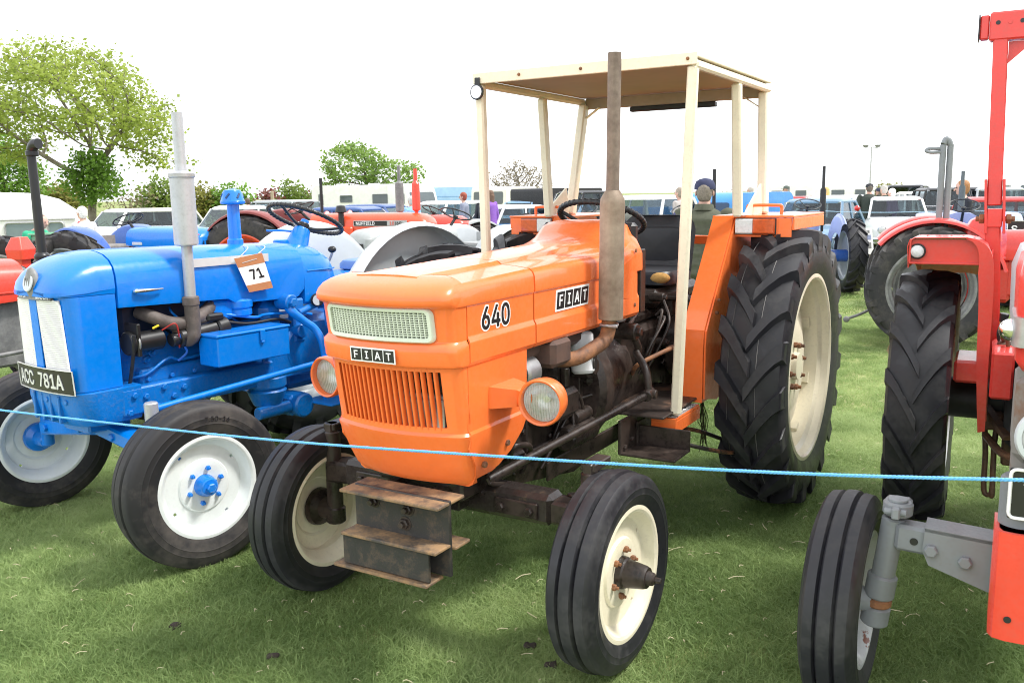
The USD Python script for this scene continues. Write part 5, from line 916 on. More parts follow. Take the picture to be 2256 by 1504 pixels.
def tuft(seed, n, rad, h0, h1, w, lean):
    r = np.random.default_rng(seed); v, f = [], []
    for k in range(n):
        a, q = r.uniform(0, 2 * PI), rad * math.sqrt(r.uniform()); bx_, by_ = q * math.cos(a), q * math.sin(a); d = r.uniform(0, 2 * PI); h = r.uniform(h0, h1); ln = h * r.uniform(.25, lean); s = r.uniform(0, PI)
        ww = w * r.uniform(.7, 1.3); px, py = ww / 2 * math.cos(s), ww / 2 * math.sin(s); b = len(v); dx, dy = math.cos(d), math.sin(d)
        v += [(bx_ - px, by_ - py, -.01), (bx_ + px, by_ + py, -.01), (bx_ + dx * ln * .3 - px * .85, by_ + dy * ln * .3 - py * .85, h * .55), (bx_ + dx * ln * .3 + px * .85, by_ + dy * ln * .3 + py * .85, h * .55), (bx_ + dx * ln, by_ + dy * ln, h)]
        f += [(b, b + 1, b + 3), (b, b + 3, b + 2), (b + 2, b + 3, b + 4)]
    return np.array(v), np.array(f)
def scatter(name, label, protos, P, scale, seed, mat):
    r = np.random.default_rng(seed); pi = UsdGeom.PointInstancer.Define(stage, '/World/' + name); paths = []
    for i, (v, f) in enumerate(protos):
        m = usdkit.mesh(stage, f'/World/{name}/tuft_{i:03d}', (v, f), mat, False); paths.append(m.GetPath())
    pi.CreatePrototypesRel().SetTargets(paths); n = len(P)
    pi.CreateProtoIndicesAttr(Vt.IntArray.FromNumpy(r.integers(0, len(protos), n).astype(np.int32)))
    pi.CreatePositionsAttr(Vt.Vec3fArray.FromNumpy(P.astype(np.float32)))
    a = r.uniform(0, 2 * PI, n); s = scale * r.uniform(.75, 1.3, n) if np.size(scale) == 1 else scale
    pi.CreateOrientationsAttr(Vt.QuathArray([Gf.Quath(float(math.cos(t / 2)), 0, 0, float(math.sin(t / 2))) for t in a]))
    pi.CreateScalesAttr(Vt.Vec3fArray.FromNumpy(np.stack([s, s, s * r.uniform(.7, 1.25, n)], 1).astype(np.float32)))
    return tag(pi, label, 'grass', kind='stuff')
rgg = np.random.default_rng(11)
def field(n, d0, d1, wid):
    D = np.sqrt(rgg.uniform(d0 ** 2, d1 ** 2, n)); X = rgg.uniform(-1, 1, n) * (wid * D + .4); return np.stack([X, D, gheight(X, D) + .0], 1)
scatter('grass', 'short green mown turf with pale dry blades covering the field', [tuft(k, 78, .085, .009, .030, .0031, 2.5) for k in range(7)], np.vstack([field(21000, 1.7, 6.5, .68), field(13000, 6.5, 12, .66)]), 1.0, 2, gmat)
scatter('distant_grass', 'mown turf further back between the rows of vehicles', [tuft(40 + k, 52, .16, .012, .038, .009, 2.2) for k in range(4)], field(14000, 12, 30, .66), 1.15, 3, gmat)
# dry stalks lying on the turf
drym = plain('dry_straw', (.62, .54, .36), rough=.85, var=.3)
ds = G()
for k in range(1000):
    D = math.sqrt(rgg.uniform(1.8 ** 2, 7.5 ** 2)); X = rgg.uniform(-.66, .66) * D; a = rgg.uniform(0, PI); L = rgg.uniform(.010, .035) if k % 9 else rgg.uniform(.04, .09); c, s_ = math.cos(a), math.sin(a); z = float(gheight(X, D)) + rgg.uniform(.016, .026)
    ds.add(tube([(X, D, z), (X + c * L * .5, D + s_ * L * .5, z + .004), (X + c * L + .01, D + s_ * L - .005, z + rgg.uniform(-.01, .01))], .0012 * rgg.uniform(.8, 1.7), 4, 2))
tag(put(None, 'dry_stalks', ds, drym, False), 'loose pale dry grass stalks scattered over the foreground turf', 'dry grass', kind='stuff')
cl = G()
for X, D in ((.12, 2.95), (.05, 3.1), (-1.35, 3.3), (.58, 2.55), (-.9, 3.05), (-.22, 2.45), (1.35, 3.4)):
    v, f = sphere((X, D, .004), .020, 7, (1.3, 1, .5)); v = v + (meshkit.noise(v * 60)[:, None] - .5) * .02; cl.add((v, f))
tag(put(None, 'mud_clods', cl, plain('dark_mud', (.035, .026, .02), rough=.95, var=.4, bump=1, bd=.005), True), 'small dark crumbs of mud lying on the turf between the front wheels', 'mud', kind='stuff')
# the blue rope across the front
def ray_pt(px, py, D):
    u = (px - 1128) / FPX; w = (py - 752) / FPX; d = _right * u + _down * w + _fwd; return V(0, 0, CAMH) + d * (D / d[1])
rp_ = smoothpath([ray_pt(-700, 800, 3.7), ray_pt(-300, 860, 3.35), ray_pt(0, 903, 3.1), ray_pt(560, 965, 2.62), ray_pt(1130, 1007, 2.25), ray_pt(1700, 1040, 1.98), ray_pt(2256, 1057, 1.78), ray_pt(2700, 1062, 1.6)], 160)
rope = G(); tgn = np.gradient(rp_, axis=0); tgn /= np.linalg.norm(tgn, axis=1, keepdims=True); sarc = np.concatenate([[0], np.cumsum(np.linalg.norm(np.diff(rp_, axis=0), axis=1))])
sd_ = np.cross(tgn, V(0, 0, 1)); sd_ /= np.linalg.norm(sd_, axis=1, keepdims=True); up_ = np.cross(sd_, tgn)
rpart = thing('rope', 'bright blue twisted rope stretched across the front of the tractors', 'rope')
for k in range(3):
    ph = sarc / .026 * 2 * PI + k * 2 * PI / 3; put(rpart, 'strand', tube(rp_ + .0020 * (np.cos(ph)[:, None] * sd_ + np.sin(ph)[:, None] * up_), .0023, 6, 0), M['ropeblue'], 60)
# ------------------------------------------------------------------ other vintage tractors, plainer
def gp(px, D, z=0.0):
    """ground point under picture column px at forward distance D (layout aid)"""
    h = 427.8 - (px - 1128) * .016; p = ray_pt(px, h, D); return V(p[0], D, z)
def rot2(yaw, x, y): return V(math.cos(yaw) * x - math.sin(yaw) * y, math.sin(yaw) * x + math.cos(yaw) * y, 0)
def arc_fender(t, s, mat, R=.66, zc=.60, y0=.36, y1=.66, a0=15, a1=165, skirt=.3, lip=.04): return arch_fender(t, 'fender', s, mat, .02, zc, R + .07, y0, y1, math.radians(a0), math.radians(a1), 20, lip, skirt)
def plain_tractor(label, loc, yaw, col, rim, R=.62, L=1.85, hz=1.32, zb=.88, hw=.24, fend=None, group=None, stack=None, seatm=None, eng=None, grille='bars', lamps=False, xr=.72, xn=2.2, tyrem=None, stackm=None, sw=True, name='vintage_tractor', ft=True, N=17, nose_r=.10, swz=1.42, fy=.66, fa=165):
    """stack: (x, y, bottom z, top z, radius of the muffler or 0)"""
    t = thing(name, label, 'tractor', loc, yaw, group or 'vintage tractors standing in the rows behind')
    for s in (1, -1):
        rear_wheel(t, (0, s * .60, R), (0, 1, 0), R, .29, R * .64, rim, rim, tyrem or M['rubber_dusty'], outer=s, N=N, n=44, discs=-.03, lug=.03, parts=False, lw=.045)
        if ft: front_wheel(t, (L, s * .58, .34), (0, 1, 0), .34, .16, .21, rim, rim, rim, tyrem or M['rubber_dusty'], outer=s, detail=False, N=36, hubstyle='cap')
        if fend is not None: arc_fender(t, s, fend, R=R, zc=R, y1=fy, a1=fa)
    put(t, 'hood', loft([bh(xr, hz - .01, zb + .06, hw, .12), bh(xr + .4, hz, zb + .04, hw, .12), bh(xn - .35, hz, zb, hw, .12), bh(xn - .12, hz - .02, zb, hw * .98, .12), bh(xn - .03, hz - .07, zb + .01, hw * .92, .1), bh(xn, hz - .14, zb + .03, hw * .8, .08)]), col, 38)
    nz = put(t, 'nose', loft([[(x, y, z) for x, y in bn(X, w, xn - .18, .05)] for z, X, w in ((.62, xn, hw * .9), (.66, xn + .02, hw), (zb + .02, xn + .02, hw), (hz - .14, xn + .01, hw * .95), (hz - .12, xn - .01, hw * .9))]), col, 40)
    if grille:
        gm_ = M['steel'] if grille == 'bars' else M['black']
        g0 = put(nz, 'grille', shell([[(xn + .025 - .55 * y * y, y, z) for y in np.linspace(-hw * .7, hw * .7, 7)] for z in (.70, hz - .18)], .01), M['black'], 30)
        if grille == 'bars':
            for z in np.linspace(.72, hz - .20, 13): put(g0, 'grille_bar', tube([(xn + .03 - .55 * y * y, y, z) for y in np.linspace(-hw * .66, hw * .66, 5)], .006, 5, 2), gm_, 40)
            put(g0, 'grille_post', bar((xn + .034, 0, .70), (xn + .034, 0, hz - .18), .03, .012, (1, 0, 0)), gm_)
        else:
            for y in (-hw * .6, 0, hw * .6): put(g0, 'grille_bar', bar((xn + .03 - .55 * y * y, y, .70), (xn + .03 - .55 * y * y, y, hz - .18), .035, .012, (1, 0, 0)), col)
    put(t, 'engine', [bx(.75, xn - .15, -.16, .16, .52, zb + .1, .02), bx(.1, .8, -.17, .17, .45, .92, .04), cyl((0, -.55, R), (0, .55, R), .10, n=18), bx(-.2, .3, -.22, .22, .45, .95, .05), cyl((1.2, .16, .75), (1.5, .16, .75), .05, n=14), cyl((1.2, -.16, .7), (1.4, -.16, .7), .06, n=14)], eng or col, 35)
    put(t, 'front_axle', [bar((L, -.52, .44), (L, .52, .44), .07, .08), bx(L - .1, L + .1, -.1, .1, .46, .60)], eng or col)
    if seatm is not None:
        st_ = put(t, 'seat', cushion(-.16, .26, -.22, .22, .98, .06, .09), seatm, 35); put(st_, 'seat_back', [shell([[(-.16 - .05 * math.cos(a) + .05, .24 * math.sin(a), z) for a in np.linspace(-1.3, 1.3, 9)] for z in (1.0, 1.16)], .02)], seatm, 40)
    if sw:
        steering_wheel(t, (.50, 0, swz), unit((-.40, 0, .91)), .21, M['black'], .010, 3, 36, grip=False); put(t, 'steering_column', cyl((.51, 0, swz - .04), (.72, 0, hz - .15), .02, n=10), M['black'], 40)
    if stack:
        x, y, z0, z1, r = stack; sm_ = stackm or M['black']
        if r: put(t, 'exhaust', lathe([(z0, .024), (z0 + .1, .024), (z0 + .12, r), (z0 + .1 + .55 * (z1 - z0), r), (z0 + .14 + .55 * (z1 - z0), .026), (z1, .026), (z1, .02)], (x, y, 0), (0, 0, 1), 20), sm_, 35)
        else: put(t, 'exhaust', lathe([(z0 - .02, .055), (z0, .055), (z0 + .03, .035), (z0 + .04, .027), (z1, .027), (z1, .022)], (x, y, 0), (0, 0, 1), 18), sm_, 35)
    if lamps:
        for s in (1, -1):
            c = V(xr + .75, s * (hw + .10), hz - .03); h_ = put(t, 'headlamp', [lathe([(-.06, 0), (-.05, .04), (0, .075), (.02, .078)], c, (1, 0, 0), 22), cyl(c, c + V(-.03, -s * .12, -.05), .012, n=8)], col, 40); put(h_, 'lens', lathe([(.015, .072), (.03, .04), (.034, 0)], c, (1, 0, 0), 22), M['lens'], 40)
    return t
def side_text(t, s, x0, y, z, h, mat, sgn, name='lettering', sx=1.0):
    ex = (-1, 0, 0) if sgn > 0 else (1, 0, 0); put(t, name, onto(text(s, h, .003, True, sx), (x0, sgn * y, z), ex, (0, 0, 1)), mat, False)
# red neighbour of the blue tractor, cut by the left edge
T1 = plain_tractor('red tractor with grey engine and tall black exhaust, left of the blue tractor', (-3.12, 7.02, 0), -2.2, M['brightred'], M['wheelgrey'], hz=1.28, zb=.93, eng=M['engrey'], seatm=None, stack=None, fend=None, hw=.235, xr=.80, lamps=False, sw=False)
side_text(T1, 'MASSEY - FERGUSON', 1.86, .243, .97, .035, M['platesilver'], 1)
put(T1, 'hood_seam', [bar((.82, .243, 1.05), (2.0, .243, 1.05), .006, .012), bar((1.3, .236, 1.06), (1.3, .20, 1.24), .008, .01, (1, 0, 0))], M['brightred'])
put(T1, 'dash_cowl', loft([bh(.79, 1.25, 1.0, .2, .12), bh(.70, 1.2, 1.02, .18, .1)]), M['engrey'], 40)
put(T1, 'engine_pipes', [tube([(1.0 + .2 * k, .17, .9), (1.05 + .2 * k, .2, .82), (1.2 + .2 * k, .19, .7), (1.1 + .2 * k, .18, .6)], .012, 7) for k in range(5)] + [cyl((1.1 + .25 * k, .16, .72 + .04 * (k % 2)), (1.1 + .25 * k, .22, .72 + .04 * (k % 2)), .04, n=16) for k in range(4)], M['engrey'], 40)
put(T1, 'drag_link', cyl((2.0, .42, .62), (.8, .38, .66), .015, n=10), M['engrey'], 40)
c1 = gp(83, 6.55); dl = c1 - V(-3.12, 7.02, 0); q1 = rot2(2.2, dl[0], dl[1])
put(T1, 'exhaust', lathe([(1.22, .06), (1.235, .066), (1.25, .05), (1.27, .055), (1.285, .05), (1.30, .033), (2.0, .031)], (q1[0], q1[1], 0), (0, -.012, 1), 22), M['black'], 35)
put(T1, 'rain_flap', [cyl((q1[0], q1[1] - .01, 1.99), (q1[0], q1[1] - .01, 2.03), .045, n=18), tube([(q1[0], q1[1] - .01, 2.03), (q1[0], q1[1] + .03, 2.07), (q1[0] - .01, q1[1] + .075, 2.075)], .038, 12)], M['black'], 35)
T2 = plain_tractor('small orange red tractor with grey barred grille facing forward at far left', gp(8, 11.9), -1.72, M['orangered'], M['fergrey'], hz=1.33, zb=.95, fend=None, eng=M['engrey'], seatm=None, sw=False, xn=2.2)
T2b = plain_tractor('red tractor with grey rimmed rear wheel standing before the white camper van', gp(10, 10.6) + V(0, .6, 0), 3.0, M['brightred'], M['fergrey'], R=.64, hz=1.28, fend=None, eng=M['engrey'], sw=False)
put(T2b, 'toolbox', loft([[(x, y, z) for x, y in rrect(-.52 - o, -.36 + o, .78 - o, .98 + o, .03, 4)] for z, o in ((1.02, .02), (1.12, .03), (1.14, .03), (1.27, -.02))]), M['brightred'], 35); put(T2b, 'rear_plate', bx(-.50, -.38, .80, .96, .6, 1.02), M['brightred'])
T3 = plain_tractor('mid blue tractor with orange rear rim and brown seat facing right, by the campervan', gp(145, 12.6) + rot2(-.5, 0, .6), -.5, M['blue'], paint('orange_rim', (.75, .14, .02), rough=.35), R=.62, hz=1.30, zb=.98, fend=M['darkblue'], seatm=M['greyvinyl'], sw=True, grille='open', eng=M['darkblue'], L=1.85, xn=2.15, swz=1.40, tyrem=two('muddy_tyre', (.05, .042, .036), (.22, .18, .13), .3, .62, 5, .8, rough2=.95))
put(T3, 'name_emblem', bx(.85, 1.05, -.248, -.242, 1.05, 1.09, .002), M['platesilver']); put(T3, 'orange_marker', cyl((2.04, -.16, 1.16), (2.10, -.19, 1.16), .05, n=18), M['amber'], 40)
T4 = plain_tractor('orange red tractor lettered on its hood side, with dark precleaner and red stack', gp(586, 12.6), -.25, M['orangered'], M['orangered'], R=.72, hz=1.45, zb=1.05, fend=M['darkred'], hw=.26, stack=(2.22, .0, 1.36, 2.02, .055), stackm=M['brightred'], seatm=M['vinyl'], eng=M['darkred'], L=2.1, xn=2.45, xr=.78, swz=1.52)
lp4 = put(T4, 'name_strip', bx(1.42, 2.18, -.268, -.262, 1.275, 1.35, .002), M['steel']); put(T4, 'dark_strip', bx(1.43, 1.90, -.272, -.268, 1.282, 1.343, .002), M['black'])
side_text(T4, 'NUFFIELD', 1.455, .2722, 1.292, .042, M['white'], -1, sx=.95); side_text(T4, '10', 1.93, .2685, 1.292, .042, M['brightred'], -1); side_text(T4, '/60', 2.01, .2685, 1.292, .042, M['black'], -1, 'lettering_dark')
put(T4, 'side_tank', bx(.82, 1.42, -.32, -.25, 1.10, 1.27, .02), M['orangered']); put(T4, 'precleaner', lathe([(1.27, .04), (1.45, .038), (1.46, .075), (1.475, .078), (1.55, .055), (1.56, 0)], (1.25, -.27, 0), (0, 0, 1), 20), M['black'], 35)
T4b = plain_tractor('red tractor with thick grey muffler standing up behind the orange red lettered one', gp(760, 15.2), -.3, M['brightred'], M['wheelgrey'], hz=1.35, fend=None, eng=M['engrey'], stack=(1.0, 0, 1.3, 2.16, .07), stackm=M['engrey'], sw=False)
T5 = plain_tractor('red tractor with round headlamps and a thin black exhaust', gp(585, 15.6), -.4, M['brightred'], M['brightred'], hz=1.40, zb=.95, fend=M['brightred'], stack=(1.15, .0, 1.36, 1.98, .0), lamps=True, seatm=M['vinyl'], eng=M['darkred'], xn=2.2, swz=1.5)
T6 = plain_tractor('grey tractor with rounded pale fenders seen past the front left canopy post', gp(1062, 12.2), -2.3, M['fergrey'], M['fergrey'], R=.60, hz=1.30, zb=.90, fend=M['palegrey'], seatm=M['fergrey'], eng=M['fergrey'], N=16)
T6b = plain_tractor('grey tractor with thin steering wheel just left of the canopy post', gp(1012, 15.2), -2.5, M['fergrey'], M['fergrey'], R=.60, hz=1.30, zb=.90, fend=M['fergrey'], seatm=None, eng=M['fergrey'])
T7 = plain_tractor('dark olive tractor with big black tyre and slim silver stack behind the fender lamp', gp(1255, 12.8), 1.1, plain('olive_dark', (.05, .055, .035), rough=.5), M['fergrey'], R=.70, hz=1.4, zb=.95, fend=None, stack=(1.6, -.1, 1.35, 1.97, .0), stackm=M['silver'], seatm=M['vinyl'], tyrem=M['rubber'])
T9 = plain_tractor('dark tractor with thin white steering wheel spokes behind the black seat', gp(1500, 12.2), 1.2, M['darkblue'], M['wheelgrey'], hz=1.3, fend=None, stack=(1.3, -.25, 1.28, 1.98, .0), eng=M['darkblue'], swz=1.40)
T10 = plain_tractor('lavender grey blue tractor facing away, with tall black exhaust and round steering wheel', gp(1795, 14.5), 1.45, M['lavender'], M['palegrey'], R=.60, hz=1.28, zb=.92, fend=M['lavender'], stack=(.95, -.34, .95, 2.05, .05), eng=M['darkblue'], seatm=None, N=18, swz=1.42, tyrem=M['rubber'], fy=.44, fa=128)
put(T10, 'dash_panel', [loft([[(x, y, z) for y, z in rrect(-.2, .2, .98, 1.28, .09, 5)] for x in (.70, .73)])], M['lavender'], 35); put(T10, 'gauge', cyl((.70, -.05, 1.16), (.69, -.05, 1.16), .05, n=18), M['black'], 35); put(T10, 'tail_lamp', sphere((-.2, -.62, 1.36), .045, 8), M['redlens'], 60)
T11 = plain_tractor('red tractor with grey roll hoop and grey rimmed wheel behind the worn red one', gp(2062, 9.2) + rot2(-.38, 0, .6), -.38, M['red'], M['engrey'], R=.64, hz=1.22, zb=.85, fend=M['red'], seatm=None, eng=M['red'], N=20, swz=1.36, sw=False, tyrem=M['rubber_dusty'], fa=140)
put(T11, 'roll_hoop', tube([(.06, -.36, .7), (.06, -.36, 1.95), (.065, -.355, 2.10), (.09, -.35, 2.155), (.125, -.345, 2.10), (.13, -.34, 1.95), (.13, -.34, .7)], .032, 14, 5), GX, 50); put(T11, 'hoop_hook', tube([(.04, -.36, 2.06), (-.06, -.37, 2.065), (-.10, -.38, 2.045), (-.06, -.39, 2.025), (.04, -.37, 2.025)], .018, 8), GX, 50)
put(T11, 'lift_link', [tube([(-.35, -.36, .50), (-.62, -.42, .34), (-.78, -.44, .27)], .016, 8), sphere((-.80, -.445, .26), .035, 8)], M['engrey'], 50)
put(T11, 'seat_shroud', loft([[(x, y, z) for x, y in rrect(.30 - o, .62 + o, -.62 - o * .4, -.36, .05, 4)] for z, o in ((1.12, .02), (1.24, .0), (1.33, -.05), (1.36, -.10))]), M['red'], 40)
T12 = plain_tractor('lavender tractor with white bordered black number plate, behind the red roll bar', gp(2135, 12.6), 1.2, M['lavender'], M['palegrey'], R=.62, hz=1.30, fend=M['lavender'], stack=(.9, .0, 1.15, 1.9, .045), stackm=plain('dull_exhaust', (.09, .11, .12), rough=.5), eng=M['darkblue'], seatm=None, swz=1.40)
n12 = put(T12, 'number_plate', bx(-.58, -.57, -.74, -.42, 1.02, 1.22, .003), M['plate']); put(n12, 'border', tube([(-.582, y, z) for y, z in rrect(-.73, -.43, 1.03, 1.21, .015, 3)], .006, 5, 0, True), M['white'], 40); put(n12, 'character', onto(text('S', .09, .003, True), (-.581, -.47, 1.06), (0, -1, 0), (0, 0, 1)), M['white'], False)
# ------------------------------------------------------------------ parked cars
def car(label, loc, yaw, col, roofcol=None, L=4.0, W=1.5, H=1.42, hood=1.05, belt=.90, hoodz=.86, tailz=.84, gh=(.34, .60, -.80, -1.25), est=False, name='parked_car', cat='car', chrome=True, lamps=True, pane=None, plate=None, sun=None, group=None, rackbar=False):
    """x forward from the middle; gh: windscreen foot, roof front, roof rear, rear window foot (x as a fraction of L/2)"""
    t = thing(name, label, cat, loc, yaw, group or 'old cars parked in rows behind the tractors'); hl = L / 2; rc = roofcol or col
    xs = np.array([-1, -.985, -.93, -.75, -.45, -.1, .2, .42, .7, .9, .97, 1.0]) * hl
    def sec(x):
        u = x / hl; w = W / 2 * (1 - .10 * max(0, abs(u) - .55) / .45 - .10 * max(0, abs(u) - .93) / .07)
        zt = belt if gh[3] < u < gh[0] else (np.interp(u, [gh[0], .9, 1], [belt, hoodz - .02, hoodz - .16]) if u >= gh[0] else np.interp(u, [-1, -.93, gh[3]], [tailz - .16, tailz, belt]))
        zb = .26 + .05 * (abs(u) > .9); m = (zt - zb)
        return [(x, s_ * w * k, zb + m * q) for s_, lst in ((1, ((.80, 0), (.96, .08), (1.0, .35), (1.0, .62), (.97, .84), (.88, .965), (.55, 1.0))), (-1, ((.55, 1.0), (.88, .965), (.97, .84), (1.0, .62), (1.0, .35), (.96, .08), (.80, 0)))) for k, q in lst]
    b = put(t, 'body', loft([sec(x) for x in xs]), col, 35)
    x0, x1, x2, x3 = [g * hl for g in gh]; wb, wr = W / 2 * .93, W / 2 * .80
    rf = []
    for z, o in ((H - .10, 0.0), (H - .06, -.005), (H - .025, .05), (H, .16)): rf.append([(x, y, z - .02 * ((x - (x1 + x2) / 2) / (x1 - x2)) ** 2) for x, y in rrect(x2 - .02 + o, x1 + .02 - o, -wr + o * .6, wr - o * .6, .12, 4)])
    put(t, 'roof', loft(rf), rc, 40)
    zr = H - .085
    for s in (1, -1):
        A = [(x0 - .04, s * wb, belt - .02), (x1, s * wr * .99, zr)]; Bp = [(x3 + .04, s * wb, belt - .02), (x2, s * wr * .99, zr)]
        put(t, 'pillar', bar(*A, .05, .06), rc); put(t, 'pillar', bar(*Bp, .07 if not est else .06, .07), rc)
        mids = (.5,) if not est else (.42, .72)
        for u in mids:
            xm = (x0 + x1) / 2 * (1 - u) + (x2 + x3) / 2 * u; put(t, 'pillar', bar((xm, s * wb, belt - .02), (xm - .04, s * wr * .99, zr), .045, .04), rc)
        us = [0, *mids, 1]
        for ua, ub in zip(us[:-1], us[1:]):
            def P(u, k):
                lo = x0 - .04 + (x3 - x0 + .08) * u; hi = x1 + (x2 - x1) * u; return (lo + (hi - lo) * k, s * (wb + (wr * .99 - wb) * k - .004), belt + (zr - belt) * k)
            put(t, 'side_window', hexa([*[P(ua + (ub - ua) * e, k) for e, k in ((.02, 0), (.98, 0), (.98, 1), (.02, 1))], *[(p[0], p[1] - s * .006, p[2]) for p in [P(ua + (ub - ua) * e, k) for e, k in ((.02, 0), (.98, 0), (.98, 1), (.02, 1))]]]), pane or M['pane'], False)
        if chrome: put(t, 'trim', bar((hl * .9, s * W / 2 * .985, .66), (-hl * .9, s * W / 2 * .985, .66), .012, .018), M['chrome'])
    for nm, xa, xb in (('windscreen', x0 - .02, x1 + .005), ('rear_window', x3 + .02, x2 - .005)):
        d = .006; pts = [(xa, -wb * .96, belt), (xa, wb * .96, belt), (xb, wr * .95, zr), (xb, -wr * .95, zr)]; w_ = put(t, nm, hexa([*pts, *[(p[0] - d, p[1], p[2] - d) for p in pts]]), (sun if nm == 'windscreen' and sun else pane or M['pane']), False)
        put(w_, 'frame', tube(np.array(pts + []), .016, 6, 0, True), M['chrome'] if chrome else M['black'], 40)
    put(t, 'seats', [bx(x0 - .75, x0 - .6, -W * .36, -.06, .5, belt + .12, .04), bx(x0 - .75, x0 - .6, .06, W * .36, .5, belt + .12, .04), bx(x3 + .35, x3 + .5, -W * .36, W * .36, .5, belt + .08, .04), bx(x0 - .2, x0 - .05, -wb * .9, wb * .9, .6, belt - .02, .02)], M['vinyl'])
    for sx in (.62, -.60):
        for s in (1, -1):
            c = V(sx * hl, s * (W / 2 - .09), .30); w_ = put(t, 'wheel', lathe([(-.07, .19), (-.085, .24), (-.07, .29), (0, .305), (.07, .29), (.085, .24), (.07, .19)], c, (0, 1, 0), 28), M['rubber'], 40); put(w_, 'hub_cap', lathe([(.05, .19), (.055, .15), (.075, .10), (.085, 0)], c, (0, s, 0), 24), M['chrome'], 40)
            put(t, 'wheel_arch', lathe([(.0, .33), (.006, .35), (.0, .37)], (sx * hl, s * (W / 2 + .002), .31), (0, s, 0), 24, (math.radians(0), math.radians(360))), col, 40)
    if chrome:
        for sg_, nm in ((1, 'front_bumper'), (-1, 'rear_bumper')): put(t, nm, tube([(sg_ * (hl - .18), -W / 2 * .98, .42), (sg_ * (hl + .05), -W / 2 * .85, .42), (sg_ * (hl + .09), 0, .42), (sg_ * (hl + .05), W / 2 * .85, .42), (sg_ * (hl - .18), W / 2 * .98, .42)], .05, 8, 4), M['chrome'], 50)
    if lamps:
        for s in (1, -1):
            c = V(hl - .03, s * W * .355, .66); h = put(t, 'headlamp', lathe([(-.15, .09), (.0, .105), (.03, .10), (.035, .085)], c, (1, 0, 0), 22), M['chrome'], 40); put(h, 'lens', lathe([(.03, .088), (.05, .05), (.055, 0)], c, (1, 0, 0), 20), M['lens'], 40)
        g = put(t, 'grille', bx(hl - .015, hl + .012, -W * .25, W * .25, .50, .68, .01), M['black'])
        for k in range(5): put(g, 'grille_bar', bx(hl + .012, hl + .022, -W * .25, W * .25, .51 + .036 * k, .522 + .036 * k, .003), M['chrome'])
        for s in (1, -1): put(t, 'wiper', bar((x0 - .0, s * .3, belt + .02), (x0 - .10, s * .02, belt + .16), .012, .008), M['black'])
    if plate: p = put(t, 'number_plate', bx(hl + .06, hl + .10, -.26, .26, .46, .57, .003), M['card']); v, f = text(plate, .07, .002, True, .85); v = v.copy(); v[:, 0] -= v[:, 0].max() / 2; put(p, 'characters', onto((v, f), (hl + .1005, 0, .48), (0, 1, 0), (0, 0, 1)), M['black'], False)
    return t
P = {k: paint('car_' + k, c, rough=.3, dirt=.1, coat=.15, spec=.4) for k, c in dict(white=(.80, .80, .78), cream=(.74, .72, .62), blueg=(.15, .25, .36), green=(.07, .17, .12), red=(.45, .05, .05), dblue=(.04, .09, .25), grey=(.35, .38, .40), black=(.012, .012, .014), blue=(.06, .27, .62), lblue=(.36, .56, .78), midblue=(.13, .28, .55)).items()}
SAL = (.34, .10, -.52, -.80)
car('white car with chromed headlamps, blue sun strip and numbered plate beside the information board', gp(1975, 23.6), -1.83, P['white'], L=3.6, W=1.52, H=1.45, plate='TS 0061', gh=(.30, .08, -.60, -.86), belt=.92)
car('white saloon tucked behind the white car with the blue sun strip', gp(2035, 29), -1.75, P['white'], H=1.55, gh=SAL)
car('blue grey saloon with divided chrome window frames, behind the orange rear wheel', gp(1798, 20.2), -2.15, P['blueg'], L=3.8, W=1.55, H=1.46, gh=(.32, .08, -.55, -.85))
car('green estate with white roof facing right beside the blue grey saloon', gp(1885, 25.5), -.75, P['green'], P['white'], L=3.7, W=1.5, H=1.49, gh=(.32, .10, -.62, -.88))
car('small red saloon with yellow notice in its windscreen', gp(1742, 34), -2.0, P['red'], L=3.8, H=1.42, gh=SAL)
car('white saloon with slanting rear pillar seen between exhaust and canopy post', gp(1418, 20.5), -2.25, P['white'], L=4.2, W=1.6, H=1.60, belt=1.02, hoodz=.98, gh=(.28, .10, -.55, -.72))
car('dark old saloon with rounded roof behind the silver stack', gp(1265, 30), -2.4, P['black'], L=4.0, W=1.55, H=1.74, belt=1.08, gh=(.25, .10, -.5, -.9))
car('blue grey saloon with pale side windows behind the steering wheel', gp(1262, 24), -2.5, P['blueg'], L=4.0, W=1.55, H=1.48, gh=(.3, .1, -.5, -.82))
car('small pale blue car with white roof, right of the front left canopy post', gp(1102, 24.5), -2.5, P['midblue'], P['white'], L=3.05, W=1.41, H=1.38, gh=(.42, .2, -.75, -.9))
car('white estate car with dark windscreen in front of the light blue van', gp(965, 27), -2.35, P['white'], L=4.3, W=1.62, H=1.50, gh=(.30, .10, -.80, -.95), est=True)
car('dark blue saloon half hidden by the lettered orange red hood', gp(800, 21), -.3, P['dblue'], L=4.2, H=1.44, gh=SAL)
car('dark blue saloon further along behind the lettered hood', gp(855, 24), -.4, P['dblue'], L=4.2, H=1.46, gh=SAL)
car('white beetle shaped car with curved roof', gp(505, 24.5), -2.3, P['white'], L=4.0, W=1.54, H=1.48, gh=(.3, .1, -.4, -.9))
car('cream estate car behind the blue tractor seat', gp(268, 27), -2.2, P['white'], L=4.4, W=1.6, H=1.42, gh=(.3, .12, -.85, -.97), est=True)
car('pale car carrying a black spare tyre on its tail', gp(352, 27), -1.6, P['cream'], L=4.0, W=1.6, H=1.42, gh=SAL)
car('grey rounded saloon behind the red car', gp(2203, 27), -1.85, P['grey'], L=4.0, W=1.6, H=1.64, belt=1.05, gh=(.3, .08, -.5, -.85))
car('bright red car with chrome wipers behind the red roll bar', gp(2203, 19.6), -1.85, P['red'], L=3.9, W=1.55, H=1.44, gh=(.32, .1, -.55, -.85))
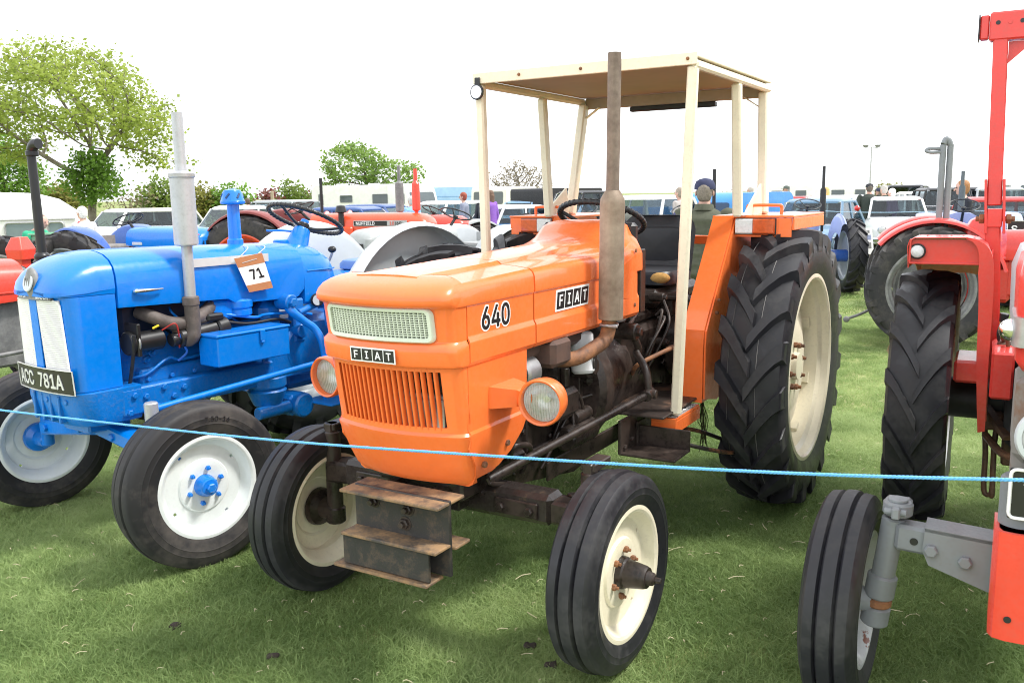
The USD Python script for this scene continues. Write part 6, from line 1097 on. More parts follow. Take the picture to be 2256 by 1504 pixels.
car('dark vintage saloon with upright windscreen beside the grey saloon', gp(2086, 26.5), -1.75, P['black'], L=3.9, W=1.5, H=1.66, belt=1.12, hoodz=1.05, gh=(.12, .06, -.6, -.66))
car('second dark vintage saloon with tall square cabin', gp(2122, 27.5), -1.7, P['black'], L=3.9, W=1.5, H=1.66, belt=1.12, hoodz=1.05, gh=(.12, .06, -.6, -.66), pane=M['darkpane'])
tp_ = car('black open vintage car with raised canvas hood', gp(1995, 33), -2.1, P['black'], L=4.0, W=1.55, H=1.78, belt=1.1, hoodz=1.05, gh=(.1, .12, -.7, -.78), pane=M['darkpane'])
car('dark pickup truck with grey canopy beyond the red tractors', gp(655, 31), -.5, P['black'], P['grey'], L=4.8, W=1.75, H=1.60, belt=1.0, gh=(.35, .15, -.6, -.98), est=True)
car('red car partly hidden by a cream canopy post', gp(1815, 38), -1.9, P['red'], L=3.9, H=1.40, gh=SAL)
car('pale blue car behind the bare tree trunk', gp(1150, 33), -2.2, P['lblue'], L=3.9, H=1.44, gh=SAL)
car('white hatchback in the far row near the wooden post', gp(560, 36), -1.9, P['white'], L=3.9, H=1.42, gh=SAL)
car('white car glimpsed beyond the blue van', gp(1690, 40), -2.0, P['white'], L=3.9, H=1.5, gh=SAL)
# vans, caravans, camper
def boxy(label, loc, yaw, col, L, W, H, z0=.35, r=.25, name='parked_van', cat='van', wins=(), front=None, door=None, roofbits=(), band=None, nose=0.0):
    """rounded box body with windows on its right (-y) side; wins: (x0, x1, z0, z1)"""
    t = thing(name, label, cat, loc, yaw)
    prof = rrect(-L / 2, L / 2, z0, H, r, 6)
    b = put(t, 'body', loft([[(x * k - (nose * max(0, (z - z0) / (H - z0) - .3) if x > 0 else 0), y, z0 + (z - z0) * (1 - (1 - k) * .3)) for x, z in prof] for y, k in ((-W / 2, .985), (-W / 2 + .03, 1.0), (W / 2 - .03, 1.0), (W / 2, .985))]), col, 40)
    for i, (a, c, e, g_) in enumerate(wins):
        for s in (-1, 1):
            w = put(t, 'window', loft([[(x, s * (W / 2 + o), z) for x, z in rrect(a, c, e, g_, .06, 4)] for o in (-.005, .012)]), M['darkpane'] if s < 0 else M['darkpane'], 30); put(w, 'frame', tube([(x, s * (W / 2 + .012), z) for x, z in rrect(a, c, e, g_, .06, 4)], .02, 6, 0, True), M['steel'], 40)
    if front: put(t, 'windscreen', loft([[(L / 2 - nose * max(0, (z - z0) / (H - z0) - .3) + o, y, z) for y, z in rrect(-W * .42, W * .42, front[0], front[1], .08, 4)] for o in (-.03, .012)]), M['darkpane'], 30)
    if band: put(t, 'side_band', [bx(-L * .46, L * .46, s * W / 2 - .008, s * W / 2 + .008, band[0], band[1], .002) for s in (-1, 1)], band[2])
    for sx in (.3, -.3):
        for s in (1, -1): w_ = put(t, 'wheel', lathe([(-.08, .18), (-.09, .3), (0, .33), (.09, .3), (.08, .18)], (sx * L, s * (W / 2 - .1), .33), (0, 1, 0), 24), M['rubber'], 40); put(w_, 'hub_cap', lathe([(.06, .18), (.08, .1), (.085, 0)], (sx * L, s * (W / 2 - .1), .33), (0, s, 0), 20), M['steel'], 40)
    for x0, x1 in roofbits: put(t, 'roof_vent', bx(x0, x1, -.3, .3, H - .01, H + .10, .03), M['white'])
    put(t, 'bumper', bx(L / 2 - .05, L / 2 + .10, -W * .46, W * .46, .35, .48, .03), M['steel'])
    return t
cv = thing('camper_van', 'white vintage camper van with curved roof and rounded side windows at the far left', 'camper van', gp(60, 19.5), .30)
put(cv, 'body', loft([[(x, y, z) for x, z in ((-2.3, .4), (-2.3, 1.3), (1.02, 1.3), (1.30, .9), (1.42, .7), (1.42, .4))] for y in (-.85, .85)]), P['white'], 30)
rc_ = [(-2.3, 1.30), (-2.3, 1.62), (-1.6, 1.80), (-.6, 1.88), (.1, 1.85), (.55, 1.72), (.82, 1.52), (1.02, 1.30)]
put(cv, 'roof', loft([[(x * k, y, 1.3 + (z - 1.3) * q) for x, z in rc_] for y, k, q in ((-.86, 1, .55), (-.80, 1, .85), (-.5, 1, 1), (.5, 1, 1), (.80, 1, .85), (.86, 1, .55))]), P['white'], 40)
put(cv, 'gutter', bar((-2.3, -.865, 1.30), (1.05, -.865, 1.30), .02, .02), M['steel'])
for a, c, e, g_ in ((-1.55, -1.0, .72, 1.24), (-.78, -.42, .66, 1.22), (-.30, .42, .72, 1.24), (.50, .82, .74, 1.24)):
    w = put(cv, 'window', loft([[(x, y, z) for x, z in rrect(a, c, e, g_, .08, 4)] for y in (-.845, -.862)]), M['pane'], 30); put(w, 'frame', tube([(x, -.864, z) for x, z in rrect(a, c, e, g_, .08, 4)], .018, 6, 0, True), M['steel'], 40); put(w, 'curtain', bx(a + .03, c - .03, -.8515, -.8505, e + .03, g_ - .03, 0), M['palegrey'])
for sx in (-1.5, .9): put(cv, 'wheel', lathe([(-.08, .18), (-.09, .3), (0, .32), (.09, .3), (.08, .18)], (sx, -.78, .32), (0, 1, 0), 24), M['rubber'], 40)
cvn = boxy('long white caravan with small dark side windows below the leaning tree', gp(785, 58), -.12, P['white'], 5.2, 2.1, 2.38, .5, .35, 'caravan', 'caravan', wins=((-2.15, -1.85, 1.1, 1.85), (-.75, .05, 1.3, 1.75), (1.35, 2.35, 1.2, 1.8)), roofbits=((-1.2, -.6), (.9, 1.5)))
boxy('white motorhome with sloping windscreen at the right end of the caravan', gp(893, 57), -.9, P['white'], 4.5, 2.1, 2.42, .4, .5, 'motorhome', 'motorhome', front=(1.1, 1.9), wins=((.6, 1.6, 1.2, 1.8),), nose=.9)
boxy('long light blue panel van behind the white estate car', gp(985, 60), 3.0, P['lblue'], 5.6, 2.1, 2.18, .35, .35, wins=((1.7, 2.5, 1.3, 1.85),), front=(1.2, 1.9), nose=.6, band=(1.55, 1.58, P['midblue']))
boxy('bright blue small van with side window beside the man in the cap', gp(1618, 22), -2.3, P['blue'], 3.4, 1.55, 1.62, .3, .3, wins=((.25, .75, .98, 1.38),), front=(.98, 1.40), nose=.5)
boxy('white box van standing at the right edge beyond the cars', gp(2262, 34), -1.8, P['white'], 4.5, 1.9, 2.0, .35, .3, front=(1.2, 1.7), wins=((.6, 1.4, 1.2, 1.7),), nose=.5)
boxy('cream lorry cab beyond the bare tree', gp(1112, 46), -2.0, P['cream'], 4.0, 1.9, 2.05, .4, .25, front=(1.2, 1.8), nose=.2)
boxy('black canvas topped wagon behind the dark old saloon', gp(1228, 34), -2.3, P['black'], 3.6, 1.6, 1.86, .4, .12)
boxy('white caravan far off behind the red saloon', gp(1720, 70), -.1, P['white'], 4.6, 2.1, 1.95, .4, .3, 'caravan', 'caravan', wins=((-.9, -.1, 1.1, 1.6), (.9, 1.7, 1.1, 1.6)))
boxy('white caravan far off beyond the green estate', gp(1850, 72), -.1, P['white'], 4.8, 2.1, 1.95, .4, .3, 'caravan', 'caravan', wins=((-.9, .1, 1.1, 1.6), (.9, 1.7, 1.1, 1.6)))
# trailer under a grey tarpaulin with a blue and rainbow striped side
tr = thing('tarpaulin_trailer', 'trailer under a grey tarpaulin with bright blue side and rainbow stripe', 'trailer', gp(1470, 26), -2.75)
put(tr, 'trailer_bed', [bx(-1.3, 1.2, -.8, .8, .55, .7, .02), bx(1.2, 2.1, -.04, .04, .55, .63)], M['engrey']); put(tr, 'tarpaulin', loft([[(x, y, z) for y, z in ((-.8, .9), (-.72, 1.45), (0, 1.56), (.72, 1.45), (.8, .9))] for x in (-1.2, .35)]), plain('grey_tarpaulin', (.42, .43, .48), rough=.5), 30)
for s in (-1, 1):
    sd = put(tr, 'blue_side', bx(-1.3, 1.2, s * .82 - .01, s * .82 + .01, .98, 1.25, .004), P['blue'])
    for k, c in enumerate(((.6, .04, .03), (.75, .55, .03), (.06, .4, .08))): put(sd, 'stripe', bx(-1.3, 1.2, s * .82 - .012, s * .82 + .012, .80 + .055 * k, .85 + .055 * k, .002), plain(f'stripe_paint_{"red yellow green".split()[k]}', c, rough=.4))
    put(tr, 'wheel', lathe([(-.07, .15), (-.08, .28), (0, .31), (.08, .28), (.07, .15)], (-.1, s * .85, .31), (0, 1, 0), 22), M['rubber'], 40)
# ------------------------------------------------------------------ board, poles, thin rope
ib_ = thing('information_board', 'white information board with pictures leaning before the white car', 'board', gp(1911, 21.3), .1)
bd_ = put(ib_, 'panel', hexa([(x, y, z) for z, yy in ((.12, -.10), (.74, .05)) for x, y in ((-.19, yy), (.19, yy), (.19, yy + .015), (-.19, yy + .015))]), M['card'], False)
for x0, x1, z0, z1, c in ((-.12, .12, .62, .68, 'engrey'), (-.14, -.02, .48, .56, 'palegrey'), (.02, .15, .46, .57, 'midg'), (-.05, .14, .26, .40, 'engrey'), (-.16, -.07, .16, .24, 'palegrey')):
    k = lambda z: -.10 + (z - .12) * .2419 - .003; put(bd_, 'picture', hexa([(x, k(z) + o, z) for o in (0, .002) for x, z in ((x0, z0), (x1, z0), (x1, z1), (x0, z1))]), M['lavender'] if c == 'midg' else M[c], False)
for k_ in range(7): z = .58 - .018 * k_; put(bd_, 'print_line', bar((-.15, -.1035 + (z - .12) * .2419, z), (.15 - .02 * (k_ % 3), -.1035 + (z - .12) * .2419, z), .001, .005, (0, 0, 1), 0), M['engrey'], False)
for x in (-.15, .15): put(ib_, 'leg', bar((x, .02, 0), (x, .07, .72), .02, .02), M['wood'])
fl = thing('floodlight_pole', 'tall thin pole with two floodlights far off above the cars', 'floodlight', gp(1916, 98), 0)
put(fl, 'pole', cyl((0, 0, 0), (0, 0, 6.1), .11, .07, n=12), M['steel'], 40); put(fl, 'cross_arm', cyl((-.7, 0, 5.95), (.7, 0, 5.95), .05, n=8), M['steel'], 40)
for s in (-1, 1): put(fl, 'floodlight', hexa([(s * .65 + x, y, 6.15 + z) for z, k in ((-.12, .16), (.14, .30)) for x, y in ((-k, -k * .7), (k, -k * .7), (k, k * .7), (-k, k * .7))]), M['engrey'], False)
wp = top('wooden_post', bar((*gp(600, 42)[:2], 0), (*gp(600, 42)[:2], 1.98), .13, .13, (0, 1, 0), .02), M['wood'], 'bare wooden post before the purple bush', 'post')
r2 = thing('thin_rope', 'thin pale blue rope strung before the far row of cars on the right', 'rope')
pts2 = [ray_pt(px, 464.5 + (px - 1800) * .009 + 2.5 * math.sin((px - 1800) / 75.), 18.2) for px in range(1770, 2420, 40)]
put(r2, 'cord', tube(pts2, .006, 5, 3), P['lblue'], 50)
for px in (1790, 2300): q = gp(px, 18.2); put(r2, 'stake', cyl(q, q + V(0, 0, 1.2), .012, n=8), M['steel'], 40)
gc = thing('green_crate', 'pale green plastic crate held by the person in the green jumper', 'crate', gp(122, 12.9, .98), .1)
put(gc, 'crate_body', [bx(-.3, .3, -.2, -.185, 0, .24), bx(-.3, .3, .185, .2, 0, .24), bx(-.3, -.285, -.2, .2, 0, .24), bx(.285, .3, -.2, .2, 0, .24), bx(-.3, .3, -.2, .2, -.012, 0), bx(-.33, .33, -.23, -.2, .22, .245), bx(-.33, .33, .2, .23, .22, .245)], plain('pale_green_plastic', (.22, .48, .30), rough=.45))
# ------------------------------------------------------------------ people
_ico = trimesh.creation.icosphere(subdivisions=2)
def ball(c, r, sc=(1, 1, 1)): return np.array(_ico.vertices) * r * np.array(sc) + V(*c)
def blob(chain):
    """union of hulls; chain: list of lists of (centre, radius, [scale])"""
    out = []
    for c in chain:
        pts = [ball(*q) for q in c]
        for a, b in (zip(pts[:-1], pts[1:]) if len(pts) > 1 else [(pts[0], pts[0])]):
            h = trimesh.convex.convex_hull(np.vstack([a, b])); out.append(man(h))
    return m3.Manifold.batch_boolean(out, m3.OpType.Add)
def soften(mn, edge=.03, it=8):
    mn = mn.refine_to_length(edge); g = G(mn).get(); t = trimesh.Trimesh(*g, process=True); trimesh.smoothing.filter_taubin(t, lamb=.5, nu=.53, iterations=it); return t.vertices, t.faces
skinm = plain('skin', (.55, .33, .25), rough=.55, var=.08)
def person(label, loc, yaw, top_c, leg_c, hair_c=None, cap=None, H=1.74, arms='down', vest=None, stoop=0.0, fine=False, group=None, long_hair=False, sleeves=True, scarf=None, girth=1.0, turn=0.0):
    """faces +x"""
    t = thing('person', label, 'person', loc, yaw, group or 'visitors among the parked vehicles'); k = H / 1.75; nm = lambda p: plain('cloth_' + '_'.join(f'{int(c * 100):02d}' for c in p), p, rough=.85, var=.18, scale=30, bump=.5, bd=.002)
    st = lambda p: V(p[0] + stoop * max(0, p[2] - .95), p[1], p[2] - .5 * stoop * max(0, p[2] - .95)) * k
    S = lambda *c: [(st(q[0]), q[1] * k, *q[2:]) for q in c]
    g = girth
    head = st((.035, 0, 1.635)); sh = .195 * g
    if arms == 'front': A = [[(.0, s * sh, 1.41), (.04, s * (sh + .05), 1.14), (.26, s * .12, 1.12)] for s in (1, -1)]
    elif arms == 'out': A = [[(.0, s * sh, 1.41), (.10, s * (sh + .06), 1.16), (.38, s * (.12 if s > 0 else .22), 1.16)] for s in (1, -1)]
    else: A = [[(.0, s * sh, 1.41), (-.03, s * (sh + .055), 1.13), (.03, s * (sh + .065), .88)] for s in (1, -1)]
    body = [S(((0, 0, .98), .12, (1, 1.2, 1)), ((0, 0, 1.2), .12, (1, 1.25, 1)), ((-.01, 0, 1.38), .11, (.9, 1.5, .8)), ((.0, 0, 1.48), .058), ((.03, 0, 1.57), .055)),
            S(((.03, 0, 1.655), .098, (1.0, .80, 1.12)), ((.05, 0, 1.575), .062, (1.05, .9, .9))), S(((.125, 0, 1.625), .016), ((.143, 0, 1.605), .014)), S(((.02, .083, 1.625), .022, (.7, .4, 1.3))), S(((.02, -.083, 1.625), .022, (.7, .4, 1.3)))]
    for a in A:
        body.append(S((a[0], .05), (a[1], .04), (a[2], .03))); d = unit(V(*a[2]) - V(*a[1])); w = V(*a[2])
        body.append(S((tuple(w + d * .03), .034, (1, .6, 1)), (tuple(w + d * .08), .034, (1, .55, 1))))
        for f in range(4): o = (f - 1.5) * .017; side_ = V(0, 0, 1) if abs(d[2]) < .7 else V(1, 0, 0); body.append(S((tuple(w + d * .09 + side_ * o), .010), (tuple(w + d * (.15 - .012 * abs(f - 1.2)) + side_ * o), .009)))
        body.append(S((tuple(w + d * .05), .014), (tuple(w + d * .09 + V(.03, 0, .02)), .010)))
    for s in (1, -1): body.append(S(((0, s * .09, .92), .085), ((.01, s * .10, .50), .058), ((-.01, s * .10, .09), .04)))
    bm_ = blob(body); put(t, 'body', soften(bm_, .022 if fine else .04, 6), skinm, 60)
    for s in (1, -1): put(t, 'eye', ball(head + V(.083, s * .034, .012) * k, .011 * k) if False else (ball(head + V(.088, s * .034, .012) * k, .010 * k), _ico.faces), M['black'], 60)
    C = [S(((0, 0, .92), .145 * g, (.95, 1.2, 1)), ((0.01, 0, 1.12), .145 * g, (1, 1.22, 1)), ((-.01, 0, 1.36), .135 * g, (.92, 1.4, .8)), ((-.005, 0, 1.46), .075, (1, 1.15, .7)))]
    sl = [[S((a[0], .068), (a[1], .054), (a[2], .042))] for a in A]
    if vest is None:
        if sleeves:
            for q in sl: C += q
        else:
            for a in A: C.append(S((a[0], .068), (tuple((V(*a[0]) + V(*a[1])) / 2), .058)))
        put(t, 'jacket', soften(blob(C), .025 if fine else .045, 6), nm(top_c), 60)
    else:
        put(t, 'shirt', soften(blob([x for q in sl for x in q]), .03, 6), nm(top_c), 60)
        C2 = C + [S((tuple(V(*a[0]) + V(0, -.01 * np.sign(a[0][1]), .0)), .078)) for a in A]; v, f = soften(blob(C2), .022, 6); z = v[:, 2]; v = v + (np.sin(z * 2 * PI / .105) * .006 * (z > .8))[:, None] * np.stack([v[:, 0], v[:, 1], 0 * z], 1) / (np.linalg.norm(v[:, :2], axis=1)[:, None] + 1e-6)
        vt = put(t, 'quilted_vest', (v, f), nm(vest), 60); put(vt, 'collar', lathe([(0, .105), (.06, .088), (.062, .075), (.0, .09)], st((-.015, 0, 1.46)), (.10, 0, 1), 28), nm(vest), 40)
    put(t, 'trousers', soften(blob([S(((0, 0, .96), .13 * g, (1, 1.18, .8)), ((0, 0, .88), .12 * g, (1, 1.2, .8)))] + [S(((0, s * .09, .86), .105), ((.01, s * .10, .48), .078), ((-.01, s * .105, .10), .065)) for s in (1, -1)]), .05, 5), nm(leg_c), 60)
    for s in (1, -1): put(t, 'shoe', soften(blob([[(V(-.05, s * .105, .045) * k, .045 * k), (V(.14, s * .115, .035) * k, .036 * k)]]), .04, 4), M['black'], 60)
    if hair_c is not None:
        hm = plain('hair_' + '_'.join(f'{int(c * 100):02d}' for c in hair_c), hair_c, rough=.7, var=.35, scale=60, bump=.8, bd=.004)
        h = [[(head + V(-.022, 0, .045) * k, .102 * k, (1.0, .88, .95)), (head + V(-.04, 0, -.02) * k, .088 * k, (.9, .9, 1))]] if cap is None else [[(head + V(-.028, 0, .03) * k, .092 * k, (1, .86, .8)), (head + V(-.038, 0, -.03) * k, .078 * k, (.9, .92, .9))]]
        if long_hair: h.append([(head + V(-.05, 0, -.02) * k, .09 * k), (head + V(-.07, 0, -.17) * k, .075 * k, (.8, 1.1, 1))])
        put(t, 'hair', soften(blob(h), .025, 3), hm, 60)
    if cap is not None:
        cm = nm(cap); cp_ = put(t, 'cap', [lathe([(0.0, .103), (.03, .101), (.07, .085), (.093, .05), (.102, 0)], head + V(-.005, 0, .035) * k, (-.10, 0, 1), 26)], cm, 50)
        put(cp_, 'peak', loft([[(head + V(.06 + a, y, .045 + z) * 1.0) for a, y, z in ((0, -.075, 0), (.07, -.05, -.012), (.09, 0, -.012), (.07, .05, -.012), (0, .075, 0))] for z0 in (0, .006)]) if False else bx(head[0] + .08, head[0] + .17, -.06, .06, head[2] + .035, head[2] + .045, .01), cm, 40)
    if scarf is not None: put(t, 'scarf', soften(blob([S(((.03, 0, 1.46), .085, (1, 1.1, .6))), S(((.10, .04, 1.42), .04), ((.13, .05, 1.25), .04))]), .04, 4), nm(scarf), 60)
    return t
person('man in dark blue cap and quilted olive vest seen from behind, beside the canopy post', gp(1552, 8.75), 1.25, (.06, .06, .16), (.20, .17, .13), (.20, .17, .14), cap=(.025, .03, .075), H=1.77, vest=(.075, .08, .052), fine=True, girth=1.18)
person('person in a green jumper stooping over a pale green crate at the left', gp(48, 13.0), -.2, (.03, .36, .20), (.12, .12, .16), (.10, .07, .05), H=1.60, arms='out', stoop=.42)
person('white haired person in pale jacket with a red scarf before the tree trunk', gp(180, 15.2), 2.7, (.55, .55, .58), (.15, .15, .2), (.72, .72, .72), H=1.56, scarf=(.55, .04, .05))
person('red haired person in grey top near the light blue van', gp(1022, 25), 2.9, (.22, .24, .30), (.1, .1, .12), (.28, .06, .03), H=1.72)
person('dark haired woman in a purple top left of the bare tree', gp(1081, 23.5), 2.6, (.24, .10, .42), (.1, .1, .12), (.14, .08, .05), H=1.76, long_hair=True)
person('person in black half hidden beside the woman in purple', gp(1066, 24.3), 1.0, (.03, .03, .035), (.05, .05, .06), (.35, .25, .18), H=1.72)
person('grey haired man in a light blue shirt by the white estate car', gp(906, 23), 2.2, (.25, .45, .72), (.1, .1, .14), (.55, .53, .50), H=1.64)
person('man in flat cap and olive jacket behind the red saloon', gp(1735, 28), 3.0, (.12, .14, .08), (.1, .1, .1), (.4, .38, .36), cap=(.10, .12, .10), H=1.78)
person('fair haired woman in pale jacket beside the black exhaust', gp(1821, 26), 1.7, (.52, .54, .62), (.12, .12, .16), (.60, .38, .14), H=1.70, long_hair=True)
person('tall man in long dark green coat standing apart in the gap between cars', gp(1916, 24), 1.4, (.035, .045, .035), (.06, .06, .08), (.12, .10, .08), cap=(.03, .035, .03), H=1.78, girth=1.2)
person('short person in navy jacket and cap between two taller men', gp(1939, 26.5), 2.4, (.02, .025, .05), (.04, .04, .06), (.2, .15, .1), cap=(.03, .035, .06), H=1.66)
person('grey haired man in dark green jacket right of the long coated man', gp(1949, 24.5), 1.9, (.03, .05, .04), (.05, .05, .06), (.45, .42, .38), H=1.73)
person('white haired woman in a purple cardigan near the open vintage car', gp(1967, 24), 2.3, (.20, .10, .28), (.1, .1, .12), (.75, .74, .74), H=1.64)
person('auburn haired person in a black top left of the red roll bar', gp(2124, 14.6), 3.0, (.012, .014, .02), (.04, .04, .06), (.35, .16, .06), H=1.76, arms='front')
person('man in olive coat far off behind the blue van', gp(1655, 31), 2.6, (.15, .16, .11), (.1, .1, .1), (.5, .45, .4), H=1.78)
person('person in dark jacket far off next to the olive coated man', gp(1631, 32), 2.0, (.03, .03, .04), (.05, .05, .05), (.12, .09, .07), H=1.76)
person('person in checked shirt sitting beyond the blue sided trailer', gp(1499, 20), 2.4, (.42, .38, .36), (.1, .1, .1), (.3, .25, .2), H=1.74)
person('dark haired person in black far off beyond the blue tractor precleaner', gp(545, 31), 2.0, (.03, .03, .04), (.05, .05, .05), (.1, .07, .05), H=1.66)
# ------------------------------------------------------------------ trees
from scipy.spatial import cKDTree
def grow(base, trunk, att, step, infl, kill, seed, iters=90):
    r = np.random.default_rng(seed); nodes = [V(*p) for p in trunk]; par = [-1] + list(range(len(trunk) - 1)); att = np.array(att)
    for _ in range(iters):
        if len(att) == 0: break
        N = np.array(nodes); d, i = cKDTree(N).query(att); ok = d < infl
        if not ok.any(): break
        D = {}
        for a, k in zip(att[ok], i[ok]): D.setdefault(k, []).append(unit(a - N[k]))
        add = 0
        for k, ds in D.items():
            dr = unit(np.sum(ds, 0) + r.normal(0, .16, 3)); q = N[k] + dr * step
            nodes.append(q); par.append(int(k)); add += 1
        d2, _ = cKDTree(np.array(nodes)).query(att); att = att[d2 > kill]
        if not add or len(nodes) > 9000: break
    return np.array(nodes), np.array(par)
def tree(name, label, base, trunk, att, step, infl, kill, seed, leafm, barkm, r0=.012, rmax=.35, leaf=.16, per=5, spread=.22, exp=2.35, drop=0.0, group=None, thin=.05, leaf_flat=.5, cat='tree'):
    N, P = grow(base, trunk, att, step, infl, kill, seed); n = len(N); R = np.zeros(n); kids = np.zeros(n, int)
    acc = np.zeros(n)
    for k in range(n - 1, -1, -1):
        R[k] = max(r0, acc[k] ** (1 / exp)) if acc[k] > 0 else r0
        if P[k] >= 0: acc[P[k]] += R[k] ** exp; kids[P[k]] += 1
    R *= min(1.0, rmax / R.max()) if R.max() > rmax else 1; R = np.maximum(R, r0 * .7); R[0] *= 1.25
    t = thing(name, label, cat, base, 0, group); g = G()
    for k in range(1, n):
        m = 9 if R[k] > .1 else (5 if R[k] > .03 else 3); a, u, v = frame(N[k] - N[P[k]]); an = np.linspace(0, 2 * PI, m, endpoint=False); ring = np.cos(an)[:, None] * u + np.sin(an)[:, None] * v
        ra = min(R[P[k]], R[k] * 1.5); vv = np.vstack([N[P[k]] + ring * ra, N[k] + a * R[k] * .3 + ring * R[k]]); j = np.arange(m); j2 = (j + 1) % m
        g.add((vv, np.vstack([np.stack([j, j2, j2 + m], 1), np.stack([j, j2 + m, j + m], 1)])))
    put(t, 'trunk', g, barkm, True)
    r = np.random.default_rng(seed + 7); tips = np.where(R < thin)[0]
    if leafm is not None:
        tips = tips[r.uniform(size=len(tips)) > drop]; c = np.repeat(N[tips], per, 0); m = len(c); c = c + r.normal(0, spread * .5, (m, 3)) * V(1, 1, .75)
        nrm = r.normal(0, 1, (m, 3)); nrm[:, 2] = np.abs(nrm[:, 2]) + leaf_flat; nrm /= np.linalg.norm(nrm, axis=1)[:, None]; a = np.cross(nrm, r.normal(0, 1, (m, 3))); a /= np.linalg.norm(a, axis=1)[:, None]; b = np.cross(nrm, a); s = (leaf * r.uniform(.6, 1.25, m))[:, None]
        q = [c - a * s * .5, c + b * s * .38 - nrm * s * .1, c + a * s * .5, c - b * s * .38 - nrm * s * .1]; vv = np.stack(q, 1).reshape(-1, 3); k = np.arange(m)[:, None] * 4
        put(t, 'crown', (vv, np.vstack([k + [0, 1, 2], k + [0, 2, 3]])), leafm, False)
    return t
bark = two('grey_brown_bark', (.13, .105, .08), (.28, .25, .21), .4, .7, 2.2, .9, bump=.8, bd=.03)
barkd = two('dark_bark', (.07, .055, .045), (.16, .13, .10), .4, .7, 2.2, .9, bump=.8, bd=.03)
lf_spring = leafmat('spring_leaves', [(.20, .27, .05), (.38, .46, .10), (.58, .63, .18), (.74, .75, .34)], .6)
lf_green = leafmat('green_leaves', [(.11, .21, .035), (.21, .37, .06), (.35, .50, .10), (.50, .60, .18)], .45)
lf_olive = leafmat('olive_buds', [(.20, .20, .05), (.32, .31, .08), (.46, .43, .14)], .4)
lf_brown = leafmat('brown_buds', [(.20, .16, .10), (.30, .25, .16), (.38, .33, .22)], .4)
lf_purple = leafmat('purple_leaves', [(.15, .05, .045), (.25, .09, .075), (.34, .15, .12)], .35)
lf_light = leafmat('light_leaves', [(.16, .24, .05), (.26, .34, .08), (.36, .42, .12)], .45)
rt = np.random.default_rng(21)
def shellpts(n, c, rad, inner=.55, zmin=None, seed=0):
    r = np.random.default_rng(seed); p = r.normal(0, 1, (n * 3, 3)); p /= np.linalg.norm(p, axis=1)[:, None]; p *= (inner + (1 - inner) * r.uniform(size=n * 3) ** .6)[:, None]; p = p * V(*rad) + V(*c)
    p += (meshkit.noise(p * .9, seed)[:, None] - .5) * .6
    if zmin is not None: p = p[p[:, 2] > zmin]
    return p[:n]
# the big spreading tree, left
b1 = gp(205, 40)
att = np.vstack([shellpts(1500, (-.95, 0, 4.8), (4.7, 4.2, 3.8), .5, 4.7, 1), shellpts(260, (1.6, 0, 4.5), (2.4, 2.4, 1.2), .2, 3.9, 2), shellpts(200, (-3.6, 0, 4.2), (2.0, 2.2, 1.2), .2, 3.2, 3), shellpts(60, (3.2, -.4, 3.3), (1.6, .9, .55), .1, 2.6, 4)])
tree('spreading_tree', 'large tree with wide domed fresh green crown and several limbs, far left', b1, [(0, 0, -.1), (-.05, 0, .5), (-.1, 0, 1.0), (-.05, 0, 1.5), (.05, 0, 2.0), (.0, 0, 2.5)], att, .26, 3.2, .42, 5, lf_spring, bark, r0=.012, rmax=.42, leaf=.20, per=11, spread=.5, exp=2.15, thin=.034)
iv = shellpts(420, (.25, -.3, 2.5), (1.25, 1.1, 1.15), .2, 1.2, 9)
tree('ivy_growth', 'dense darker green leaf growth wrapped round the trunk of the large tree', b1 + V(.15, -.35, .22), [(0, 0, 1.0), (0, 0, 1.4), (.05, 0, 1.8), (.1, 0, 2.2)], iv, .2, 2.5, .24, 6, lf_green, bark, r0=.008, rmax=.06, leaf=.19, per=14, spread=.42, cat='ivy')
b2 = gp(12, 46)
tree('spreading_tree', 'darker tree at the left edge behind the camper van', b2, [(0, 0, -.1), (0, 0, .6), (.1, 0, 1.2), (.1, 0, 1.8)], np.vstack([shellpts(700, (.0, 0, 3.0), (2.3, 2.2, 1.9), .35, 1.5, 11), shellpts(200, (-1.2, 0, 4.4), (1.8, 1.6, 1.0), .3, 3, 12)]), .24, 3, .36, 8, lf_green, barkd, rmax=.3, leaf=.21, per=12, spread=.5)
# the leaning tree above the caravan
b3 = gp(812, 66)
att = np.vstack([shellpts(700, (-1.0, 0, 3.9), (2.4, 2.6, 1.7), .6, 2.8, 21), shellpts(520, (1.6, 0, 3.2), (2.5, 2.4, 1.3), .55, 2.0, 22), shellpts(160, (-1.2, 0, 5.0), (1.6, 1.5, .7), .3, 3, 23), shellpts(130, (-2.4, 0, 2.3), (1.2, 1.2, .7), .2, 1.4, 24)])
tree('leaning_tree', 'windswept green tree sloping down to the right above the caravan', b3, [(.9, 0, -.1), (.7, 0, .7), (.45, 0, 1.4), (.2, 0, 2.0), (.0, 0, 2.5)], att, .28, 3.0, .40, 9, leafmat('fresh_green_leaves', [(.13, .23, .05), (.26, .39, .09), (.42, .54, .16), (.58, .64, .28)], .45), barkd, rmax=.3, leaf=.26, per=7, spread=.40)
# the nearly bare tree behind the canopy
b4 = gp(1143, 72)
tree('bare_tree', 'nearly bare rounded tree with fine twigs and few brown buds, seen through the canopy frame', b4, [(0, 0, -.1), (0, 0, .6), (.05, 0, 1.2)], np.vstack([shellpts(900, (0, 0, 2.3), (2.6, 2.3, 2.1), .3, 1.3, 31)]), .22, 3, .28, 10, lf_brown, two('pale_bark', (.17, .15, .13), (.30, .27, .24), .4, .7, 2.2, .9), r0=.018, rmax=.26, leaf=.18, per=3, spread=.45, drop=.2, exp=2.3)
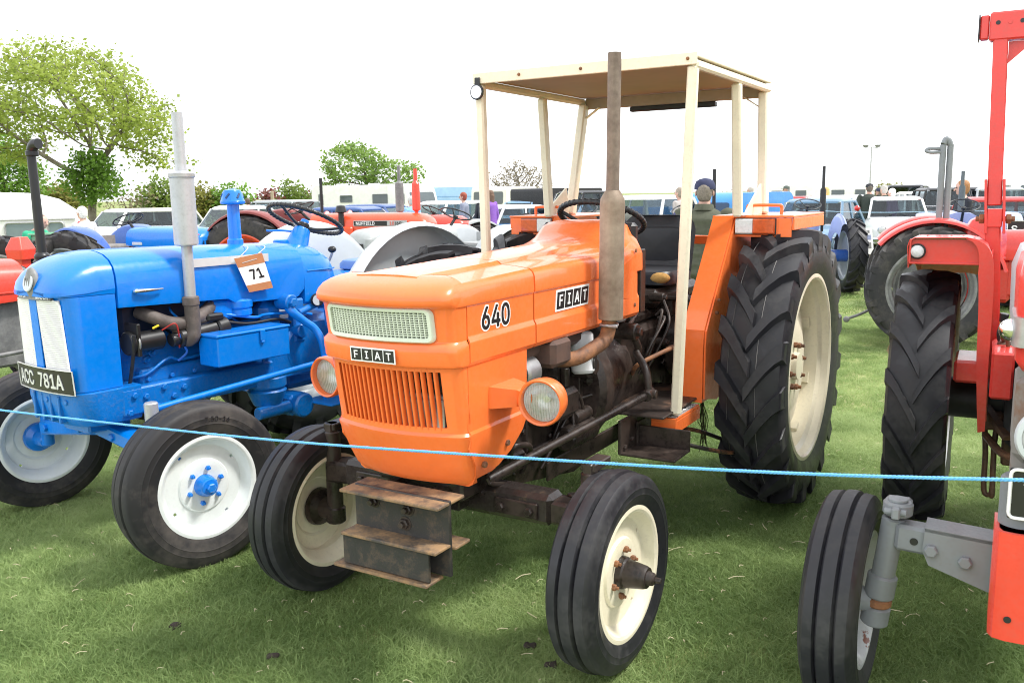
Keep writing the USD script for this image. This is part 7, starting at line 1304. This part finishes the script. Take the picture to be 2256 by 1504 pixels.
# hedge and bushes along the far edge, each one its own
def bush(label, px, D, w, h, leafm, seed, per=6, leaf=.3, drop=0.0, name='bush', n=260, inner=.3):
    tree(name, label, gp(px, D), [(0, 0, -.1), (0, 0, .4)], shellpts(n, (0, 0, h * .55), (w, w * .8, h * .5), inner, .1, seed), .34, 4, .40, seed, leafm, barkd, r0=.014, rmax=.14, leaf=leaf, per=per * 2 if drop == 0 else per, spread=.6, drop=drop, cat='bush', group='bushes along the far edge of the field')
bush('rounded olive green bush right of the camper van roof', 128, 52, 1.75, 2.55, lf_olive, 41, n=420, per=9)
bush('thin brown twiggy bush right of the big trunk', 282, 56, 1.6, 2.4, lf_brown, 42, per=2, leaf=.2)
bush('bright green bush left of the silver exhaust', 352, 58, 1.5, 2.75, lf_light, 43, n=380, per=8)
bush('dull green bush right of the silver exhaust', 438, 60, 1.5, 2.5, lf_olive, 44, n=330, per=7)
bush('green bush behind the blue precleaner cap', 505, 60, 1.5, 2.45, lf_green, 45, n=330, per=7)
bush('leafless grey twiggy bush left of the purple bush', 563, 62, 1.0, 2.4, lf_brown, 46, per=1, leaf=.14, drop=.5)
bush('dark purple leaved bush beside the wooden post', 592, 64, 1.0, 2.1, lf_purple, 47, per=7)
bush('pointed light green tree behind the thin black exhaust', 632, 66, .9, 3.0, lf_light, 48, per=6, name='small_tree')
bush('pale green bush behind the grey canopied pickup', 665, 68, 1.3, 2.3, lf_light, 49, per=6)
bush('purple bush at the left end of the caravan', 690, 70, .9, 2.1, lf_purple, 50, per=6)
bush('brownish hedge bush above the left end of the caravan', 725, 74, 1.6, 2.9, lf_brown, 51, per=3, leaf=.22)
bush('hazy bare bush far off behind the right canopy posts', 1615, 80, 1.4, 2.9, lf_brown, 52, per=1, leaf=.13, drop=.5)
bush('faint bare bush at the right edge above the grey saloon', 2240, 62, 1.6, 2.3, lf_brown, 53, per=1, leaf=.14, drop=.4)
bush('low green bush under the leaning tree on the right side', 900, 72, 1.6, 2.4, lf_green, 54, per=6)
bush('distant dull hedge bush behind the green estate', 1960, 120, 2.6, 2.1, lf_olive, 55, per=5, leaf=.35)
